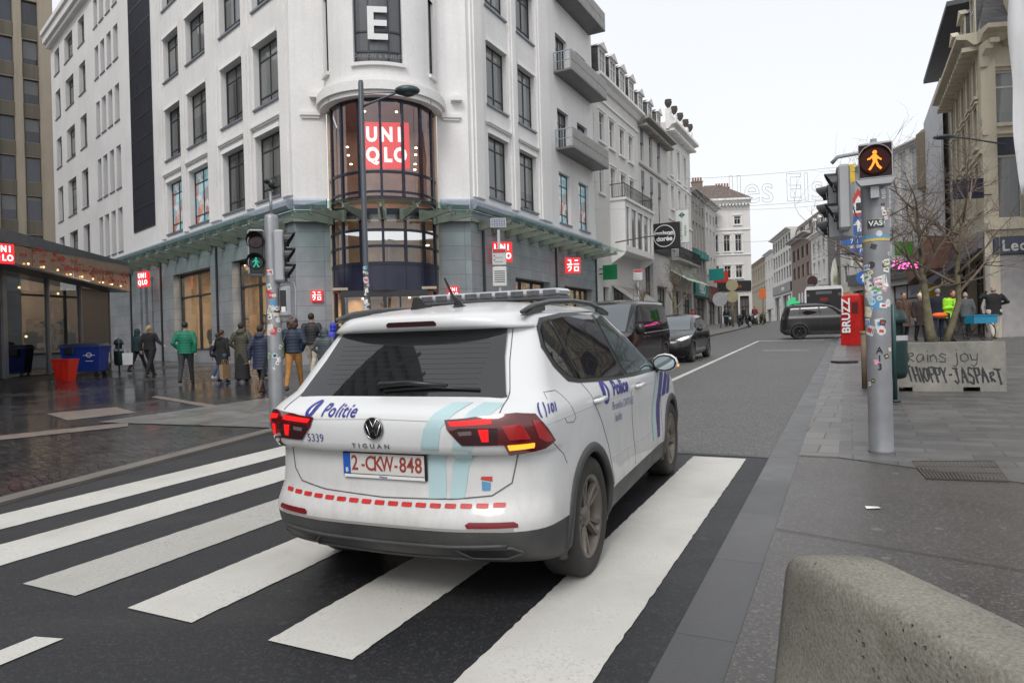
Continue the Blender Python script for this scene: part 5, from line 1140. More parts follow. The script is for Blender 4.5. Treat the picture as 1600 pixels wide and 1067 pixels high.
    def wheels(s, style='alloy', rimm=None, steer=0, spokes=5, rim=.235):
        tyre = MB(); tyre.smooth = True; R_, W2 = s.wr, s.ww/2
        tyre.lathe([(rim, -W2*.86), (rim+.02, -W2*.98), (R_-.05, -W2*1.04), (R_-.018, -W2*.93), (R_-.002, -W2*.72), (R_, -W2*.3), (R_, W2*.3), (R_-.002, W2*.72), (R_-.018, W2*.93), (R_-.05, W2*1.04), (rim+.02, W2*.98), (rim, W2*.86)], (0, 0, 0), 48, cap0=False, cap1=False)
        tm = tyre.mesh('tyre', mat('tyre_rubber', (.028, .026, .024), .85, var=.25, vs=8, bmp=.2, bs=90))
        rm = MB(); rm.smooth = True
        rm.lathe([(rim+.006, W2*.9), (rim-.006, W2*.95), (rim-.02, W2*.82), (rim-.028, 0), (rim-.02, -W2*.8)], (0, 0, 0), 48, cap0=False, cap1=False); rm.smooth = False
        for i in range(spokes):
            for dv in (-.17, .17):
                a = 2*PI*i/spokes; a0, a1 = a+dv*.45, a+dv
                p0 = (.055*math.cos(a0), .055*math.sin(a0), W2*.62); p1 = ((rim-.015)*math.cos(a1+.1), (rim-.015)*math.sin(a1+.1), W2*.86)
                d = Vector(p1)-Vector(p0); sd = Vector((-d.y, d.x, 0)).normalized()
                q0, q1 = sd*.015, sd*.019; up = Vector((0, 0, .03))
                P0, P1 = Vector(p0), Vector(p1)
                rm.add([P0-q0-up, P0+q0-up, P1+q1-up, P1-q1-up, P0-q0*.6, P0+q0*.6, P1+q1*.7, P1-q1*.7], [(0, 3, 2, 1), (4, 5, 6, 7), (0, 1, 5, 4), (1, 2, 6, 5), (2, 3, 7, 6), (3, 0, 4, 7)])
        rm.smooth = True; rm.lathe([(.075, W2*.25), (.07, W2*.6), (.05, W2*.74), (.0, W2*.76)], (0, 0, 0), 20, cap0=False, cap1=False)
        rme = rm.mesh('rim', rimm or mat('alloy_rim', (.15, .13, .112), .42, .5, var=.3, vs=6))
        dk = MB(); dk.lathe([(rim-.05, W2*.15), (rim-.05, W2*.2)], (0, 0, 0), 24); dk.lathe([(rim-.01, -W2*.2), (rim-.01, -W2*.1)], (0, 0, 0), 24); dm = dk.mesh('brake_disc', mat('brake_disc', (.012, .011, .010), .6, .3, var=.3))
        for ax in s.axles:
            for sg in (-1, 1):
                wv = bpy.data.objects.new('wheel', tm); link(wv, s.root); wv.location = (ax, sg*(s.wy-W2), s.wr)
                wv.rotation_euler = (-sg*PI/2, (ax*7+sg) % 1.2, 0); 
                if ax == s.axles[1] and steer: wv.rotation_euler = Euler((-sg*PI/2, 0, steer))
                r1 = bpy.data.objects.new('rim', rme); link(r1, wv); r2 = bpy.data.objects.new('brake_disc', dm); link(r2, wv)
    def arches(s, m, r0=.375, r1=.432, out=.016, a0=-22, a1=202):
        for ax in s.axles:
            for sg in (-1, 1):
                rings = []; n = 34
                for i in range(n+1):
                    a = rad(a0+(a1-a0)*i/n); row = []
                    for r, o_ in ((r0, .004), (r0+.004, out), (r1-.012, out), (r1, .001), (r1-.01, -.03), (r0, -.03)):
                        x, z = ax+r*math.cos(a), s.wr+r*math.sin(a); y = s.half(ax+max(r, .40)*math.cos(a), max(.24, s.wr+max(r, .40)*math.sin(a)))
                        row.append((x, sg*(y+o_), max(z, .215)))
                    rings.append(row)
                b = MB(); b.smooth = True; b.loft(rings, True, True); b.build('arch_trim', m, s.root)
    def place(s, x, y, yaw, dz=0, pitch=.025):
        s.root.location = (x, y, G(x, y)+dz)
        # lean with the slope of the road
        d = Vector((math.cos(yaw), math.sin(yaw))); e = Vector((-math.sin(yaw), math.cos(yaw)))
        gx, gy = G(x+.5, y)-G(x-.5, y), G(x, y+.5)-G(x, y-.5)
        s.root.rotation_euler = Euler((gx*e.x+gy*e.y, -(gx*d.x+gy*d.y), yaw))

def carpaint(name, col, rough=.28, coat=.8, dirt=.5, metal=0, dz=.9):
    m, t, b = base_nodes(name); _mc[name] = m; v = objvec(t)
    n1 = noise(t, v, 2.5, 5, .65); sp = t.nodes.new('ShaderNodeSeparateXYZ'); t.links.new(v, sp.inputs[0])
    hz = ramp_f(t, mth(t, 'ADD', sp.outputs[2], mth(t, 'MULTIPLY', n1, .5)), dz-.25, dz+.45, 1, 0)
    n2 = noise(t, objvec(t, scale=(1, 1, .35)), 14, 4, .7)
    k = mth(t, 'MULTIPLY', mth(t, 'MULTIPLY', hz, ramp_f(t, n2, .25, .75, .35, 1)), dirt)
    c = mixc(t, k, col, (.26, .22, .17)); c = mixc(t, ramp_f(t, noise(t, v, 45, 3), .6, .8, 0, .12*dirt), c, (.3, .26, .2))
    t.links.new(c, b.inputs['Base Color']); t.links.new(ramp_f(t, k, 0, .5, rough, .6), b.inputs['Roughness']); b.inputs['Metallic'].default_value = metal
    b.inputs['Coat Weight'].default_value = coat; b.inputs['Coat Roughness'].default_value = .06
    return m
M_CARW = carpaint('police_white_paint', (.64, .645, .65), .32, .45, .6, dz=.8)
M_CLAD = mat('grey_plastic_cladding', (.050, .050, .050), .55, var=.35, vs=3, bmp=.15, bs=120)
M_GLC = window_glass('car_glass', (.012, .013, .015), .02, False, .9, .01)
M_GLT = window_glass('teal_car_glass', (.035, .060, .062), .02, False, .9, .01)
M_GAP = mat('panel_gap', (.10, .10, .10), .7, var=0); M_TRIMB = mat('black_trim', (.012, .012, .013), .35, var=0)
M_BLUE = mat('police_blue', (.030, .028, .24), .4, var=.05); M_TEALS = mat('pale_teal_stripe', (.40, .55, .575), .35, var=.05); M_PURP = mat('reflective_blue', (.045, .035, .20), .3, var=.1)
M_TAILD = mat('tail_lamp_red', (.10, .006, .008), .08, var=.2, vs=8, coat=1); M_TAILG = glow('lit_tail_lamp', (.85, .008, .010), .75); M_AMB = glow('lit_amber_lamp', (1, .30, .02), 2.0)
M_TAILK = mat('tail_lamp_dark', (.035, .008, .010), .08, var=.1, coat=1); M_REFL = mat('red_reflector', (.16, .012, .015), .2, var=.1); M_DOT = mat('red_tape', (.48, .02, .02), .4, var=.15, vs=12)
M_CHR = mat('chrome', (.36, .36, .37), .18, 1, var=0)
zs = [.20, .215, .235, .26, .29, .32, .35, .38, .40, .43, .47, .50, .53, .56, .59, .62, .66, .70, .74, .78, .82, .845, .85, .87, .90, .94, .98, 1.01, 1.04, 1.06, 1.075, 1.09, 1.105, 1.12, 1.14, 1.17, 1.21, 1.26, 1.31, 1.36, 1.41, 1.45, 1.475, 1.48, 1.50, 1.525, 1.55, 1.565, 1.58, 1.593, 1.607, 1.62, 1.632, 1.642, 1.65, 1.656]
pc = Car('police_car', 'white police SUV with blue lettering and roof light bar driving over the crossing', 'police car',
    xr=[(.20, .42), (.26, .25), (.33, .12), (.42, .07), (.50, .06), (.56, .085), (.62, .12), (.70, .13), (.78, .135), (.845, .14), (.852, .075), (.90, .06), (.98, .055), (1.04, .07), (1.075, .11), (1.11, .19), (1.14, .257), (1.15, .266), (1.20, .311), (1.31, .410), (1.42, .509), (1.46, .545), (1.475, .558), (1.48, .48), (1.52, .455), (1.56, .47), (1.575, .56), (1.605, .75), (1.632, 1.05), (1.656, 1.45)],
    xf=[(.20, 4.2), (.30, 4.40), (.5, 4.48), (.65, 4.50), (.78, 4.46), (.88, 4.36), (.95, 4.18), (1.0, 3.95), (1.04, 3.7), (1.075, 3.48), (1.14, 3.36), (1.31, 3.05), (1.475, 2.68), (1.55, 2.45), (1.59, 2.25), (1.632, 1.95), (1.656, 1.6)],
    w=[(.20, .83), (.235, .87), (.29, .90), (.40, .915), (.47, .92), (.62, .915), (.74, .913), (.87, .918), (.98, .92), (1.04, .912), (1.075, .893), (1.105, .873), (1.14, .850), (1.31, .775), (1.475, .700), (1.55, .66), (1.58, .61), (1.607, .53), (1.632, .38), (1.65, .18), (1.656, .05)],
    cr=[(.2, .36), (.5, .36), (.85, .37), (.9, .34), (1.06, .30), (1.14, .24), (1.475, .20), (1.48, .26), (1.6, .5), (1.672, .3)], cf=[(.2, .6), (.6, .62), (.95, .7), (1.07, .5), (1.14, .55), (1.475, .45), (1.672, .3)],
    zs=zs, paint=M_CARW, clad=M_CLAD, clad_z=.395, clad_rear=.472, axles=(.93, 3.61), wr=.35, wy=.918, wheel_w=.235, scale=.9425, flare=.012, taper=.05, nr=3.0)
pc.root.scale = (.9425, .9425*.977, .9425)
pc.place(-.6936, 3.3237, rad(67.0), -.017)
pc.wheels(); pc.arches(M_CLAD)
A = pc.A
# rear screen and its wiper
rs = pc.decal('rear_window', [(.655, 1.115), (.62, 1.135), (.60, 1.30), (.575, 1.473), (-.575, 1.473), (-.60, 1.30), (-.625, 1.135), (-.66, 1.115), (-.55, 1.098), (.55, 1.098)] and [(.68, 1.125), (.665, 1.145), (.60, 1.32), (.565, 1.472), (-.565, 1.472), (-.60, 1.32), (-.665, 1.145), (-.68, 1.125), (-.63, 1.108), (.63, 1.108)], 'B', M_GLC, .004)
for v in rs.data.vertices: v.co.x = .257+(v.co.z-1.14)*.90+.032*(abs(v.co.y)/.62)**3-.013
rs.data.update()
wb = MB(); wb.smooth = True
def PB(c, y, z, off=.0):
    p, n = c.proj((y, z), 'B'); return p+n*off
wb.tube([PB(pc, .10, 1.165, .03), PB(pc, -.1, 1.175, .035), PB(pc, -.33, 1.165, .03)], [.022, .018, .012], 6); wb.tube([PB(pc, .06, 1.145, .02), PB(pc, -.25, 1.16, .025), PB(pc, -.52, 1.150, .02)], .009, 6); wb.build('wiper', M_TRIMB, pc.root)
for i in range(9):
    z = 1.19+i*.026; b = MB(); b.tube([(.257+(z-1.14)*.90+.032*(abs(y)/.62)**3-.0135, y, z) for y in [-.5+.1*q for q in range(11)]], .0011, 4); b.build('heater_line', mat('heater_wire', (.035, .03, .028), .5, var=0), rs)
pc.decal('brake_light', [(.165, 1.503), (.17, 1.518), (.155, 1.530), (-.155, 1.530), (-.17, 1.518), (-.165, 1.503)], 'B', M_TAILK, .004)
# tail lights
for sg, lab in ((1, None), (-1, None)):
    P = lambda x, y, z: (A(x, y*sg), z)
    pts = [(.06, .42, 1.03), (.10, .62, 1.045), (.13, .80, 1.055), (.20, .875, 1.045), (.36, .915, .892), (.27, .89, .868 if sg < 0 else .825), (.18, .72, .852 if sg < 0 else .845), (.165, .695, .905), (.07, .51, .905), (.055, .435, .985)]
    tl = pc.decal('tail_light', [P(*p) for p in pts], 'C', M_TAILD, .008, .03)
    pc.decal('lamp_bezel', [P(*p) for p in [(.062, .515, .91), (.055, .45, .975), (.06, .50, .99), (.10, .70, .99), (.10, .70, .91)]], 'C', M_TAILK, .0095, .03, tl)
    pc.decal('lamp_bar', [P(*p) for p in [(.06, .44, 1.020), (.10, .62, 1.032), (.10, .67, 1.034), (.10, .67, 1.010), (.10, .62, 1.008), (.06, .455, 1.000)]], 'C', M_TAILG, .0115, .03, tl)
    pc.decal('lamp_block', [P(*p) for p in [(.08, .60, .985), (.08, .66, .985), (.08, .66, .925), (.08, .62, .925)]], 'C', M_TAILG, .0115, .03, tl)
    pc.decal('reverse_lamp', [P(*p) for p in [(.07, .49, .975), (.07, .57, .98), (.07, .57, .96), (.07, .50, .955)]], 'C', mat('grey_lens', (.16, .12, .12), .15, var=0), .0115, .03, tl)
    if sg < 0:
        pc.decal('indicator', [P(*p) for p in [(.165, .715, .905), (.22, .84, .908), (.22, .84, .885), (.175, .72, .880)]], 'C', M_AMB, .0125, .02, tl, label='lit amber indicator')
        pc.decal('lamp_panel', [P(*p) for p in [(.14, .70, 1.0), (.16, .80, 1.005), (.19, .84, .93), (.16, .73, .93)]], 'C', mat('tail_lamp_mid', (.36, .015, .018), .1, var=.1, coat=1), .0115, .03, tl)
        pc.decal('lamp_panel', [P(*p) for p in [(.19, .85, 1.02), (.22, .875, 1.01), (.33, .91, .90), (.27, .89, .90), (.22, .87, .93)]], 'C', mat('tail_lamp_mid', (.36, .015, .018), .1, var=.1, coat=1), .0115, .03, tl)
    else:
        pc.decal('lamp_bar', [P(*p) for p in [(.12, .72, 1.036), (.16, .82, 1.036), (.22, .885, 1.0), (.24, .895, .93), (.22, .885, .93), (.18, .85, 1.005), (.12, .73, 1.012)]], 'C', M_TAILG, .0115, .02, tl)
        pc.decal('lamp_block', [P(*p) for p in [(.12, .745, .98), (.15, .79, .98), (.15, .79, .92), (.12, .755, .92)]], 'C', M_TAILG, .0115, .02, tl)
# hatch gaps, ledge shadow line, number plate
AA = lambda y, z: (y, z)
pc.line('hatch_gap', [(.735, .90), (.70, .86), (.665, .72), (.60, .655), (.4, .625), (0, .608), (-.4, .618), (-.62, .64), (-.715, .70), (-.745, .84)], 'B', M_GAP, .0035, .001)
pc.line('hatch_gap', [(-.69, 1.06), (-.685, 1.12), (-.625, 1.30), (-.585, 1.47)], 'B', M_GAP, .003, .001); pc.line('hatch_gap', [(.69, 1.06), (.685, 1.12), (.625, 1.30), (.585, 1.47)], 'B', M_GAP, .003, .001)
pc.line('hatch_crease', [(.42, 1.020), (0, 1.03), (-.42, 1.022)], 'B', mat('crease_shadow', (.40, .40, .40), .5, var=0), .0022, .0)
pm_, pn = pc.proj((0, .775), 'B'); px = pm_.x-.012
def flat(name, y0, y1, z0, z1, x, m, parent, t=.004): b = MB(); b.box(x, x+t, y0, y1, z0, z1); return b.build(name, m, parent)
b = MB(); b.bbox(px-.004, px+.012, -.268, .268, .702, .846, .006); plate = b.build('number_plate', M_TRIMB, pc.root)
flat('plate_face', -.257, .257, .727, .836, px-.007, mat('plate_white', (.60, .58, .55), .4, var=.04), plate); flat('euro_strip', .212, .257, .727, .836, px-.0095, mat('plate_blue', (.015, .09, .42), .4, var=.03), plate)
flat('plate_base', -.257, .257, .706, .722, px-.007, M_WH, plate)
mr = mat('plate_red', (.28, .045, .035), .5, var=.03)
def btext(s_, y, z, size, m, x, parent, bold=0, sx=1, **kw):
    o = text(s_, m, parent, (0, 0, 0), size, ext=.0012, bold=bold, **kw); o.matrix_basis = Matrix.Translation((x, y, z)) @ Matrix.Rotation(-PI/2, 4, 'Z') @ Matrix.Rotation(PI/2, 4, 'X') @ Matrix.Diagonal((sx, 1, 1, 1)); return o
for s_, y in (('2', .183), ('-', .128), ('C', .083), ('K', .031), ('W', -.027), ('-', -.083), ('8', -.126), ('4', -.174), ('8', -.222)): btext(s_, y, .781, .112 if s_ != '-' else .09, mr, px-.0085, plate, .0012, .82 if s_ != 'W' else .68)
btext('B', .234, .745, .034, M_WH, px-.0105, plate, .0005)
for z in (.790, .776): pass
btext('D\'Ieteren', .0, .714, .013, M_BLUE, px-.0085, plate)
# maker's badge: ring with a V over a W
bc, bn = pc.proj((0, .975), 'B'); bx = bc.x-.004
b = MB(); b.smooth = True; b.M = Matrix.Translation((bx, 0, .985)) @ Matrix.Rotation(-PI/2, 4, 'Y'); b.lathe([(.0, .0), (.052, 0), (.058, .004), (.058, .008), (.0, .008)], (0, 0, 0), 32, cap0=False, cap1=False); bd = b.build('badge', M_TRIMB, pc.root)
b = MB(); b.smooth = True; b.tube([(bx-.010, .055*math.cos(q*PI/16), .985+.055*math.sin(q*PI/16)) for q in range(33)], .0042, 6, caps=False)
b.tube([(bx-.010, .023, 1.033), (bx-.010, .0, .990), (bx-.010, -.023, 1.033)], .0045, 5); b.tube([(bx-.010, .046, 1.01), (bx-.010, .021, .941), (bx-.010, .0, .980), (bx-.010, -.021, .941), (bx-.010, -.046, 1.01)], .0045, 5); b.build('emblem', M_CHR, bd)
mg = mat('grey_letters', (.16, .16, .16), .35, .4, var=0)
pc.lettering('T I G U A N', (0.035, .888), .034, 'B', mg, .0008, flip=True, spacing=1.1, sx=1.25, name='model_letters')
pc.lettering('Politie', (.25, 1.062), .086, 'B', M_BLUE, .0010, shear=.0, flip=True, sx=1.0, spacing=1.08, off=.005); pc.lettering('5339', (.405, .920), .062, 'B', mat('grey_blue_vinyl', (.10, .11, .25), .4, var=0), .0, flip=True, name='fleet_number')
def emblem(c, cx, cz, r, mode, sx=1, flip=1):
    """round police emblem: blue disc with a white slanting flame"""
    e = c.decal('emblem', [(cx+sx*r*.85*math.cos(q*PI/12)+flip*.12*r*math.sin(q*PI/12), cz+r*math.sin(q*PI/12)) for q in range(24)], mode, M_BLUE, .004, .03)
    c.decal('flame', [(cx+flip*r*(x)*sx, cz+r*z) for x, z in ((-.05, -.62), (.16, -.35), (.22, .1), (.16, .42), (.26, .66), (.02, .42), (-.14, .05), (-.18, -.35))], mode, M_WH, .0055, .03, e)
emblem(pc, .455, 1.068, .042, 'B', 1, -1)
# teal bands over the hatch
for T_ in ([(-.41, 1.105), (-.52, 1.105), (-.46, 1.06), (-.395, .99), (-.375, .90), (-.372, .78), (-.375, .622), (-.275, .615), (-.272, .78), (-.275, .90), (-.30, .99), (-.345, 1.06)], [(-.575, 1.105), (-.69, 1.10), (-.66, 1.065), (-.60, .99), (-.565, .905), (-.50, .78), (-.475, .625), (-.395, .622), (-.41, .78), (-.455, .905), (-.48, .99), (-.53, 1.065)]):
    pc.decal('teal_band', T_, 'B', M_TEALS, .0028, .03)
st_ = pc.decal('sticker', [(-.565, .735), (-.62, .735), (-.62, .71), (-.56, .72)], 'B', mat('sticker_red', (.5, .05, .04), .4), .004); pc.decal('sticker_patch', [(-.565, .712), (-.612, .705), (-.61, .665), (-.568, .665)], 'B', mat('sticker_blue', (.10, .28, .48), .4), .004, parent=st_)
# red tape dashes round the bumper
n = 17
for i in range(n):
    y = .70-1.36*i/(n-1); zc_ = .582-.035*(1-(y/.72)**2)*0+.015*(abs(y)/.7)**2
    dy = .031
    pc.decal('tape_dash', [(y-dy, zc_-.008), (y-dy*.8, zc_-.011), (y+dy*.8, zc_-.011), (y+dy, zc_-.008), (y+dy, zc_+.008), (y+dy*.8, zc_+.011), (y-dy*.8, zc_+.011), (y-dy, zc_+.008)], 'B', M_DOT, .003, .02)
for sg in (-1, 1): pc.decal('reflector', [(sg*.50, .505), (sg*.52, .518), (sg*.74, .520), (sg*.76, .508), (sg*.76, .494), (sg*.51, .490)], 'B', M_REFL, .005, .03)
# bumper detail: lower valance groove, bars
pc.line('bumper_rib', [(.70, .400), (.4, .385), (0, .380), (-.4, .385), (-.70, .400)], 'B', M_CLAD, .012, .002); pc.line('bumper_rib', [(.50, .31), (0, .295), (-.50, .31)], 'B', M_CLAD, .010, .004)
for sg in (-1, 1):
    pc.decal('exhaust_trim', [(sg*.42, .372), (sg*.50, .325), (sg*.68, .325), (sg*.755, .355), (sg*.74, .378)], 'B', mat('dark_grille', (.018, .018, .018), .5), .004, .03); pc.line('exhaust_rim', [(sg*.42, .378), (sg*.50, .318), (sg*.68, .318), (sg*.77, .355), (sg*.72, .384), (sg*.42, .378)], 'B', M_CLAD, .009, .002)
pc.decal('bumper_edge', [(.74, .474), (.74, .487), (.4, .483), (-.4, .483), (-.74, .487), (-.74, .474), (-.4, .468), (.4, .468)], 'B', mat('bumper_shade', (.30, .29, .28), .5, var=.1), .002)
# side windows (both sides), trims
for sg, md in ((-1, 'R'), (1, 'L')):
    pc.decal('window_trim', [(.80, 1.155), (.68, 1.25), (.63, 1.36), (.70, 1.475), (.80, 1.525), (1.2, 1.552), (1.9, 1.562), (2.35, 1.535), (2.7, 1.455), (3.05, 1.30), (3.45, 1.06), (3.30, 1.035), (2.2, 1.062), (1.4, 1.098), (.95, 1.132)], md, M_TRIMB, .003)
    pc.decal('side_window', [(.855, 1.18), (.74, 1.255), (.685, 1.36), (.735, 1.46), (.82, 1.50), (1.2, 1.525), (1.84, 1.538), (1.955, 1.09), (1.4, 1.122), (.98, 1.155)], md, M_GLC, .006)
    pc.decal('side_window', [(1.925, 1.538), (2.3, 1.512), (2.62, 1.445), (3.0, 1.29), (3.30, 1.075), (3.22, 1.063), (2.2, 1.088), (2.03, 1.095)], md, M_GLT if sg < 0 else M_GLC, .006)
    pc.line('window_bar', [(.995, 1.155), (.93, 1.512)], md, M_TRIMB, .009, .006)
    pc.line('window_bar', [(3.02, 1.068), (2.93, 1.30)], md, M_TRIMB, .008, .006)
    pc.line('door_gap', [(.98, 1.14), (1.05, 1.0), (1.20, .86), (1.33, .70), (1.42, .42)], md, M_GAP, .003, .0); pc.line('door_gap', [(1.99, 1.07), (2.08, .42)], md, M_GAP, .003, .0); pc.line('door_gap', [(3.10, 1.04), (3.14, .80), (3.12, .42)], md, M_GAP, .003, .0)
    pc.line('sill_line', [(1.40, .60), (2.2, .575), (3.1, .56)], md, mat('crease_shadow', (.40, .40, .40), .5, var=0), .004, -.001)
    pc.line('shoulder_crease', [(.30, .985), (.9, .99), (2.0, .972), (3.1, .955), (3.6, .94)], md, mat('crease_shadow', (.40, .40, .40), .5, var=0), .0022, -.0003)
    for x0, z0 in ((1.03, 1.012), (2.14, .99)):
        b = MB(); b.smooth = True; y = pc.half(x0+.1, z0)
        b.tube([(x0, sg*(y+.005), z0), (x0+.03, sg*(y+.035), z0+.004), (x0+.17, sg*(y+.036), z0+.003), (x0+.20, sg*(y+.005), z0)], [.012, .014, .014, .012], 8); b.build('door_handle', M_CARW, pc.root)
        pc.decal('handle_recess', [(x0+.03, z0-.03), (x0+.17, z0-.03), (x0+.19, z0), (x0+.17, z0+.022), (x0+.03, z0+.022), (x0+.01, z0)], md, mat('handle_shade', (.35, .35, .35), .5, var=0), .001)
    # mirror
    b = MB(); b.smooth = True; my = .98
    b.loft([[(3.00+px_, sg*(my+.0+py_), 1.11+pz_) for px_, py_, pz_ in r] for r in
        [[(-.075, .10*math.cos(q*PI/6)+.02, .068*math.sin(q*PI/6)+.0) for q in range(12)], [(-.04, .115*math.cos(q*PI/6)+.02, .08*math.sin(q*PI/6)) for q in range(12)], [(.03, .10*math.cos(q*PI/6)+.01, .072*math.sin(q*PI/6)) for q in range(12)], [(.08, .05*math.cos(q*PI/6), .04*math.sin(q*PI/6)) for q in range(12)]]], True, True)
    mo = b.build('wing_mirror', M_CARW, pc.root)
    b = MB(); b.smooth = False; b.loft([[(3.00-.078, sg*(my+.02+.105*math.cos(q*PI/6)), 1.11+.072*math.sin(q*PI/6)) for q in range(12)], [(3.00-.084, sg*(my+.02+.10*math.cos(q*PI/6)), 1.11+.068*math.sin(q*PI/6)) for q in range(12)]], True, True); b.build('mirror_surround', M_TRIMB, mo)
    b = MB(); b.poly([(3.00-.086, sg*(my+.02+.09*math.cos(q*PI/6)), 1.11+.058*math.sin(q*PI/6)) for q in range(12)]); b.build('mirror_glass', mat('mirror_glass', (.5, .58, .6), .03, 1, var=0), mo)
    b = MB(); b.smooth = True; b.tube([(3.03, sg*.86, 1.03), (3.01, sg*.90, 1.05), (3.0, sg*.93, 1.075)], [.045, .035, .03], 8); b.build('mirror_foot', M_TRIMB, mo)
    if sg < 0: b = MB(); b.sphere((2.99, sg*(my+.125), 1.085), (.03, .010, .012), 8, 6); b.build('mirror_indicator', M_AMB, mo)
    # roof rail
    b = MB(); b.smooth = True
    pr = [(.60, 1.562), (.78, 1.598), (1.05, 1.622), (1.5, 1.634), (1.9, 1.622), (2.25, 1.580), (2.42, 1.548)]
    b.tube([(x, sg*(.645-.0*x), z) for x, z in pr], [.012, .017, .018, .018, .018, .017, .012], 8)
    b.smooth = False; b.prism([(.60, 1.54), (.78, 1.59), (.95, 1.612), (.95, 1.57), (.8, 1.555)], sg*.645-.012, sg*.645+.012); b.prism([(2.42, 1.53), (2.25, 1.57), (2.1, 1.60), (2.1, 1.56), (2.25, 1.54)], sg*.645-.012, sg*.645+.012)
    b.build('roof_rail', mat('grey_rail', (.06, .06, .062), .35, var=.1), pc.root)
    # band of stripes on the front wing
    for k_, (x0, m_, w_) in enumerate(((2.74, M_TEALS, .13), (2.92, M_PURP, .15), (3.13, M_BLUE, .15), (3.32, M_PURP, .13), (3.49, M_TEALS, .08))):
        if k_ > 3: continue
        lo = .47 if x0 < 3.12 else .80
        pts = [(x0+.20, 1.02), (x0+.15, .95), (x0+.02, .76), (x0-.01, .66), (x0+.0, lo)] if lo < .5 else [(x0+.20, 1.0), (x0+.15, .94), (x0+.04, .80)]
        pc.decal('wing_stripe', pts+[(p[0]+w_*(.6 if p[1] < .6 else 1), p[1]+.0) for p in reversed(pts)], md, m_, .003, .04)
pc.lettering('Police', (1.70, 1.030), .135, 'R', M_BLUE, .004, shear=.25, sx=1.28, slope=-.03); emblem(pc, 1.33, 1.035, .075, 'R', 1.2, 1)
mv = mat('grey_violet_vinyl', (.16, .16, .33), .4, var=0)
pc.lettering('Bruxelles CAPITALE', (1.76, .912), .078, 'R', mv, .0004, sx=.92, slope=-.05); pc.lettering('Ixelles', (1.62, .838), .085, 'R', mv, .0004, sx=.85, slope=-.03); pc.lettering('101', (A(.37, -.90), 1.055), .060, 'C', M_BLUE, .002, sx=.85, shear=.2); pc.lettering('( |', (A(.26, -.89), 1.062), .070, 'C', M_BLUE, .002, sx=.75, name='emblem')
pc.line('fuel_flap', [(.40, 1.10), (.42, 1.135), (.56, 1.13), (.60, 1.10), (.70, .965), (.66, .945), (.56, .955), (.53, .985)], 'R', M_GAP, .0022, .0)
pc.line('panel_gap', [(.36, .885), (.50, .80), (.545, .74)], 'R', M_GAP, .0025, 0)
pc.line('windscreen_gap', [(3.02, .5), (3.0, .5)], 'T', M_GAP, .002) if 0 else None
pc.decal('windscreen', [(3.34, .62), (3.38, 0), (3.34, -.62), (2.72, -.52), (2.66, 0), (2.72, .52)], 'T', M_GLC, .004, .08)
# front end (not seen from here)
for sg in (-1, 1): pc.decal('headlight', [(sg*.42, .86), (sg*.80, .90), (sg*.78, .78), (sg*.42, .77)], 'F', mat('lamp_lens', (.5, .52, .54), .08, var=0), .006, .05)
pc.decal('grille', [(.40, .86), (-.40, .86), (-.42, .74), (.42, .74)], 'F', M_TRIMB, .005, .06); pc.decal('grille', [(.6, .55), (-.6, .55), (-.5, .36), (.5, .36)], 'F', M_CLAD, .005, .06)
# light bar, aerials
lb = MB(); lb.bbox(1.46, 1.74, -.57, .57, 1.655, 1.678, .012); lbo = lb.build('light_bar', mat('bar_base', (.08, .08, .085), .5, var=.1), pc.root)
M_LENS = mat('light_bar_lens', (.34, .35, .37), .12, var=.25, vs=9, coat=1); M_LENSD = mat('light_module', (.10, .10, .11), .3, .3, var=.3, vs=20)
lb = MB(); lb.bbox(1.462, 1.738, -.568, .568, 1.679, 1.728, .016); lb.build('lens_cover', M_LENS, lbo)
for i in range(9):
    y = -.50+i*.122
    lb = MB(); lb.bbox(1.458, 1.4625, y-.048, y+.048, 1.684, 1.718, .004); lb.build('light_module', M_LENSD, lbo)
for y in (-.42, -.15, .15, .42): lb = MB(); lb.box(1.50, 1.70, y-.03, y+.03, 1.62, 1.655); lb.build('bar_foot', M_TRIMB, lbo)
b = MB(); b.prism([(.78, 1.60), (1.02, 1.625), (.90, 1.64), (.84, 1.685), (.82, 1.685)], -.02+.18, .02+.18); b.build('shark_fin_aerial', M_TRIMB, pc.root)
b = MB(); b.tube([(.84, -.12, 1.605), (.82, -.12, 1.65), (.80, -.10, 1.68), (.74, -.08, 1.79)], [.04, .022, .010, .006], 8); b.sphere((.85, -.12, 1.612), (.07, .035, .02), 10, 6); b.build('whip_aerial', M_TRIMB, pc.root)
# ------------------------------------------------------------------ other vehicles
def simple_car(name, label, cat, L, H, W, prof, axles, wr, paint, scale=1, side=None, glass=None, group='vehicles in the street', clad=None, z_belt=.95, roofx=None, nose_cf=.5, rear_cr=.35):
    """prof: dict of xr, xf, w tables"""
    z = .20; zs_ = []
    while z < H: zs_.append(round(z, 4)); z += .045 if z < H-.12 else .02
    zs_.append(H)
    c = Car(name, label, cat, prof['xr'], prof['xf'], prof['w'], [(0, rear_cr), (H, rear_cr*.8)], [(0, nose_cf), (H, nose_cf*.8)], zs_, paint, clad=clad, axles=axles, wr=wr, wy=W/2-.01, wheel_w=.21, scale=scale, group=group, flare=.012, taper=.05, arch=wr+.03)
    return c
M_PBLK = carpaint('black_paint', (.007, .007, .008), .10, 0, .02); M_PANT = carpaint('anthracite_paint', (.012, .012, .013), .35, 0, .05); M_PDK = carpaint('dark_grey_paint', (.009, .0085, .010), .12, 0, .02); M_PWH = carpaint('white_paint', (.55, .55, .55), .3, .8, .3)
M_HL = glow('headlight_on', (1, .95, .85), 2.2); M_LENSC = mat('clear_lens', (.35, .36, .38), .08, var=0)
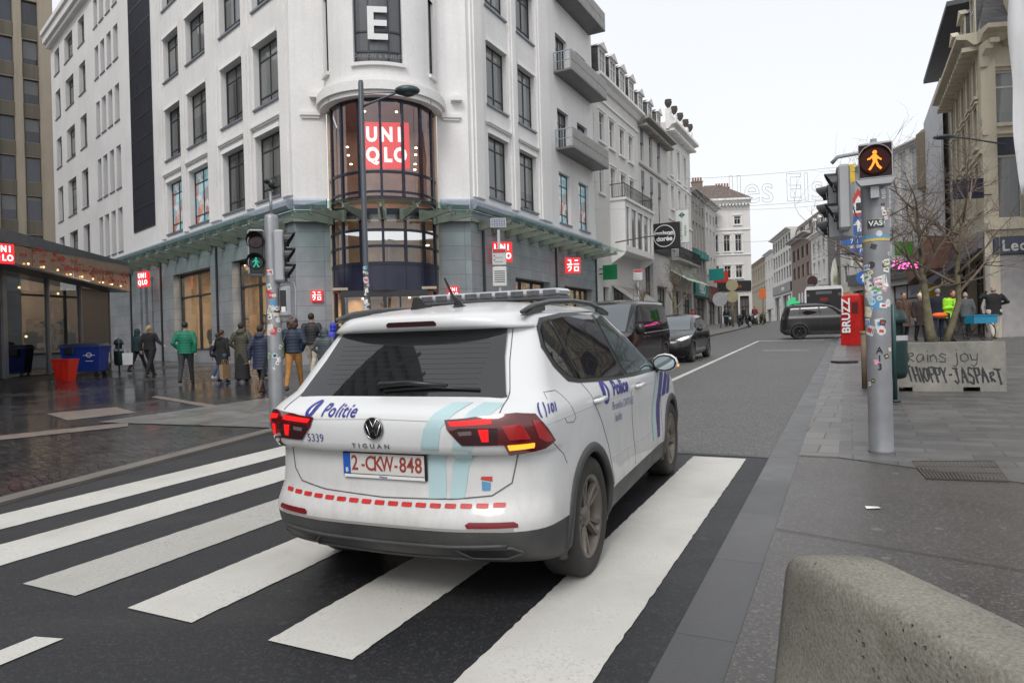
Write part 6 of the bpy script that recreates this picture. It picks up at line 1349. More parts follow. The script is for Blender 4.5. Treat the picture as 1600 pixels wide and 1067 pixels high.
# van
vn = simple_car('van', 'black van with chrome waistline coming down the street beside the police car', 'van', 5.0, 1.92, 1.95, dict(xr=[(.2, .1), (.5, 0), (1.0, .02), (1.5, .09), (1.8, .17), (1.88, .3), (1.92, .6)], xf=[(.2, 4.8), (.5, 5.0), (.8, 4.98), (1.0, 4.75), (1.1, 4.35), (1.3, 4.02), (1.6, 3.62), (1.8, 3.3), (1.88, 2.9), (1.92, 2.4)], w=[(.2, .90), (.4, .95), (.9, .975), (1.1, .96), (1.5, .88), (1.8, .80), (1.87, .68), (1.9, .45), (1.92, .1)]), (.95, 4.1), .35, M_PBLK, .97)
vn.place(*AB(18.9, -5.3), rad(63.7+180)); vn.wheels(spokes=6)
for md in 'RL':
    vn.decal('side_window', [(.25, 1.16), (.30, 1.66), (1.5, 1.70), (1.5, 1.12)], md, M_GLC, .004, .08); vn.decal('side_window', [(1.58, 1.12), (1.58, 1.70), (2.85, 1.70), (2.95, 1.12)], md, M_GLC, .004, .08); vn.decal('side_window', [(3.05, 1.12), (3.0, 1.68), (3.35, 1.62), (4.1, 1.12)], md, M_GLC, .004, .08)
    vn.line('chrome_strip', [(.2, 1.09), (3.0, 1.06)], md, M_CHR, .014, .004, n=14); vn.line('door_gap', [(3.0, 1.7), (2.98, .35)], md, M_GAP, .005); vn.line('door_gap', [(1.54, 1.7), (1.52, .35)], md, M_GAP, .005)
    sg = 1 if md == 'L' else -1
    b = MB(); b.smooth = True; b.sphere((4.0, sg*1.12, 1.18), (.07, .12, .13), 10, 8); b.build('wing_mirror', M_TRIMB, vn.root)
    for x in (2.8, 3.2): b = MB(); b.smooth = True; y = vn.half(x, .98); b.tube([(x-.1, sg*(y+.01), .98), (x-.06, sg*(y+.04), .98), (x+.06, sg*(y+.04), .98), (x+.1, sg*(y+.01), .98)], .015, 6); b.build('door_handle', M_PBLK, vn.root)
    vn.decal('tail_light', [(.0+.05, 1.0), (.05, 1.45), (.16, 1.45), (.16, 1.0)], md, M_TAILD, .005)
vn.decal('windscreen', [(-.80, 1.13), (.80, 1.13), (.70, 1.78), (-.70, 1.78)], 'F', window_glass('pale_windscreen', (.10, .115, .125), .03, False), .005, .08)
for sg in (-1, 1): vn.decal('headlight', [(sg*.52, .92), (sg*.9, .98), (sg*.9, .80), (sg*.55, .78)], 'F', M_LENSC, .006)
vn.decal('grille', [(.48, .90), (-.48, .90), (-.5, .68), (.5, .68)], 'F', M_TRIMB, .006)
# small dark hatchback with its headlights on
ya = simple_car('hatchback', 'small dark hatchback with headlights on, waiting behind the black van', 'car', 3.94, 1.50, 1.72, dict(xr=[(.2, .15), (.45, 0), (.85, .06), (1.0, .14), (1.3, .38), (1.42, .5), (1.5, 1.0)], xf=[(.2, 3.8), (.45, 3.94), (.68, 3.88), (.85, 3.5), (.95, 3.05), (1.02, 2.85), (1.25, 2.38), (1.42, 1.95), (1.5, 1.5)], w=[(.2, .78), (.4, .83), (.7, .86), (.88, .85), (1.0, .79), (1.25, .68), (1.42, .56), (1.47, .40), (1.5, .08)]), (.65, 3.2), .31, M_PDK, .98)
ya.place(*AB(24.0, -5.05), rad(63.7+180)); ya.wheels(spokes=6, rim=.21)
for md in 'RL':
    ya.decal('side_window', [(.50, 1.02), (.62, 1.22), (.9, 1.36), (1.62, 1.40), (1.66, .99)], md, M_GLC, .004); ya.decal('side_window', [(1.70, .985), (1.66, 1.40), (2.05, 1.34), (2.72, .99)], md, M_GLC, .004); ya.line('door_gap', [(1.68, 1.4), (1.72, .35)], md, M_GAP, .004); ya.line('door_gap', [(2.78, .97), (2.78, .35)], md, M_GAP, .004)
    sg = 1 if md == 'L' else -1; b = MB(); b.smooth = True; b.sphere((2.6, sg*.93, 1.0), (.06, .10, .07), 10, 8); b.build('wing_mirror', M_PDK, ya.root)
ya.decal('windscreen', [(-.66, .99), (.66, .99), (.52, 1.40), (-.52, 1.40)], 'F', window_glass('pale_windscreen', (.10, .115, .125), .03, False), .005, .06)
for sg in (-1, 1):
    h = ya.decal('headlight', [(sg*.42, .70), (sg*.60, .78), (sg*.84, .84), (sg*.80, .74), (sg*.60, .66)], 'F', M_LENSC, .006); ya.decal('lit_lamp', [(sg*.50, .715), (sg*.62, .765), (sg*.76, .80), (sg*.74, .75), (sg*.60, .69)], 'F', M_HL, .010, parent=h); ya.decal('fog_lamp', [(sg*.58, .38), (sg*.76, .40), (sg*.76, .32), (sg*.6, .30)], 'F', M_TRIMB, .006)
ya.decal('grille', [(.40, .58), (-.40, .58), (-.5, .34), (.5, .34)], 'F', M_TRIMB, .006)
# boxy dark suv crossing at the far junction
je = simple_car('suv', 'boxy matt dark grey SUV crossing the street at the junction', 'car', 4.2, 1.70, 1.80, dict(xr=[(.2, .2), (.4, 0), (.9, .03), (1.1, .08), (1.5, .2), (1.62, .3), (1.7, .8)], xf=[(.2, 4.0), (.45, 4.2), (.85, 4.16), (1.02, 4.02), (1.08, 3.3), (1.12, 2.95), (1.3, 2.75), (1.55, 2.38), (1.64, 2.1), (1.7, 1.7)], w=[(.2, .80), (.4, .86), (.7, .90), (1.0, .89), (1.1, .84), (1.5, .73), (1.62, .62), (1.66, .5), (1.7, .1)]), (.80, 3.36), .36, M_PANT, 1.03, clad=M_CLAD)
je.place(13.85, 35.2, rad(-17)); je.wheels(spokes=5, rim=.24, rimm=mat('black_rim', (.03, .03, .032), .4, .5, var=.2)); je.arches(M_CLAD, .38, .44)
for md in 'RL':
    je.decal('side_window', [(.30, 1.16), (.36, 1.48), (.80, 1.50), (.80, 1.16)], md, M_GLC, .004); je.decal('side_window', [(.88, 1.14), (.90, 1.51), (1.66, 1.52), (1.70, 1.12)], md, M_GLC, .004); je.decal('side_window', [(1.78, 1.12), (1.74, 1.52), (2.20, 1.50), (2.66, 1.14)], md, M_GLC, .004)
    for x in (.84, 1.74, 2.98): je.line('door_gap', [(x, 1.12), (x+.02, .4)], md, M_GAP, .004)
    sg = 1 if md == 'L' else -1; b = MB(); b.smooth = True; b.sphere((2.72, sg*1.0, 1.14), (.07, .11, .09), 10, 8); b.build('wing_mirror', M_TRIMB, je.root)
    b = MB(); b.smooth = True; b.tube([(.5, sg*.62, 1.66), (.7, sg*.62, 1.72), (2.0, sg*.62, 1.73), (2.25, sg*.62, 1.66)], .018, 6); b.build('roof_rail', M_TRIMB, je.root)
    je.decal('tail_light', [(.02, .98), (.02, 1.14), (.15, 1.14), (.15, .98)], md, M_TAILD, .006); je.decal('headlight', [(4.0, .98), (4.12, .98), (4.12, .84), (4.02, .84)], md, M_HL, .006)
je.decal('windscreen', [(-.72, 1.13), (.72, 1.13), (.62, 1.58), (-.62, 1.58)], 'F', window_glass('pale_windscreen', (.10, .115, .125), .03, False), .005, .06); je.decal('rear_window', [(-.65, 1.14), (.65, 1.14), (.58, 1.5), (-.58, 1.5)], 'B', M_GLC, .004, .06)
# small white car far off
wc = simple_car('small_white_car', 'small white car parked far down the street beyond the junction', 'car', 3.6, 1.5, 1.65, dict(xr=[(.2, .1), (.5, 0), (.95, .08), (1.3, .35), (1.5, .9)], xf=[(.2, 3.5), (.5, 3.6), (.8, 3.4), (.95, 2.9), (1.05, 2.7), (1.4, 2.0), (1.5, 1.5)], w=[(.2, .75), (.5, .8), (.9, .8), (1.1, .72), (1.4, .55), (1.5, .1)]), (.6, 2.9), .3, M_PWH, 1)
wc.place(27.3, 66.5, rad(60)); wc.wheels(spokes=5, rim=.19)
for md in 'RL': wc.decal('side_window', [(.5, .98), (.7, 1.3), (1.6, 1.38), (2.6, .98)], md, M_GLC, .004, .08)
wc.decal('rear_window', [(-.6, 1.0), (.6, 1.0), (.5, 1.32), (-.5, 1.32)], 'B', M_GLC, .004); wc.decal('windscreen', [(-.62, 1.0), (.62, 1.0), (.5, 1.38), (-.5, 1.38)], 'F', M_GLC, .004, .08)
for sg in (-1, 1): wc.decal('tail_light', [(sg*.6, .7), (sg*.74, .7), (sg*.72, .95), (sg*.62, .95)], 'B', M_TAILD, .006)
# bus seen from behind
br_ = thing('bus', 'white and black city bus driving away, seen over the roof of the SUV', 'bus', (21.45, 46.8, G(21.4, 46.8)), rad(63.7-90), group='vehicles in the street')
b = MB(); pr = [(-1.2, .3), (1.2, .3), (1.2, 2.75), (1.08, 3.0), (-1.08, 3.0), (-1.2, 2.75)]; b.prism(pr, 0, 11.5); b.build('body', mat('bus_white', (.74, .75, .76), .35, var=.06), br_)
b = MB(); b.bbox(-1.10, 1.10, -.03, -.003, 1.35, 2.78, .02); b.build('rear_window', M_TRIMB, br_); b = MB(); b.bbox(-.5, .5, -.045, -.031, 2.45, 2.66, .01); b.build('roof_panel', mat('bus_grey', (.12, .12, .13), .5), br_)
for sg in (-1, 1):
    b = MB(); b.bbox(sg*.98-.10, sg*.98+.10, -.05, -.031, 2.3, 2.5, .01); b.build('tail_light', M_TAILD, br_); b = MB(); b.bbox(sg*1.0-.12, sg*1.0+.12, -.04, -.004, .8, 1.3, .01); b.build('tail_light', M_TAILD, br_)
    b = MB(); b.box(sg*1.201-.004, sg*1.201+.004, .4, 11.2, 1.3, 2.6); b.build('side_window', M_GLC, br_)
    for y in (3.0, 8.8): b = MB(); b.smooth = True; b.cyl((sg*.95, y, .48), (sg*1.23, y, .48), .48, 24); b.build('wheel', mat('tyre_rubber', (.028, .026, .024), .85), br_)
b = MB(); b.bbox(-.9, .9, -.06, -.004, .35, .62, .02); b.build('bumper', M_CLAD, br_); b = MB(); b.box(-.25, .25, -.035, -.0305, 2.0, 2.2); b.build('route_display', glow('bus_display', (.3, .02, .015), .2), br_)
b = MB(); b.box(-1.05, -.65, .5, 2.2, 3.0, 3.2); b.build('roof_pod', mat('bus_grey', (.12, .12, .13), .5), br_)
# parked scooters
def scooter(x, y, rz, label, m):
    o = thing('motor_scooter', label, 'scooter', (x, y, G(x, y)+.09), rz, group='motor scooters parked far up the left pavement')
    b = MB(); b.smooth = True; b.tube([(-.62, 0, .55), (-.4, 0, .72), (-.05, 0, .70), (.05, 0, .40), (.35, 0, .32), (.45, 0, .5), (.55, 0, .9)], [.10, .16, .15, .12, .12, .13, .09], 10); b.build('body', m, o)
    b = MB(); b.smooth = True; b.tube([(-.5, 0, .80), (-.15, 0, .84), (.05, 0, .78)], [.10, .13, .08], 8); b.build('seat', M_TRIMB, o)
    b = MB(); b.tube([(.5, -.32, 1.05), (.55, 0, 1.0), (.5, .32, 1.05)], .02, 6); b.build('handlebar', M_TRIMB, o)
    for xx in (-.55, .68):
        b = MB(); b.smooth = True; b.lathe([(.16, -.05), (.25, -.055), (.27, 0), (.25, .055), (.16, .05)], (0, 0, 0), 20); w_ = b.build('wheel', mat('tyre_rubber', (.028, .026, .024), .85), o); w_.location = (xx, 0, .27); w_.rotation_euler = (PI/2, 0, 0)
    b = MB(); b.smooth = True; b.sphere((.62, 0, .88), (.09, .12, .12), 8, 6); b.build('headlight', M_LENSC, o)
for i, (x, y, rz, lb, m) in enumerate(((21.6, 64.5, 1.0, 'black motor scooter, nearest the waste bin by the kerb', M_PBLK), (22.9, 65.6, .8, 'dark grey motor scooter, second along the kerb', M_PANT), (24.0, 67.0, 1.1, 'white motor scooter between two dark ones', M_PWH), (25.0, 68.0, .9, 'black motor scooter in front of the white closing house', M_PDK), (20.4, 63.8, 1.3, 'silver motor scooter at the left end of the parked row', M_LENSC))): scooter(x, y, rz, lb, m)
# ------------------------------------------------------------------ traffic lights
M_POLE = mat('galvanised_pole', (.26, .265, .28), .45, .35, var=.14, vs=4, bmp=.1, bs=60); M_HOUS = mat('signal_housing', (.36, .365, .38), .45, .1, var=.08)
def stick_cols():
    cs = [(.72, .72, .70), (.60, .60, .62), (.05, .05, .06), (.10, .32, .10), (.45, .06, .06), (.08, .16, .40), (.60, .45, .10), (.55, .30, .38), (.40, .55, .60), (.65, .58, .45)]
    return [mat('sticker_%s' % n_, c, .5, var=.25, vs=30) for n_, c in zip(('white', 'grey', 'black', 'green', 'red', 'blue', 'yellow', 'pink', 'cyan', 'cream'), cs)]
STK = stick_cols()
def stickers(parent, r_of, zs_, n, seed, a_mid, spread, smin=.03, smax=.09):
    r = random.Random(seed)
    for i in range(n):
        z = zs_[0]+(zs_[1]-zs_[0])*r.random()**1.0; a = a_mid+(r.random()-.5)*spread; w_ = smin+(smax-smin)*r.random(); h = w_*(.5+r.random()*.9); rr = r_of(z)+.0015+.0004*i % .002
        rnd = r.random() < .3; rot = (r.random()-.5)*.7; mi = r.choice([0, 0, 0, 0, 1, 1, 1, 1, 2, 2, 1, 9, 9, 3, 4, 5, 7, 8][:18])
        shape = [(math.cos(q*PI/8)*w_/2, math.sin(q*PI/8)*w_/2) for q in range(16)] if rnd else [(-w_/2, -h/2), (-w_/4, -h/2), (0, -h/2), (w_/4, -h/2), (w_/2, -h/2), (w_/2, h/2), (w_/4, h/2), (0, h/2), (-w_/4, h/2), (-w_/2, h/2)]
        def P(x, y, e=0): x, y = x*math.cos(rot)-y*math.sin(rot), x*math.sin(rot)+y*math.cos(rot); an = a+x/rr; return ((rr+e)*math.cos(an), (rr+e)*math.sin(an), z+y)
        b = MB(); nn = len(shape)
        if rnd: b.add([P(0, 0)]+[P(*p) for p in shape], [(0, k+1, (k+1) % nn+1) for k in range(nn)])
        else: b.add([P(*p) for p in shape], [(0, 1, 8, 9), (1, 2, 7, 8), (2, 3, 6, 7), (3, 4, 5, 6)])
        q = b.build('sticker', STK[mi], parent)
        if r.random() < .6:   # printed motif
            m2 = STK[(mi+2+r.randrange(3)) % 10]; k = .5
            b = MB(); x0, y0 = -w_*.25, -h*.2; b.add([P(x0, y0, .0008), (P(0, y0, .0008)), P(-x0, y0, .0008), P(-x0, -y0, .0008), P(0, -y0, .0008), P(x0, -y0, .0008)], [(0, 1, 4, 5), (1, 2, 3, 4)]); b.build('print', m2, q)
def signal_head(parent, F, n, kind, lit, name, w_=.30, pitch=.30, visor=True):
    """F: local frame, lens side is -y; n aspects from the top"""
    H_ = n*pitch+.06; b = MB(); b.M = F; b.bbox(-w_/2, w_/2, 0, .20, -H_/2, H_/2, .03); o = b.build(name, M_HOUS, parent)
    b = MB(); b.M = F; b.bbox(-w_/2+.025, w_/2-.025, -.012, -.001, -H_/2+.025, H_/2-.025, .005); b.build('face', M_TRIMB, o)
    for i in range(n):
        z = H_/2-.03-pitch*(i+.5); rr = .105
        b = MB(); b.M = F @ Matrix.Translation((0, -.014, z)) @ Matrix.Rotation(PI/2, 4, 'X'); b.lathe([(rr, 0), (rr*.9, .012), (0, .02)], (0, 0, 0), 24)
        b.build('lens', mat('dark_lens_%s' % ('red', 'green', 'amber')[i % 3], [(.05, .008, .006), (.006, .03, .02), (.06, .03, .006)][i % 3], .15, var=0), o)
        if visor:
            b = MB(); b.M = F @ Matrix.Translation((0, -.012, z)); N = 14; rings = []
            for k in range(N+1):
                a = rad(-35+250*k/N); L_ = .20*max(.25, math.sin(max(0, min(PI, (a+.6)/(PI+1.2)*PI)))); x, zz = (rr+.012)*math.cos(a), (rr+.012)*math.sin(a)
                rings.append([(x, 0, zz), (x*1.04, -L_, zz*1.04), (x*1.1, -L_, zz*1.1), (x*1.08, 0, zz*1.08)])
            b.loft(rings, True, True); b.build('visor', M_TRIMB, o)
        if i == lit: walker(o, F @ Matrix.Translation((0, -.042, z)), rr*.85, kind)
    return o
def walker(parent, F, s_, kind):
    m = glow('lit_amber_figure', (1, .25, .012), 1.6) if kind == 'amber' else glow('lit_green_figure', (.02, .5, .34), .8)
    b = MB(); b.M = F; sc = s_
    def poly(*p): b.prism([(x*sc, z*sc) for x, z in p], -.004, .004)
    b.M = F @ Matrix.Translation((0, 0, .62*sc)) @ Matrix.Rotation(PI/2, 4, 'X'); b.lathe([(.17*sc, -.004), (.17*sc, .004)], (0, 0, 0), 14); b.M = F
    poly((-.16, .44), (.12, .44), (.20, .30), (.16, -.12), (-.14, -.12), (-.20, .2)); poly((-.14, -.10), (.06, -.14), (-.12, -.50), (-.36, -.86), (-.50, -.76), (-.26, -.42)); poly((.02, -.12), (.17, -.10), (.30, -.48), (.52, -.72), (.40, -.86), (.14, -.56)); poly((-.15, .42), (-.17, .20), (-.34, .06), (-.56, .02), (-.56, .14), (-.36, .22)); poly((.12, .42), (.34, .14), (.52, .0), (.46, -.10), (.24, .06), (.14, .22))
    b.build('walking_figure', m, parent)
# right hand pole
rx, ry = 3.50, 6.52; rp = thing('traffic_light_pole', 'thick grey pole plastered with stickers, lit amber walking man on top', 'traffic light', (rx, ry, G(rx, ry)+.02))
b = MB(); b.smooth = True; b.lathe([(.118, 0), (.108, .03), (.106, .5), (.108, 1.2), (.116, 2.0), (.124, 2.6), (.124, 2.84)], (0, 0, 0), 32); b.lathe([(.112, 2.84), (.112, 2.91), (.09, 2.94), (.03, 2.96), (.028, 2.99)], (0, 0, 0), 24); b.build('pole', M_POLE, rp)
rr_of = lambda z: interp([(0, .11), (.5, .106), (1.2, .108), (2.0, .116), (2.6, .124), (3, .124)], z)
toC = math.atan2(-ry, -rx)
stickers(rp, rr_of, (1.15, 2.2), 26, 11, toC, 2.3); stickers(rp, rr_of, (1.25, 1.85), 18, 5, toC, 2.0, .05, .10); stickers(rp, rr_of, (2.2, 2.65), 9, 3, toC+.5, 1.2, .02, .05); stickers(rp, rr_of, (.55, 1.1), 5, 19, toC, 2.2, .03, .06)
def pole_text(parent, s_, a, z, size, m, r, bold=0):
    o = text(s_, m, parent, (0, 0, 0), size, ext=.0015, bold=bold); o.matrix_basis = Matrix.Rotation(a+PI/2, 4, 'Z') @ Matrix.Translation((0, -r-.002, z)) @ Matrix.Rotation(PI/2, 4, 'X'); return o
for i, c_ in enumerate('A13'): pole_text(rp, c_, toC+.05, .98-i*.078, .085, M_TRIMB, .112, .001)
b = MB(); b.M = Matrix.Rotation(toC+PI/2, 4, 'Z'); b.prism([(-.05, 1.0), (.062, 1.0), (.062, 1.06), (-.05, 1.06)], -.1350, -.1325) if 0 else None
q = MB(); rings = [[(rr_of(2.17)*1.01*math.cos(toC+k*.1)*1.0+.002*math.cos(toC+k*.1), (rr_of(2.17)*1.01+.002)*math.sin(toC+k*.1), z) for k in range(-6, 7)] for z in (2.13, 2.21)]; q.loft(rings, False, False, closed=False); q.build('black_label', STK[2], rp); pole_text(rp, 'VAS', toC, 2.17, .068, STK[0], rr_of(2.17)*1.01+.004, .001)
q = MB(); rings = [[((rr_of(2.05)+.003)*math.cos(toC+k*.1), (rr_of(2.05)+.003)*math.sin(toC+k*.1), z) for k in range(-12, 13)] for z in (2.035, 2.065)]; q.loft(rings, False, False, closed=False); q.build('tape_band', STK[5], rp); q = MB(); rings = [[((rr_of(2.05)+.003)*math.cos(toC+k*.1), (rr_of(2.05)+.003)*math.sin(toC+k*.1), z) for k in range(-12, 13)] for z in (2.01, 2.034)]; q.loft(rings, False, False, closed=False); q.build('tape_band', STK[6], rp)
Fc = Matrix.Rotation(toC+PI/2+.03, 4, 'Z')
b = MB(); b.M = Fc; b.bbox(-.135, .148, -.22, -.08, 2.57, 2.91, .012); hd = b.build('pedestrian_signal', M_HOUS, rp)
b = MB(); b.M = Fc @ Matrix.Translation((0, -.222, 2.74)) @ Matrix.Rotation(PI/2, 4, 'X'); b.lathe([(.130, 0), (.130, .02), (.118, .024), (0, .024)], (0, 0, 0), 32); b.build('lens', mat('dark_amber_lens', (.035, .006, .003), .6, var=0, spec=.2), hd); b = MB(); b.M = Fc; b.bbox(-.128, .138, -.2235, -.2195, 2.59, 2.89, .001); b.build('face', mat('dark_face', (.03, .014, .012), .6, var=.1, spec=.2), hd); walker(hd, Fc @ Matrix.Translation((0, -.252, 2.74)), .110, 'amber')
b = MB(); b.M = Fc @ Matrix.Translation((0, -.222, 2.74)); rings = []
for k in range(15): a = rad(10+160*k/14); rings.append([(.136*math.cos(a), 0, .136*math.sin(a)), (.138*math.cos(a), -.05, .138*math.sin(a)), (.143*math.cos(a), -.05, .143*math.sin(a)), (.142*math.cos(a), 0, .142*math.sin(a))])
b.loft(rings, True, True); b.build('visor', M_HOUS, hd)
b = MB(); b.M = Fc; b.prism([(-.16, 2.57), (.17, 2.57), (.13, 2.515), (-.12, 2.515)], -.24, -.10); b.box(-.04, .03, -.20, -.12, 2.40, 2.51); b.build('hood_bracket', M_HOUS, hd)
b = MB(); b.smooth = True; b.tube([(-.0, 0, 2.84), (-.12, .08, 2.88), (-.27, .16, 2.87), (-.31, .2, 2.82)], .02, 8); b.build('arm', M_HOUS, rp)
signal_head(rp, Matrix.Translation((-.26, .20, 2.47)) @ Matrix.Rotation(rad(-112), 4, 'Z') @ Matrix.Diagonal((.85, .55, .86, 1)), 2, 'green', -1, 'vehicle_signal', .24, .34)
signal_head(rp, Matrix.Translation((-.20, .42, 2.38)) @ Matrix.Rotation(rad(-150), 4, 'Z') @ Matrix.Diagonal((.8, .8, .8, 1)), 3, 'green', -1, 'vehicle_signal', .26, .22)
# left hand pole
lx, ly = -3.51, 10.1; lp = thing('traffic_light_pole', 'slim grey pole with green walking man and a camera on a thin mast', 'traffic light', (lx, ly, G(lx, ly)+.03))
b = MB(); b.smooth = True; b.lathe([(.112, 0), (.105, .04), (.100, 3.05), (.085, 3.1), (.03, 3.12)], (0, 0, 0), 24); b.lathe([(.022, 3.1), (.022, 3.45)], (0, 0, 0), 8); b.build('pole', M_POLE, lp)
tl_ = math.atan2(-ly, -lx); stickers(lp, lambda z: .103, (.75, 2.3), 26, 23, tl_, 2.3, .03, .10); stickers(lp, lambda z: .103, (1.35, 1.8), 14, 31, tl_, 2.0, .05, .11)
b = MB(); b.smooth = True; b.sphere((.03, -.02, 3.56), (.06, .05, .07), 10, 8); b.sphere((-.05, 0, 3.60), (.04, .07, .04), 8, 6); b.sphere((.08, 0, 3.52), (.03, .06, .03), 8, 6); b.tube([(0, 0, 3.4), (.06, .03, 3.47), (0, 0, 3.54)], .012, 5); b.build('camera', M_TRIMB, lp)
signal_head(lp, Matrix.Translation((-.23, -.02, 2.56)) @ Matrix.Rotation(rad(14), 4, 'Z'), 2, 'green', 1, 'pedestrian_signal', .24, .31)
signal_head(lp, Matrix.Translation((.20, -.03, 2.48)) @ Matrix.Rotation(rad(100), 4, 'Z') @ Matrix.Diagonal((1, .72, 1, 1)), 3, 'green', -1, 'vehicle_signal', .26, .235)
b = MB(); b.bbox(.11, .27, -.10, .04, 1.58, 2.06, .04); bx_ = b.build('push_button_box', M_HOUS, lp); b = MB(); b.box(.13, .22, -.106, -.101, 1.68, 1.98); b.build('label', M_TRIMB, bx_); b = MB(); b.box(.15, .21, -.110, -.1065, 1.66, 1.74); b.build('notice', M_WH, bx_)
b = MB(); b.smooth = True; b.tube([(.10, .02, 2.12), (.30, .02, 2.10), (.32, .02, 2.0), (.32, .02, 1.62), (.28, .02, 1.54), (.10, .02, 1.53)], .012, 6); b.build('guard_bar', M_HOUS, lp)
# street lamp in front of the entrance
sx_, sy_ = -3.80, 18.0; sp = thing('street_lamp', 'slim dark grey street lamp in front of the rounded shop entrance', 'street lamp', (sx_, sy_, G(sx_, sy_)+.03))
M_SL = mat('lamp_post_paint', (.075, .085, .10), .45, .3, var=.1)
b = MB(); b.smooth = True; b.lathe([(.11, 0), (.11, 1.2), (.075, 1.4), (.07, 7.85), (.05, 7.9)], (0, 0, 0), 16); b.build('pole', M_SL, sp)
b = MB(); b.smooth = True; b.tube([(0, 0, 7.2), (.3, -.0, 7.32), (.8, 0, 7.50), (1.0, 0, 7.58)], .03, 8); b.tube([(0, 0, 7.55), (.5, 0, 7.56), (.9, 0, 7.56)], .012, 6); ar = b.build('arm', M_SL, sp)
b = MB(); b.smooth = True; b.sphere((1.22, 0, 7.60), (.34, .22, .13), 16, 10); b.build('lamp_head', mat('lamp_head', (.05, .075, .08), .35, .3, var=.1), sp); b = MB(); b.smooth = True; b.sphere((1.24, 0, 7.55), (.22, .16, .11), 14, 8); b.build('lamp_glass', M_LENSD, sp)
stickers(sp, lambda z: .112 if z < 1.3 else .078, (.9, 3.0), 40, 8, math.atan2(-sy_, -sx_), 2.4, .05, .14)
# bus stops
def bus_stop(x, y, label, solar=True, lean=0):
    o = thing('bus_stop_sign', label, 'bus stop', (x, y, G(x, y)+.06), math.atan2(y, x)-PI/2)
    k = 1.0; top = 4.0 if solar else 3.3
    b = MB(); b.smooth = True; b.lathe([(.045, 0), (.04, top)], (0, 0, 0), 12); b.build('pole', M_HOUS, o)
    b = MB(); b.bbox(-.20, .20, -.08, -.03, 2.98, 3.46, .03); p_ = b.build('panel', mat('pale_grey_panel2', (.50, .50, .50), .5, var=.05), o); b = MB(); b.bbox(-.18, .18, -.088, -.081, 3.34, 3.45, .004); b.build('red_header', mat('stop_red', (.45, .03, .04), .5, var=.1), p_)
    b = MB()
    for i in range(2): b.box(-.13, .10, -.0835, -.0805, 3.08+i*.12, 3.092+i*.12); b.box(-.16, -.12, -.0835, -.0805, 3.12+i*.12, 3.16+i*.12)
    b.build('line_list', mat('print_grey', (.10, .10, .10), .6, var=0), p_)
    if solar:
        b = MB(); b.bbox(-.20, .20, -.08, -.03, 2.38, 2.95, .03); p2 = b.build('timetable', mat('timetable_white', (.58, .58, .56), .5, var=.05), o)
        b = MB(); [b.box(-.15, .15, -.0835, -.0805, 2.50+i*.06, 2.53+i*.06) for i in range(6)]; b.build('print', mat('print_grey', (.10, .10, .10), .6, var=0), p2)
        b = MB(); b.M = Matrix.Translation((0, 0, 4.2)) @ Matrix.Rotation(rad(-12), 4, 'X'); b.box(-.22, .22, -.02, .02, -.14, .14); s2 = b.build('solar_panel', M_HOUS, o); b = MB(); b.M = Matrix.Translation((0, 0, 4.2)) @ Matrix.Rotation(rad(-12), 4, 'X'); b.box(-.20, .20, -.024, -.021, -.12, .12); b.build('cells', brickmat('solar_cells', (.10, .11, .17), (.12, .13, .19), (.35, .36, .38), .07, .07, 'xz', .006, 0, .2, .1, 0), s2)
    return o
bus_stop(-.30, 19.5, 'bus stop pole with solar panel and timetable behind the police car'); bus_stop(5.65, 30.2, 'plain bus stop pole further up the left pavement near the awnings', False)
# right side: litter bin, planter, red box, sign posts
M_BIN = mat('green_bin_paint', (.012, .035, .035), .4, .2, var=.3, vs=4)
def litter_bin(x, y, label, s_=1, bag=False):
    o = thing('litter_bin', label, 'bin', (x, y, G(x, y)+.03), math.atan2(y, x)-PI/2, group='green street litter bins'); o.scale = (s_,)*3
    b = MB(); b.smooth = True; b.lathe([(.08, .30), (.14, .32), (.165, .40), (.168, .82), (.17, .84)], (0, 0, 0), 24); b.build('body', M_BIN, o)
    b = MB(); b.smooth = True; b.lathe([(.172, .84), (.172, .91)], (0, 0, 0), 24, cap0=False, cap1=False); b.build('band', mat('bin_band', (.42, .43, .44), .4, .3, var=.1), o)
    b = MB(); b.smooth = True; b.lathe([(.165, 1.08), (.168, 1.14), (.15, 1.22), (.10, 1.27), (.0, 1.29)], (0, 0, 0), 24); b.build('lid', M_BIN, o)
    b = MB(); [b.box(sx-.015, sx+.015, .12, .15, .3, 1.15) for sx in (-.10, .10)]; b.box(-.11, .11, .12, .16, .9, 1.1); b.build('back_frame', M_BIN, o)
    b = MB(); b.smooth = True; b.lathe([(.028, 0), (.028, 1.34), (.0, 1.36)], (0, -.20, 0), 10); b.lathe([(.07, 0), (.07, .02)], (0, -.20, 0), 12); b.build('post', mat('bin_post', (.03, .07, .075), .4, .3, var=.1), o)
    return o
litter_bin(5.66, 10.12, 'dark green litter bin with domed lid beside the sticker covered pole', 1.05)
lbn = litter_bin(-15.5, 26.9, 'dark green litter bin with a pale plastic bag tied on, by the glass pavilion', 1.05); litter_bin(19.2, 61.0, 'small dark litter bin on the far left pavement near the scooters', 1.15)
b = MB(); b.smooth = True; b.tube([(-15.62, 26.5, 1.35), (-15.64, 26.42, 1.18), (-15.68, 26.4, 1.0), (-15.68, 26.4, .9)], [.01, .06, .14, .10], 10); q = b.build('plastic_bag', mat('pale_bag', (.50, .48, .38), .5, var=.2)); tag(q, 'pale plastic bag hanging on the green bin by the pavilion', 'bag')
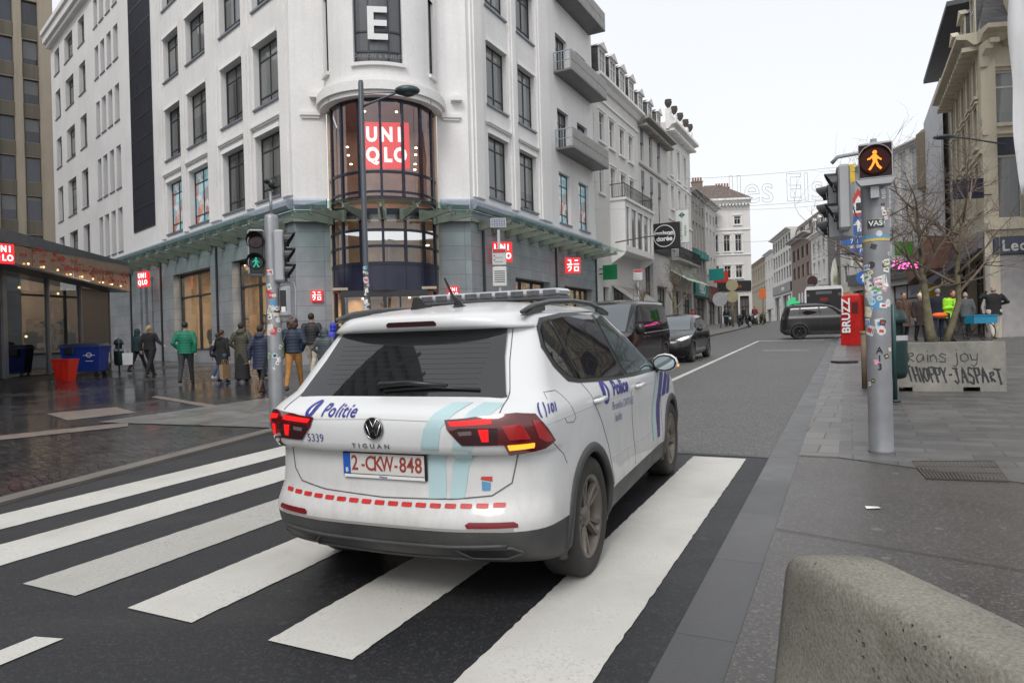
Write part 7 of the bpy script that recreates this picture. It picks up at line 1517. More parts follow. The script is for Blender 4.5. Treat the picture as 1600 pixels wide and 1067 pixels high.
# concrete planter block with graffiti
def concrete(name, col, moss=.5, pits=True):
    m, t, b = base_nodes(name); _mc[name] = m; v = objvec(t)
    n1 = noise(t, v, 2.2, 6, .65); c = ramp(t, n1, sc3(col, .68), sc3(col, 1.2), .3, .7)
    n2 = noise(t, v, 7, 5, .7); c = mixc(t, ramp_f(t, n2, .55, .75, 0, moss), c, (.11, .105, .06)); n4 = noise(t, v, 120, 3, .6); c = mixc(t, 1, c, ramp(t, n4, (.72,)*3, (1.18,)*3, .3, .7), 'MULTIPLY')
    p = bump(t, b, n4, .5, .006)
    if pits:
        vo = t.nodes.new('ShaderNodeTexVoronoi'); vo.inputs['Scale'].default_value = 62; t.links.new(v, vo.inputs['Vector'])
        sp_ = t.nodes.new('ShaderNodeSeparateColor'); t.links.new(vo.outputs['Color'], sp_.inputs[0])
        rr_ = mth(t, 'MULTIPLY', ramp_f(t, sp_.outputs[0], .35, 1, 0, .34), ramp_f(t, noise(t, v, 5, 4), .47, .62, 0, 1))
        pit = ramp_f(t, mth(t, 'SUBTRACT', mth(t, 'ADD', vo.outputs['Distance'], mth(t, 'MULTIPLY', noise(t, v, 60, 2), .16)), rr_), .0, .12, 1, 0)
        c = mixc(t, mth(t, 'MULTIPLY', pit, .55), c, (.05, .048, .034)); bump(t, b, mth(t, 'SUBTRACT', 1, pit), .8, .012, p)
    t.links.new(c, b.inputs['Base Color']); b.inputs['Roughness'].default_value = .9; b.inputs['Specular IOR Level'].default_value = .2; return m
PLc = thing('concrete_planter', 'long pale concrete block with black graffiti lettering at the foot of the bare trees', 'planter'); Fpl, Lpl = frame2((6.05, 11.22, 0), (7.66, 10.60, 0)); PLc.matrix_basis = Fpl @ Matrix.Translation((0, 0, G(6.8, 10.9)+.03))
b = MB()
b.box(0, .25, 0, .75, .0, .78); b.box(.25, .45, 0, .75, .07, .78); b.box(.45, 1.15, 0, .75, 0, .78); b.box(1.15, 1.38, 0, .75, .07, .78); b.box(1.38, Lpl, 0, .75, 0, .78)
bm = b; o = b.build('block', concrete('planter_concrete', (.27, .26, .235), .6, False), PLc)
M_SPRAY = mat('black_spray', (.03, .03, .035), .6, var=.2)
GL = {'r': [[(0, .6), (.1, 0)], [(.1, .4), (.25, .62), (.45, .55)]], 'R': [[(0, .55), (.45, .62), (.5, .45), (.05, .3), (.5, 0)], [(.15, .6), (.1, 0)]], 'a': [[(.5, .5), (.2, .55), (0, .25), (.15, 0), (.4, .1), (.52, .5), (.55, .05)]], 'i': [[(.1, .5), (.12, .0)], [(.1, .72), (.13, .76)]], 'n': [[(0, .5), (.05, 0)], [(.05, .35), (.25, .55), (.42, .4), (.45, 0)]], 's': [[(.5, .5), (.2, .6), (.05, .45), (.45, .25), (.4, .02), (0, .05)]], 'o': [[(.3, .55), (.05, .4), (.05, .1), (.3, 0), (.55, .15), (.55, .42), (.3, .55)]], 'j': [[(.3, .6), (.35, -.1), (.2, -.35), (0, -.25)], [(.28, .8), (.33, .82)]], 'y': [[(0, .55), (.1, .15), (.4, .15)], [(.5, .55), (.4, -.1), (.2, -.3), (0, -.2)]],
'T': [[(0, 1), (.7, .95)], [(.35, 1), (.45, 0)]], 'H': [[(0, 1), (.15, 0)], [(.45, 1), (.6, 0)], [(.05, .5), (.55, .5)]], 'I': [[(.1, 1), (.25, 0)]], 'O': [[(.2, 1), (0, .5), (.2, .1), (.5, .3), (.45, .9), (.2, 1)]], 'P': [[(0, 1), (.15, 0)], [(0, .95), (.5, .95), (.5, .55), (.1, .5)]], 'Y': [[(0, 1), (.25, .5)], [(.6, 1), (.25, .5), (.35, 0)]], '-': [[(0, .45), (.4, .5)]], 'J': [[(0, 1), (.6, .95)], [(.35, 1), (.45, .2), (.2, 0), (0, .2)]], 'A': [[(0, 0), (.3, 1), (.65, 0)], [(.1, .4), (.55, .4)]], 'S': [[(.6, .9), (.2, 1), (.1, .65), (.55, .4), (.4, .0), (0, .1)]]}
def graffiti(s_, x, z, sz, r, slant, seed, sx_=1):
    rr = random.Random(seed)
    for ch in s_:
        w_ = .28
        if ch in GL:
            b = MB(); jz = rr.gauss(0, .05)*sz; w_ = max(p[0] for st in GL[ch] for p in st)+.16
            for st in GL[ch]:
                P_ = [(x+(px_*sx_+slant*pz_)*sz+rr.gauss(0, .012)*sz, -.003, z+jz+pz_*sz+rr.gauss(0, .02)*sz) for px_, pz_ in st]; Q = []
                for i in range(len(P_)-1):
                    for k in range(4): t = k/4; Q.append(tuple(P_[i][q]+(P_[i+1][q]-P_[i][q])*t for q in range(3)))
                Q.append(P_[-1]); b.tube(Q, [r*(.7+.6*rr.random()) for _ in Q], 5)
            b.v = [(v[0], -.0035+(v[1]+.003)*.3, v[2]) for v in b.v]; b.build('graffiti', M_SPRAY, PLc)
        x += w_*sz*sx_
graffiti('Rains joy', .38, .47, .23, .007, -.05, 1, .86); graffiti('THIOPPY-JASPART', .38, .14, .25, .014, -.18, 2, .50)
Bz = thing('newspaper_box', 'tall red newspaper box with white vertical lettering beside the kerb', 'newspaper box', (13.1, 26.2, G(13.1, 26.2)+.03), math.atan2(26.2, 13.1)-PI/2-.35); M_BRZ = mat('red_enamel', (.42, .014, .012), .3, var=.12, coat=.5)
b = MB(); b.loft([[(-.36, -.28, 0), (.36, -.28, 0), (.36, .3, 0), (-.36, .3, 0)], [(-.33, -.25, 1.7), (.33, -.25, 1.7), (.33, .3, 1.7), (-.33, .3, 1.7)], [(-.30, -.20, 1.88), (.30, -.20, 1.88), (.30, .28, 1.9), (-.30, .28, 1.9)], [(-.24, -.1, 1.96), (.24, -.1, 1.96), (.24, .2, 1.96), (-.24, .2, 1.96)]], True, True); b.build('body', M_BRZ, Bz)
text('BRUZZ', M_WH, Bz, (-.12, -.31, 1.12), .42, bold=.012, rot=(PI/2-.02, -PI/2, 0)); b = MB(); b.box(.08, .28, -.275, -.262, 1.2, 1.62); b.build('flap', mat('box_flap', (.08, .02, .02), .4), Bz)
def sign_post(x, y, h, label, m, r=.05):
    o = thing('sign_post', label, 'road sign', (x, y, G(x, y)+.03), math.atan2(y, x)-PI/2); b = MB(); b.smooth = True; b.lathe([(r, 0), (r, h)], (0, 0, 0), 10); b.build('post', m, o); return o
def disc(parent, x, z, r, m, name='disc', y=-.08):
    b = MB(); b.M = Matrix.Translation((x, y, z)) @ Matrix.Rotation(PI/2, 4, 'X'); b.lathe([(r, 0), (r, .012)], (0, 0, 0), 28); return b.build(name, m, parent)
M_TAN = mat('tan_post', (.24, .19, .10), .6, var=.2); M_SBL = mat('sign_blue', (.012, .10, .36), .35, var=.08)
o = sign_post(13.5, 26.0, 5.6, 'tan sign post with blue signs standing beside the red newspaper box', M_TAN, .07)
t_ = MB(); t_.prism([(-.75, 4.9), (.45, 4.9), (-.15, 5.95)], -.10, -.085); tri = t_.build('warning_triangle', mat('sign_red', (.50, .03, .03), .4, var=.08), o); t_ = MB(); t_.prism([(-.52, 5.02), (.22, 5.02), (-.15, 5.67)], -.104, -.101); t_.build('triangle_face', M_WH, tri); b = MB(); b.box(-.24, -.06, -.110, -.105, 5.1, 5.4); b.build('symbol', M_TRIMB, tri)
d = disc(o, -.15, 4.55, .42, M_SBL, 'blue_disc', -.085); b = MB(); b.box(-.22, -.08, -.105, -.10, 4.3, 4.6); b.prism([(-.35, 4.55), (.05, 4.55), (-.15, 4.82)], -.1055, -.1005); b.build('arrow', M_WH, d)
for z, s_, x in ((3.95, '7 1', -.32), (3.55, 'P', -.1)): b = MB(); b.bbox(x-.48, x+.48, -.10, -.08, z-.14, z+.14, .01); p_ = b.build('blue_panel', M_SBL, o); text(s_, M_WH, o, (x, -.103, z), .24, ext=.002)
d = disc(o, -.05, 2.55, .26, M_SBL, 'blue_disc', -.085); b = MB(); b.box(-.09, -.01, -.105, -.1, 2.38, 2.56); b.prism([(-.17, 2.54), (.07, 2.54), (-.05, 2.70)], -.1055, -.1005); b.build('arrow', M_WH, d)
b = MB(); b.bbox(-.7, -.25, -.1, -.08, 6.2, 6.9, .01); b.build('yellow_panel', mat('sign_yellow', (.62, .42, .02), .4), o)
o = sign_post(6.05, 11.75, .95, 'short brown wooden post beside the concrete planter', mat('brown_post', (.16, .12, .08), .8, var=.3), .045)
b = MB(); b.lathe([(.06, 0), (.06, .04)], (0, 0, .95), 10); b.build('cap', M_TAN, o)
o = sign_post(19.3, 59.5, 4.2, 'tan post with two round signs on the far left pavement', M_TAN, .07); disc(o, 0, 3.7, .5, mat('sign_back', (.30, .26, .16), .6), 'round_sign'); disc(o, 0, 2.7, .5, mat('sign_back', (.30, .26, .16), .6), 'round_sign')
o = sign_post(17.6, 57.5, 2.9, 'grey post with a round sign seen from behind on the far left pavement', M_POLE, .05); disc(o, 0, 2.5, .6, mat('grey_sign_back', (.28, .28, .30), .5), 'round_sign'); 
o = sign_post(23.9, 64.8, 3.3, 'tan post with a small orange panel, furthest on the left pavement', M_TAN, .07); b = MB(); b.bbox(-.3, .3, -.1, -.07, 2.5, 3.4, .02); b.build('orange_panel', M_ORG, o)
gx_ = thing('pharmacy_cross', 'small lit green cross far down the street above the white car', 'sign', (28.3, 68.5, 4.3)); b = MB(); b.box(-.6, .6, -.08, .08, -.22, .22); b.box(-.22, .22, -.075, .075, -.6, -.221); b.box(-.22, .22, -.075, .075, .221, .6); b.build('cross', glow('green_cross', (.04, .55, .2), .7), gx_); b = MB(); b.box(.6, 2.6, -.03, .03, -.03, .03); b.build('bracket', M_BLK, gx_)
# street lamp head arms fixed to houses
for x, y, z, lb, d_ in ((8.6, 38.5, 7.05, 'dark wall mounted street lamp reaching out over the left pavement', 1), (17.4, 27.2, 9.0, 'grey street lamp head reaching out in front of the cream corner house', -1)):
    o = thing('street_lamp', lb, 'street lamp', (x, y, z)); b = MB(); b.smooth = True; b.sphere((0, 0, 0), (.42, .24, .09), 14, 8); b.build('lamp_head', M_SL, o); b = MB(); b.tube([(-d_*.3, 0, 0), (-d_*1.0, .1, -.05), (-d_*2.6, .2, -.3)], .035, 6); b.build('arm', M_SL, o)
# blue container, red bin, papers, grate, manhole
bc_ = thing('waste_container', 'large blue wheeled waste container standing against the glass pavilion', 'bin', (-15.75, 25.2, G(-15.75, 25.2)+.03), .15); M_BLC = mat('blue_plastic', (.008, .035, .26), .45, var=.12)
b = MB(); b.loft([[(-.58, -.36, .22), (.58, -.36, .22), (.58, .36, .22), (-.58, .36, .22)], [(-.66, -.46, 1.08), (.66, -.46, 1.08), (.66, .46, 1.08), (-.66, .46, 1.08)]], True, True); b.box(-.70, .70, -.50, .50, 1.081, 1.13); b.build('body', M_BLC, bc_)
b = MB(); b.loft([[(-.68, -.48, 1.14), (.68, -.48, 1.14), (.68, .48, 1.14), (-.68, .48, 1.14)], [(-.6, -.40, 1.22), (.6, -.40, 1.22), (.6, .46, 1.26), (-.6, .46, 1.26)]], True, True); b.build('lid', mat('dark_lid', (.015, .02, .05), .5, var=.2), bc_)
b = MB(); b.bbox(-.48, -.18, -.54, -.49, .84, 1.1, .03); b.build('handle', M_TRIMB, bc_); q = text('O', M_WH, bc_, (.30, -.44, .80), .26, ext=.002); q = text('SUEZ', M_WH, bc_, (.30, -.45, .80), .09, ext=.003, bold=.002) if 0 else None; b = MB(); b.box(.10, .50, -.445, -.438, .79, .81); b.box(.17, .43, -.43, -.423, .58, .60); b.build('marking', M_WH, bc_)
for x in (-.5, .5):
    for y in (-.32, .32): b = MB(); b.cyl((x, y-.03, .09), (x, y+.03, .09), .09, 14); b.box(x-.03, x+.03, y-.035, y+.035, .1, .24); b.build('wheel', M_TRIMB, bc_)
rb = thing('red_bin', 'small bright red open bin in front of the blue waste container', 'bin', (-15.0, 22.9, G(-15, 22.9)+.03)); b = MB(); M_RB = mat('red_plastic', (.62, .025, .012), .4, var=.08)
sq = lambda k, z: [(-k, -k, z), (k, -k, z), (k, k, z), (-k, k, z)]
b.loft([sq(.20, 0), sq(.28, .72), sq(.30, .72), sq(.30, .76), sq(.27, .76), sq(.25, .68), sq(.19, .04)], True, True); b.build('body', M_RB, rb)
for x in (-.10, .10): b = MB(); b.box(x-.012, x+.012, -.285, -.24, .1, .66); b.build('rib', M_RB, rb)
def quad_grate(pts, name, label, cat, m1, m2, n=22):
    o = thing(name, label, cat, (0, 0, 0)); A_, B_, C_, D_ = [Vector((x, y, G(x, y)+.024)) for x, y in pts]
    b = MB(); b.quad(A_, B_, C_, D_); b.build('pit', m2, o)
    for i in range(n+1): b = MB(); t = i/n; p = A_.lerp(B_, t); q = D_.lerp(C_, t); u_ = Vector((0, 0, .006)); d_ = (B_-A_).normalized()*.009; b.add([p-d_, p+d_, q+d_, q-d_, p-d_+u_, p+d_+u_, q+d_+u_, q-d_+u_], [(0, 3, 2, 1), (4, 5, 6, 7), (0, 1, 5, 4), (1, 2, 6, 5), (2, 3, 7, 6), (3, 0, 4, 7)]); b.build('bar', m1, o)
    for t in (0, .33, .66, 1): b = MB(); p = A_.lerp(D_, t); q = B_.lerp(C_, t); b.tube([p+Vector((0, 0, .004)), q+Vector((0, 0, .004))], .008, 4); b.build('cross_bar', m1, o)
quad_grate([(3.53, 6.07), (4.17, 5.95), (3.80, 5.27), (3.29, 5.45)], 'drain_grate', 'rusty rectangular iron drain grate in the right pavement', 'grate', mat('iron_bar', (.085, .075, .065), .6, .4, var=.3), mat('dark_pit', (.015, .014, .013), .9, var=.1))
b = MB(); x, y = 2.46, 4.72; z = G(x, y)+.024; b.add([(x-.05, y-.02, z), (x+.045, y-.03, z+.004), (x+.055, y+.025, z), (x-.035, y+.03, z+.006)], [(0, 1, 2, 3)]); q = b.build('paper_scrap', M_WH); tag(q, 'torn white paper scrap lying on the right pavement', 'litter')
b = MB(); x, y = 8.55, 17.6; z = G(x, y)+.03; b.box(x-.25, x+.25, y-.22, y+.22, z, z+.05); q = b.build('drain_cover', M_TRIMB); tag(q, 'small dark cover at the kerb in front of the red newspaper box', 'cover')
# jersey barrier right under the camera
jb = thing('concrete_barrier', 'mossy pitted concrete barrier with a rounded top in the bottom right corner', 'barrier', (0, 0, 0)); b = MB(); b.smooth = True
prof = [(-.30, 0), (-.29, .12), (-.20, .32), (-.150, .45), (-.130, .58), (-.112, .70), (-.104, .748), (-.094, .772), (-.078, .783), (0, .785), (.078, .783), (.094, .772), (.104, .748), (.112, .70), (.130, .58), (.150, .45), (.20, .32), (.29, .12), (.30, 0)]
ex = []; P0, P1 = Vector((.778, 1.80)), Vector((1.20, -1.2)); n = 60
for i in range(n+1):
    t = i/n; c = P0.lerp(P1, t); k = 1; zk = 1; e = min(i, n-i); 
    if e < 4: k = (.80, .93, .98, .995)[e]; zk = (.955, .985, .995, 1)[e]
    rr_ = random.Random(i); ex.append([(c.x+.01+x*k*(1+.0*rr_.random()), c.y, G(.8, 1)+.02+z*zk) for x, z in prof])
b.loft(ex, True, True); q = b.build('block', concrete('barrier_concrete', (.225, .215, .182), .5), jb)
# festive lettering on cables across the street
fs = thing('festive_lettering', 'wire frame letters strung on cables high across the street', 'street decoration', (0, 40, 0)); M_WIRE = mat('thin_wire', (.36, .36, .37), .6, var=.05)
cu = bpy.data.curves.new('lettering', 'FONT'); cu.body = 'Ixelles Elsene'; cu.size = 2.35; cu.fill_mode = 'NONE'; cu.bevel_depth = .011; cu.bevel_resolution = 0; cu.align_x = 'LEFT'; cu.resolution_u = 4
o = bpy.data.objects.new('letters', cu); S.collection.objects.link(o); me = bpy.data.meshes.new_from_object(o.evaluated_get(bpy.context.evaluated_depsgraph_get())); bpy.data.objects.remove(o)
me.materials.clear(); me.materials.append(M_WIRE); o = bpy.data.objects.new('letters', me); link(o, fs); o.rotation_euler = (PI/2, -.012, 0); o.location = (10.25, 0, 9.0); o.scale = (.90, 1, 1)
for z0_, z1_, sag in ((10.5, 11.6, -.5), (8.9, 9.6, .0)): b = MB(); b.tube([(5.0+20.5*k/16, 0, z0_+(z1_-z0_)*k/16-.35*math.sin(PI*k/16)) for k in range(17)], .010, 5); b.build('cable', M_WIRE, fs)
for i, (y, z, lb) in enumerate(((52, 8.6, 'thin overhead cable crossing the street in front of the black shop sign'), (60, 12.5, 'thin overhead cable high across the far end of the street'))):
    b = MB(); b.tube([(10+(y-52)*.5+20*k/12, y, z+.05*k-.5*math.sin(PI*k/12)) for k in range(13)], .014, 5); q = b.build('overhead_cable', M_WIRE); tag(q, lb, 'cable')
# scaffold fence in front of the chocolate shop
def mesh_fence(P, Q, h, label):
    F, L = frame2(P, Q); o = thing('site_fence', label, 'fence'); o.matrix_basis = F @ Matrix.Translation((0, 0, G(P[0], P[1])+.03)); M_F = mat('galvanised_fence', (.22, .22, .22), .5, .4, var=.15)
    n = max(1, round(L/1.7))
    for i in range(n+1): b = MB(); x = L*i/n; b.smooth = True; b.lathe([(.025, 0), (.025, h)], (x, 0, 0), 8); b.build('fence_post', M_F, o); b = MB(); b.bbox(x-.12, x+.12, -.28, .28, 0, .13, .03); b.build('foot', mat('rubber_foot', (.06, .06, .06), .9, var=.2), o)
    for i in range(n):
        b = MB(); x0, x1 = L*i/n+.03, L*(i+1)/n-.03; k = int((x1-x0)/.11)
        for j in range(1, k): x = x0+(x1-x0)*j/k; b.box(x-.004, x+.004, -.004, .004, .15, h-.05)
        for z in (.15, .6, 1.1, 1.6, h-.06): b.box(x0, x1, -.008, .008, z-.008, z+.008)
        b.build('mesh_panel', M_F, o)
mesh_fence((19.1, 24.6, 0), (27.5, 23.6, 0), 2.15, 'temporary mesh fence panels in front of the chocolate shop')
scf = thing('scaffold', 'grey scaffold tubes and red awning in front of the lit shop window', 'scaffold', (20.5, 25.2, G(20, 25)+.02)); M_SC = mat('scaffold_tube', (.24, .24, .24), .45, .5, var=.1)
for x in (0, 1.6, 3.4, 5.4):
    for y in (0, .8): b = MB(); b.smooth = True; b.lathe([(.03, 0), (.03, 3.9)], (x, y, 0), 8); b.build('upright', M_SC, scf)
for z in (2.0, 3.2): b = MB(); b.tube([(-.3, 0, z), (6, 0, z)], .028, 6); b.build('ledger', M_SC, scf)
b = MB(); b.tube([(0, 0, 2.6), (1.6, .0, 3.4), (4, 0, 4.4)], .028, 6); b.build('brace', M_SC, scf); b = MB(); b.prism([(.1, 3.2), (.1, 3.3), (1.0, 3.9), (1.0, 3.8)], .4, 6, plane='yz'); b.build('red_sheet', mat('dark_red_sheet', (.16, .03, .025), .7, var=.2), scf)
# hanging white dust sheet at the right edge
b = MB(); b.smooth = True; rings = []
for i in range(30):
    z = 6.0+i*.45; k = min(1, .8+(z-6)/3); rings.append([(18.35+x*k*.9+.05*math.sin(z*1.7+x*5), 24.0+.10*math.sin(x*9+z*.6), z-.02*math.sin(x*7)) for x in [(-.6+q*.18) for q in range(24)]])
b.loft(rings, False, False, closed=False)
me_ = b; q = b.build('dust_sheet', mat('white_dust_sheet', (.55, .55, .56), .8, var=.08, vs=.7, bmp=.4, bs=2)); tag(q, 'tall white dust sheet hanging at the right edge in front of the cream house', 'sheeting')
sol = q.modifiers.new('s', 'SOLIDIFY'); sol.thickness = .01
# ------------------------------------------------------------------ people
M_SKIN = mat('skin', (.42, .26, .19), .55, var=.08, vs=12); M_SKIND = mat('skin_brown', (.22, .12, .08), .55, var=.08, vs=12)
def puffer(name, col, pitch=.075):
    if name in _mc: return _mc[name]
    m, t, b = base_nodes(name); _mc[name] = m; v = objvec(t); wv = t.nodes.new('ShaderNodeTexWave'); wv.bands_direction = 'Z'; wv.wave_profile = 'SIN'; wv.inputs['Scale'].default_value = .314/pitch; wv.inputs['Distortion'].default_value = 1.2; wv.inputs['Detail Scale'].default_value = 2
    t.links.new(v, wv.inputs['Vector']); c = mixc(t, noise(t, v, 9, 4), sc3(col, .75), sc3(col, 1.2)); c = mixc(t, ramp_f(t, wv.outputs['Fac'], 0, .16, .4, 0), c, sc3(col, .5))
    t.links.new(c, b.inputs['Base Color']); b.inputs['Roughness'].default_value = .6; bump(t, b, wv.outputs['Fac'], .35, .012); return m
def cloth(name, col, r=.85): return mat(name, col, r, var=.2, vs=7, bmp=.25, bs=35)
def voxel(b, name, m, parent, vox=.018, smooth=2):
    me = b.mesh(name, m); o = bpy.data.objects.new(name, me); S.collection.objects.link(o)
    r = o.modifiers.new('r', 'REMESH'); r.mode = 'VOXEL'; r.voxel_size = vox; r.use_smooth_shade = True
    if smooth: q = o.modifiers.new('s', 'SMOOTH'); q.iterations = smooth; q.factor = .5
    ne = bpy.data.meshes.new_from_object(o.evaluated_get(bpy.context.evaluated_depsgraph_get())); bpy.data.objects.remove(o)
    ne.name = name; p = bpy.data.objects.new(name, ne); link(p, parent)
    if not ne.materials: ne.materials.append(m)
    return p
def limb(b, pts, rs): b.tube(pts, rs, 12); [b.sphere(p, r*.99, 10, 8) for p, r in zip(pts, rs)]
def person(x, y, face, h, label, coat, trousers, hair, skin=None, hem=.84, step=.12, arms=('down', 'down'), hairstyle='short', hood=False, group=None, trous_w=1.0, lean=0, hat=None, shoe=None, width=1.0, z=.03, scarf=None, boots=False, skirt=None):
    """face: heading in degrees, 0 = away up the picture (+y); the figure is modelled 1.75 m tall and scaled"""
    k = h/1.75; o = thing('person', label, 'person', (x, y, G(x, y)+z), rad(-face), group=group); o.scale = (k, k, k)
    skin = skin or M_SKIN; W_ = width
    hip = lambda s_: (s_*.095*W_, 0, .92); kn = lambda s_: (s_*.10, s_*step*.55+.02, .50); an = lambda s_: (s_*.10, s_*step*1.3-(.04 if s_*step < 0 else 0), .09+(.04 if s_*step < 0 else 0))
    sh = lambda s_: (s_*.185*W_, lean*.5, 1.41)
    def arm(s_, kind):
        a = sh(s_)
        if kind == 'down': e, w_ = (s_*.26*W_, -.03-s_*step*.3, 1.13), (s_*.25*W_, .05-s_*step*.6, .88)
        elif kind == 'phone': e, w_ = (s_*.25, .02, 1.13), (s_*.06, .28, 1.15)
        elif kind == 'pocket': e, w_ = (s_*.29*W_, -.06, 1.14), (s_*.17, .08, .95)
        elif kind == 'raised': e, w_ = (s_*.36, .05, 1.36), (s_*.16, .14, 1.58)
        elif kind == 'out': e, w_ = (s_*.34, .03, 1.18), (s_*.50, .08, 1.05)
        elif kind == 'elbow': e, w_ = (s_*.40, -.02, 1.20), (s_*.20, .16, 1.12)
        return a, e, w_
    b = MB(); b.smooth = True
    b.loft([[(rx_*math.cos(q*PI/8)*W_, ry_*math.sin(q*PI/8)+yy, z_) for q in range(16)] for rx_, ry_, z_, yy in ((.10, .08, .84, 0), (.165, .115, .92, 0), (.14, .10, 1.08, 0), (.165, .115, 1.28, lean*.3), (.17, .10, 1.40, lean*.5), (.06, .06, 1.47, lean*.6))], True, True)
    hc = (0, .015+lean, 1.625)
    limb(b, [(0, lean*.6, 1.44), (0, .005+lean*.9, 1.54)], [.058, .052]); b.sphere(hc, (.075, .092, .112), 16, 12); b.sphere((0, hc[1]+.035, 1.565), (.052, .055, .05), 12, 8)
    b.sphere((0, hc[1]+.095, 1.61), (.013, .022, .02), 8, 6)
    for s_ in (-1, 1):
        b.sphere((s_*.077, hc[1]-.005, 1.615), (.012, .02, .03), 8, 6); b.sphere((s_*.03, hc[1]+.082, 1.638), (.016, .01, .01), 6, 5)
        limb(b, [hip(s_), kn(s_), an(s_)], [.078, .052, .036]); a, e, w_ = arm(s_, arms[(s_+1)//2]); limb(b, [a, e, w_], [.048, .038, .026])
        d = (Vector(w_)-Vector(e)).normalized(); side = d.cross(Vector((0, 1, 0))).normalized() if abs(d.y) < .9 else Vector((1, 0, 0)); pw = Vector(w_)+d*.055; fwd = side.cross(d).normalized()
        b.sphere(tuple(pw), (.03, .03, .045), 10, 8)
        for f in range(4):
            r0 = pw+d*.025+fwd*(f-1.5)*.017; ln = (.060, .072, .068, .052)[f]; b.tube([r0, r0+d*ln*.6, r0+d*ln+side*s_*-.014], [.0105, .0095, .008], 6)
        t0 = Vector(w_)+d*.025+fwd*.022; b.tube([t0, t0+fwd*.03+d*.02, t0+fwd*.036+d*.05], [.011, .010, .008], 6)
    voxel(b, 'body', skin, o, .0125, 1)
    # trousers
    if trousers:
        b = MB(); b.smooth = True
        for s_ in (-1, 1):
            kk, aa = Vector(kn(s_)), Vector(an(s_)); fr = .55 if boots else .92; en = kk.lerp(aa, fr)
            limb(b, [hip(s_), tuple(Vector(hip(s_)).lerp(kk, .5)), tuple(kk), tuple(en)], [.108*W_, .092*trous_w, .070*trous_w, .056*trous_w])
        b.sphere((0, 0, .93), (.175*W_, .13, .12), 14, 10); voxel(b, 'trousers', trousers, o, .02)
    # shoes
    b = MB(); b.smooth = True
    for s_ in (-1, 1):
        aa = an(s_); b.sphere((aa[0], aa[1]+.045, aa[2]-.045), (.048, .13, .045), 12, 8); b.sphere((aa[0], aa[1]+.0, aa[2]-.01), (.045, .055, .06), 10, 8)
        if boots: limb(b, [(aa[0], aa[1], aa[2]+.02), tuple(Vector(aa).lerp(Vector(kn(s_)), .55))], [.05, .055])
    voxel(b, 'shoes', shoe or M_TRIMB, o, .016, 1)
    # coat
    b = MB(); b.smooth = True; fl = 1.0+max(0, .9-hem)*.35
    prof_ = [(.200*fl, .155*fl, hem, 0), (.198, .150, hem+.03, 0)]+([(.19*(1+max(0, .9-hem)*.15), .145, .80, 0)] if hem < .74 else [])+[(.192, .145, .96, 0), (.178, .140, 1.12, 0), (.195, .145, 1.28, lean*.3), (.195, .125, 1.39, lean*.5), (.12, .095, 1.465, lean*.6), (.075, .075, 1.50, lean*.7)]
    b.loft([[(rx_*math.cos(q*PI/10)*W_, ry_*math.sin(q*PI/10)+yy, z_) for q in range(20)] for rx_, ry_, z_, yy in prof_], True, True)
    for s_ in (-1, 1): a, e, w_ = arm(s_, arms[(s_+1)//2]); limb(b, [a, tuple(Vector(a).lerp(Vector(e), .5)), e, tuple(Vector(e).lerp(Vector(w_), .93))], [.078, .070, .062, .047])
    if hood == 'up': b.sphere((0, hc[1]-.02, 1.63), (.115, .125, .145), 14, 10); b.sphere((0, hc[1]-.04, 1.52), (.12, .10, .08), 12, 8)
    elif hood: b.sphere((0, lean-.085, 1.47), (.125, .075, .085), 12, 8)
    voxel(b, 'coat', coat, o, .02)
    if skirt: b = MB(); b.smooth = True; b.loft([[(rx_*math.cos(q*PI/10), ry_*math.sin(q*PI/10), z_) for q in range(20)] for rx_, ry_, z_ in ((.23, .19, .08), (.21, .17, .5), (.17, .14, .92))], True, True); voxel(b, 'skirt', skirt, o, .022)
    if hair and hood != 'up':
        b = MB(); b.smooth = True; y0 = hc[1]
        b.sphere((0, y0-.022, 1.655), (.086, .098, .105), 14, 10)
        if hairstyle == 'long': b.sphere((0, y0-.055, 1.56), (.095, .07, .13), 12, 10); b.sphere((0, y0-.07, 1.46), (.09, .05, .10), 12, 8)
        if hairstyle == 'curly':
            r_ = random.Random(int(x*100)); [b.sphere((math.cos(q)*.085, y0-.045+math.sin(q)*.06, 1.50+.17*r_.random()), .045+.02*r_.random(), 8, 6) for q in [r_.random()*6.28 for _ in range(22)]]; b.sphere((0, y0-.05, 1.57), (.115, .09, .13), 12, 10)
        if hairstyle == 'pony': b.sphere((0, y0-.10, 1.67), (.035, .045, .04), 8, 6); b.tube([(0, y0-.12, 1.67), (0, y0-.145, 1.58), (0.01, y0-.12, 1.45)], [.03, .035, .012], 8)
        if hairstyle == 'bald': b = MB(); b.smooth = True; b.sphere((0, y0-.045, 1.60), (.082, .062, .06), 12, 8)
        # keep the face free
        voxel(b, 'hair', hair, o, .014, 1)
    if hat: b = MB(); b.smooth = True; b.sphere((0, hc[1]-.01, 1.685), (.092, .102, .085), 14, 10); b.sphere((0, hc[1]-.01, 1.785), .028, 8, 6); voxel(b, 'hat', hat, o, .014, 1)
    if scarf: b = MB(); b.smooth = True; b.tube([(.085*math.cos(q*PI/6), lean*.7+.085*math.sin(q*PI/6), 1.49) for q in range(13)], .035, 8); b.tube([(.03, .11, 1.48), (.04, .14, 1.35), (.03, .135, 1.15)], [.04, .04, .035], 8); voxel(b, 'scarf', scarf, o, .016, 1)
    if face > 90 and hood != 'up' or face < -90:   # a face that can be seen
        b = MB(); [b.sphere((s_*.03, hc[1]+.090, 1.640), (.012, .004, .006), 6, 4) for s_ in (-1, 1)]; b.sphere((0, hc[1]+.088, 1.568), (.022, .005, .005), 6, 4); b.build('eyes_and_mouth', mat('dark_features', (.07, .03, .025), .5, var=0), o)
    return o
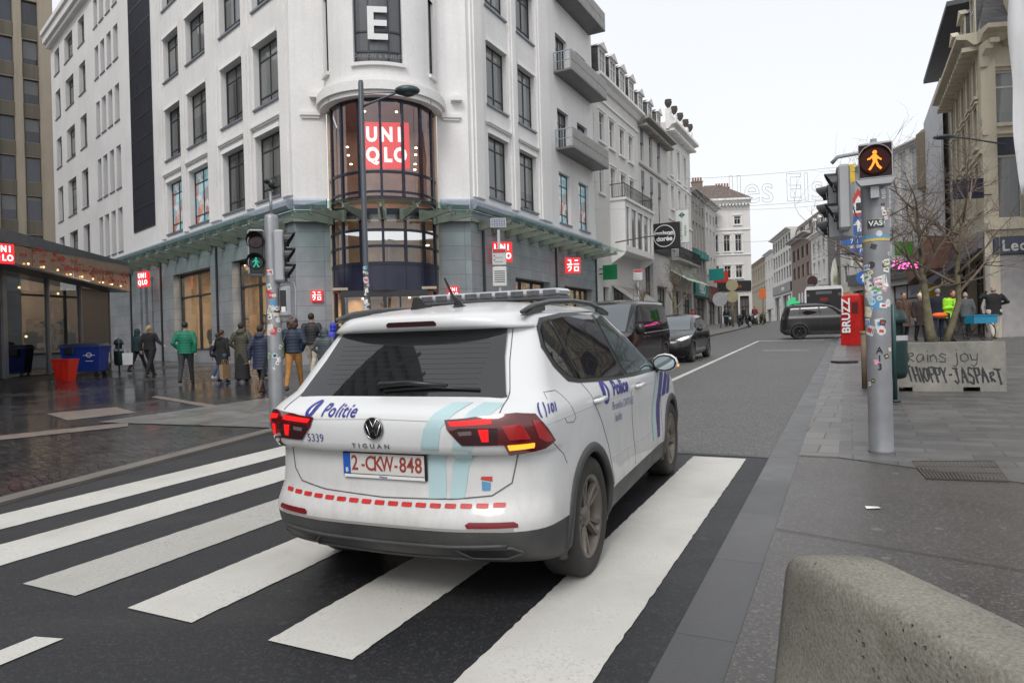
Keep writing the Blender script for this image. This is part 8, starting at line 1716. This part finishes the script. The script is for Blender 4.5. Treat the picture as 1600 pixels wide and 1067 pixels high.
H_DK = mat('dark_hair', (.018, .013, .011), .6, var=.3, vs=30); H_BL = mat('blond_hair', (.38, .27, .14), .6, var=.3, vs=30); H_BR = mat('brown_hair', (.055, .022, .013), .6, var=.3, vs=30); H_GR = mat('grey_hair', (.25, .24, .23), .7, var=.2, vs=30)
C_BLK = cloth('black_cloth', (.014, .014, .016)); C_DBL = cloth('navy_cloth', (.015, .02, .045)); C_JEAN = cloth('blue_denim', (.05, .09, .17)); C_GRY = cloth('grey_cloth', (.09, .095, .10)); C_TAN = cloth('tan_cloth', (.36, .17, .05)); C_BEI = cloth('beige_cloth', (.42, .37, .30)); C_BRN = cloth('brown_cloth', (.09, .055, .04))
GR = 'people walking on the square in front of the corner shop'; GQ = 'people standing on the right hand pavement'
def carry_bag(x, y, z, w_, h, m, label, name='bag', d=.12, rz=0):
    o = thing(name, label, 'bag', (x, y, z), rz); b = MB(); b.loft([[(-w_/2*.9, -d/2, 0), (w_/2*.9, -d/2, 0), (w_/2*.9, d/2, 0), (-w_/2*.9, d/2, 0)], [(-w_/2, -d/2, h), (w_/2, -d/2, h), (w_/2, d/2, h), (-w_/2, d/2, h)]], True, True); b.build('pouch', m, o)
    for s_ in (-1, 1): b = MB(); b.tube([(-w_*.25, s_*d*.4, h-.01), (-w_*.2, s_*d*.2, h+.13), (w_*.2, s_*d*.2, h+.13), (w_*.25, s_*d*.4, h-.01)], .008, 5); b.build('handle', m, o)
    return o
person(-14.75, 26.9, 20, 1.72, 'person in a dark hooded coat walking half behind the blond woman', cloth('dark_teal_cloth', (.02, .05, .06)), C_BLK, None, hood='up', group=GR, step=.25)
person(-13.14, 24.76, 15, 1.80, 'woman with a blond ponytail, black jacket and black trousers walking away', C_BLK, C_BLK, H_BL, hem=.88, hairstyle='pony', group=GR, step=-.18, width=1.22, trous_w=1.2, arms=('down', 'out'))
carry_bag(-13.75, 24.4, G(-13.7, 24.5)+.45, .34, .42, mat('white_bag', (.55, .56, .56), .5, var=.1), 'white carrier bag beside the blond woman in black', rz=.5)
person(-9.29, 19.42, -10, 1.78, 'man in a bright green puffer jacket and dark grey trousers', puffer('green_puffer', (.0, .16, .09)), cloth('charcoal_cloth', (.035, .036, .04)), H_DK, hem=.84, group=GR, step=.17, arms=('pocket', 'down'), width=1.08)
person(-9.0, 20.9, 30, 1.42, 'child with a pale grey top and dark rucksack beside the green jacket', cloth('pale_grey_cloth', (.32, .32, .34)), C_JEAN, H_DK, hem=.86, group=GR, step=-.22, shoe=M_WH)
o = thing('backpack', 'dark rucksack on the back of the child in the pale grey top', 'bag', (-9.0, 20.74, G(-9, 20.7)+.72)); b = MB(); b.bbox(-.15, .15, -.16, .0, 0, .36, .05); b.build('sack', C_DBL, o)
person(-8.22, 19.35, 25, 1.50, 'child in a long black coat and blue jeans holding out an arm', C_BLK, C_JEAN, H_BR, hem=.62, group=GR, step=.05, arms=('out', 'down'), hood=True, width=1.15)
person(-8.15, 20.6, 20, 1.62, 'dark haired person hidden behind the child in the black coat', C_DBL, C_JEAN, H_DK, group=GR, step=.1)
person(-7.64, 19.29, 5, 1.68, 'woman in a long olive green puffer coat and black skirt', puffer('olive_puffer', (.055, .052, .032)), None, H_DK, hem=.52, group=GR, step=.02, hood=True, width=1.12, skirt=C_BLK, arms=('pocket', 'pocket'))
carry_bag(-8.05, 19.1, G(-8, 19)+.16, .30, .40, mat('brown_paper', (.30, .19, .10), .8, var=.12), 'brown paper carrier bag between the olive coat and the black coat', rz=1.2); carry_bag(-7.2, 19.3, G(-7, 19)+.32, .26, .34, mat('brown_paper', (.30, .19, .10), .8, var=.12), 'brown paper carrier bag on the right of the olive puffer coat', rz=1.2)
person(-7.3, 20.6, 10, 1.55, 'person with a pale knitted hat behind the olive coat', cloth('rose_grey_cloth', (.20, .15, .15)), C_JEAN, None, hat=cloth('pale_pink_wool', (.50, .38, .33)), group=GR)
person(-5.67, 15.39, 5, 1.55, 'woman in a long navy puffer coat with black leggings and boots', puffer('navy_puffer', (.018, .024, .055)), C_BLK, H_DK, hem=.62, group=GR, step=-.22, hood=True, boots=True, shoe=cloth('brown_leather', (.06, .03, .02), .5), trous_w=.85, width=1.05)
person(-4.98, 15.55, -5, 1.70, 'woman with curly auburn hair, navy jacket and tan trousers', puffer('dark_navy_jacket', (.014, .026, .05)), C_TAN, H_BR, hem=.90, hairstyle='curly', group=GR, step=.24, arms=('down', 'pocket'), shoe=cloth('brown_leather', (.06, .03, .02), .5), trous_w=.95, width=.95)
o = thing('shoulder_bag', 'olive shoulder bag hanging on the woman with tan trousers', 'bag', (-5.28, 15.45, G(-5.3, 15.4)+.78)); b = MB(); b.bbox(-.16, .12, -.08, .08, 0, .42, .05); b.build('pouch', cloth('olive_canvas', (.16, .17, .08)), o); b = MB(); b.bbox(-.08, .10, -.09, -.081, .22, .34, .01); b.build('flap', C_BEI, o); b = MB(); b.tube([(.08, 0, .40), (.18, .03, .62), (.2, .1, .66)], .014, 5); b.build('strap', C_GRY, o)
person(-5.95, 20.3, 5, 1.90, 'tall man in a black puffer jacket and beige trousers', puffer('black_puffer', (.013, .013, .016)), C_BEI, H_DK, hem=.88, group=GR, step=-.2, width=1.08, arms=('down', 'pocket'))
person(-4.55, 16.6, 15, 1.42, 'child in a grey blue hooded puffer jacket behind the police car', puffer('grey_blue_puffer', (.07, .085, .095)), C_GRY, None, hood='up', group=GR, width=1.25, arms=('pocket', 'pocket'))
person(-5.2, 19.9, -20, 1.58, 'child in a bright blue hooded coat near the shop entrance', cloth('royal_blue_cloth', (.03, .04, .42), .5), C_DBL, None, hood='up', group=GR, step=.1)
person(-4.75, 19.6, 0, 1.74, 'dark haired person in black entering the shop behind the blue child', C_BLK, C_BLK, H_DK, group=GR, width=1.1)
person(15.22, 26.47, 190, 1.96, 'young woman with brown hair tied back in a brown coat, facing the camera', C_BRN, C_BLK, H_BR, hem=.55, group=GQ, step=.1, scarf=C_BRN)
person(15.75, 26.3, 185, 1.86, 'woman in a cream bobble hat and dark coat facing the camera', cloth('dark_brown_cloth', (.03, .022, .02)), C_BLK, None, hat=cloth('cream_wool', (.60, .56, .48)), hem=.6, group=GQ, step=-.1)
person(16.81, 26.9, 25, 2.05, 'man with grey hair and a dark navy coat seen from behind a tree trunk', cloth('deep_navy_cloth', (.010, .011, .022)), C_DBL, H_GR, hem=.72, group=GQ, width=1.25, arms=('pocket', 'pocket'))
hv = mat('neon_green_cloth', (.30, .70, .02), .6, var=.1, vs=6, bmp=.3, bs=20)
person(16.2, 25.2, 170, 1.90, 'person in a neon green jacket and dark red scarf looking at a phone', hv, C_BLK, mat('dark_red_hair', (.10, .015, .012), .7, var=.3), hem=.80, group=GQ, arms=('phone', 'phone'), lean=.10, scarf=cloth('dark_red_scarf', (.16, .015, .015)), hairstyle='long', width=1.25, z=.06)
person(17.9, 26.9, 20, 1.88, 'grey haired man in a dark jacket behind the neon green jacket', C_GRY, C_BLK, H_GR, group=GQ, hairstyle='bald')
person(18.8, 26.6, 15, 2.06, 'bald man in a black coat and pale trousers with one arm raised', C_BLK, cloth('pale_cloth', (.50, .44, .38)), H_GR, hem=.78, group=GQ, step=.10, arms=('raised', 'elbow'), hairstyle='bald', shoe=cloth('beige_leather', (.35, .3, .25), .6), trous_w=1.1, width=1.2)
person(19.6, 28.0, 160, 1.90, 'person in a white top standing by the cream corner house', cloth('white_cloth', (.55, .54, .54)), cloth('pale_cloth', (.50, .44, .38)), H_DK, group=GQ)
person(20.11, 59.03, 75, 1.86, 'man in dark clothes striding across the far kerb', C_BLK, C_DBL, H_DK, step=.30, width=1.15, z=.0, group='people far up the street')
person(15.4, 58.0, 60, 1.7, 'person in a red jacket by the dark shopfronts far up the street', cloth('red_cloth', (.40, .03, .02)), C_BLK, H_DK, z=.1, group='people far up the street')
person(20.0, 63.5, 190, 1.7, 'person in black standing left of the far scooters', C_BLK, C_BLK, H_DK, z=.1, group='people far up the street'); person(21.4, 66.3, 185, 1.75, 'person in a dark coat standing behind the far scooters', C_GRY, C_BLK, H_BR, z=.1, group='people far up the street'); person(24.6, 69.0, 200, 1.72, 'person in a maroon jacket beside the far white house', cloth('maroon_cloth', (.18, .03, .03)), C_BLK, H_DK, z=.1, group='people far up the street')
# mannequins in the shop windows
for i, (s_, yy, lb) in enumerate(((12.1, 1.4, 'dressed mannequin at the left in the first shop window'), (10.0, 1.3, 'dressed mannequin in the right pane of the first shop window'), (9.3, 1.6, 'dressed mannequin at the right edge of the first shop window'), (4.9, 1.4, 'dressed mannequin in the second shop window'))):
    p = F_L @ Vector((LL-s_, yy, 0)); o = thing('mannequin', lb, 'mannequin', (p.x, p.y, 1.05), group='mannequins in the shop windows')
    b = MB(); b.smooth = True; b.loft([[(rx_*math.cos(q*PI/8), ry_*math.sin(q*PI/8), z_) for q in range(16)] for rx_, ry_, z_ in ((.17, .12, .75), (.14, .10, 1.0), (.18, .12, 1.3), (.06, .06, 1.42), (.05, .05, 1.5))], True, True); b.sphere((0, 0, 1.6), (.075, .09, .11), 12, 8); [limb(b, [(s*.09, 0, .85), (s*.1, 0, .1)], [.08, .05]) for s in (-1, 1)]; [limb(b, [(s*.19, 0, 1.32), (s*.25, 0, 1.0), (s*.24, .06, .78)], [.05, .04, .03]) for s in (-1, 1)]; voxel(b, 'figure', mat('mannequin_white', (.50, .46, .42), .5, var=.05), o, .03)
    b = MB(); b.smooth = True; b.loft([[(rx_*math.cos(q*PI/8), ry_*math.sin(q*PI/8), z_) for q in range(16)] for rx_, ry_, z_ in ((.22, .16, .6), (.20, .15, .9), (.21, .15, 1.3), (.10, .08, 1.42))], True, True); [limb(b, [(s*.19, 0, 1.32), (s*.26, 0, 1.0), (s*.25, .05, .85)], [.07, .06, .05]) for s in (-1, 1)]; voxel(b, 'coat', [C_GRY, cloth('olive_cloth', (.12, .12, .06)), C_BEI, C_BRN][i], o, .03)
# bicycle with blue crate
bk = thing('bicycle', 'dark bicycle with a blue plastic crate beside the neon green jacket', 'bicycle', (16.85, 24.9, G(16.8, 24.9)+.03), rad(8)); M_BK = mat('bicycle_black', (.02, .02, .022), .35, var=.1)
for xx in (-.55, .55):
    b = MB(); b.smooth = True; b.tube([(.34*math.cos(q*PI/14), 0, .34*math.sin(q*PI/14)) for q in range(29)], .018, 6, caps=False); w_ = b.build('wheel', mat('tyre_rubber', (.028, .026, .024), .85), bk); w_.location = (xx, 0, .35)
    b = MB(); [b.tube([(0, 0, 0), (.33*math.cos(q*PI/8), 0, .33*math.sin(q*PI/8))], .002, 3) for q in range(16)]; b.build('spokes', M_POLE, w_)
b = MB(); b.smooth = True; [b.tube([p, q], .018, 6) for p, q in (((-.55, 0, .35), (-.1, 0, .32)), ((-.1, 0, .32), (-.22, 0, .85)), ((-.22, 0, .80), (.38, 0, .82)), ((-.1, 0, .32), (.38, 0, .78)), ((.55, 0, .35), (.36, 0, .98)), ((-.55, 0, .35), (-.22, 0, .80)))]; b.tube([(.30, -.28, 1.02), (.38, 0, 1.0), (.30, .28, 1.02)], .014, 6); b.build('frame', M_BK, bk)
b = MB(); b.smooth = True; b.sphere((-.24, 0, .90), (.13, .08, .04), 10, 6); b.build('saddle', M_BK, bk)
ct = thing('crate', 'turquoise blue plastic crate on the front of the bicycle', 'crate', (17.1, 24.75, G(17.1, 24.7)+.70), rad(8)); b = MB(); cw_ = mat('turquoise_plastic', (.01, .20, .34), .45, var=.1); b.box(-.55, .35, -.2, .2, 0, .02); b.box(-.55, .35, -.22, -.2, 0, .30); b.box(-.55, .35, .2, .22, 0, .30); b.box(-.57, -.55, -.22, .22, 0, .30); b.box(.35, .37, -.22, .22, 0, .30); b.build('tub', cw_, ct); b = MB(); b.box(-.60, .40, -.25, -.221, .27, .31); b.box(-.60, .40, .221, .25, .27, .31); b.build('rim', cw_, ct)
b = MB(); b.smooth = True; b.sphere((0, 0, 0), (.30, .13, .10), 14, 8); ob_ = b.build('orange_bundle', mat('orange_cloth', (.80, .12, .015), .6, var=.1)); ob_.location = (15.75, 25.1, G(15.75, 25.1)+1.05); tag(ob_, 'bright orange bundle in front of the man in the dark navy coat', 'bag')
# ------------------------------------------------------------------ bare trees
M_BARK = mat('mossy_bark', (.13, .115, .07), .9, var=.4, vs=9, bmp=.6, bs=40); M_TWIG = mat('twig_bark', (.15, .115, .09), .85, var=.3, vs=6)
def bare_tree(x, y, z, label, trunk, seed, n1=9, twl=1.4, spread=1.0, up=.45, r_top=.05):
    """trunk: list of (dx, dy, dz, r)"""
    o = thing('bare_tree', label, 'tree', (x, y, z), group='bare street trees'); r = random.Random(seed)
    b = MB(); b.smooth = True; b.tube([(p[0], p[1], p[2]) for p in trunk], [p[3] for p in trunk], 10); b.build('trunk', M_BARK, o)
    br = MB(); br.smooth = True; tips = []
    def grow(p, d, L_, rad_, depth):
        n = 5; pts = [p]; rs = [rad_]; q = Vector(p); dd = Vector(d).normalized()
        for i in range(n):
            dd = (dd+Vector((r.gauss(0, .16), r.gauss(0, .16), r.gauss(.04*up, .12)))).normalized(); q = q+dd*L_/n; pts.append(tuple(q)); rs.append(rad_*(1-.62*(i+1)/n))
        br.tube(pts, rs, 6 if depth < 2 else 4)
        if depth < 3:
            for k in range((4, 3, 3)[depth]):
                i = r.randrange(1 if depth else 2, n+1); base = Vector(pts[i]); s_ = Vector((r.gauss(0, 1), r.gauss(0, 1), r.gauss(.25, .6))).normalized(); nd = (dd*.55+s_*.75*spread).normalized()
                grow(tuple(base), nd, L_*(.52+r.random()*.3), rs[i]*.60+.0010, depth+1)
    for k in range(n1):
        t = .42+.58*(k+.5)/n1; j = min(len(trunk)-2, int(t*(len(trunk)-1))); f = t*(len(trunk)-1)-j; A_, B_ = trunk[j], trunk[j+1]; p = [A_[i]+(B_[i]-A_[i])*f for i in range(4)]
        a = k*2.4+r.random(); grow((p[0], p[1], p[2]), (math.cos(a)*spread, math.sin(a)*spread*.8, up+r.random()*.5), twl*(.7+r.random()*.6), p[3]*.55+.006, 0)
    br.build('branches', M_TWIG, o); return o
zb = G(7.2, 11.6)+.70
bare_tree(7.13, 11.55, zb, 'bare tree with mossy trunk rising behind the left half of the planter', [(.0, 0, 0, .09), (-.06, 0, .3, .072), (-.11, 0, .8, .055), (-.15, .02, 1.3, .046), (-.15, .05, 1.9, .034), (-.25, .05, 2.4, .02)], 4, 10, .9, .9, .6)
bare_tree(7.28, 11.5, zb, 'bare tree leaning right above the middle of the planter', [(.0, 0, 0, .06), (.13, 0, .35, .05), (.26, 0, .75, .044), (.26, .02, 1.3, .036), (.36, .05, 1.9, .028), (.52, .05, 2.6, .018)], 12, 10, .95, .95, .55)
bare_tree(6.75, 12.3, zb-.05, 'thin crooked bare tree half hidden by the sticker covered pole', [(.2, 0, 0, .05), (.12, 0, .5, .045), (-.06, 0, .9, .04), (-.02, 0, 1.3, .036), (-.16, 0, 1.7, .03), (-.1, 0, 2.2, .02)], 33, 8, .9, .9, .4)
bare_tree(6.15, 25.6, G(6.1, 25.6)+.1, 'small bare tree on the left pavement behind the black van', [(0, 0, 0, .09), (.03, 0, 1.2, .075), (0, .05, 2.2, .05), (.05, 0, 2.6, .025)], 7, 8, .7, .8, .9)
bare_tree(5.2, 27.2, G(5.2, 27.2)+.1, 'second small bare tree beyond the first on the left pavement', [(0, 0, 0, .08), (-.03, 0, 1.3, .06), (.05, 0, 2.2, .03)], 17, 7, .6, .8, .9)
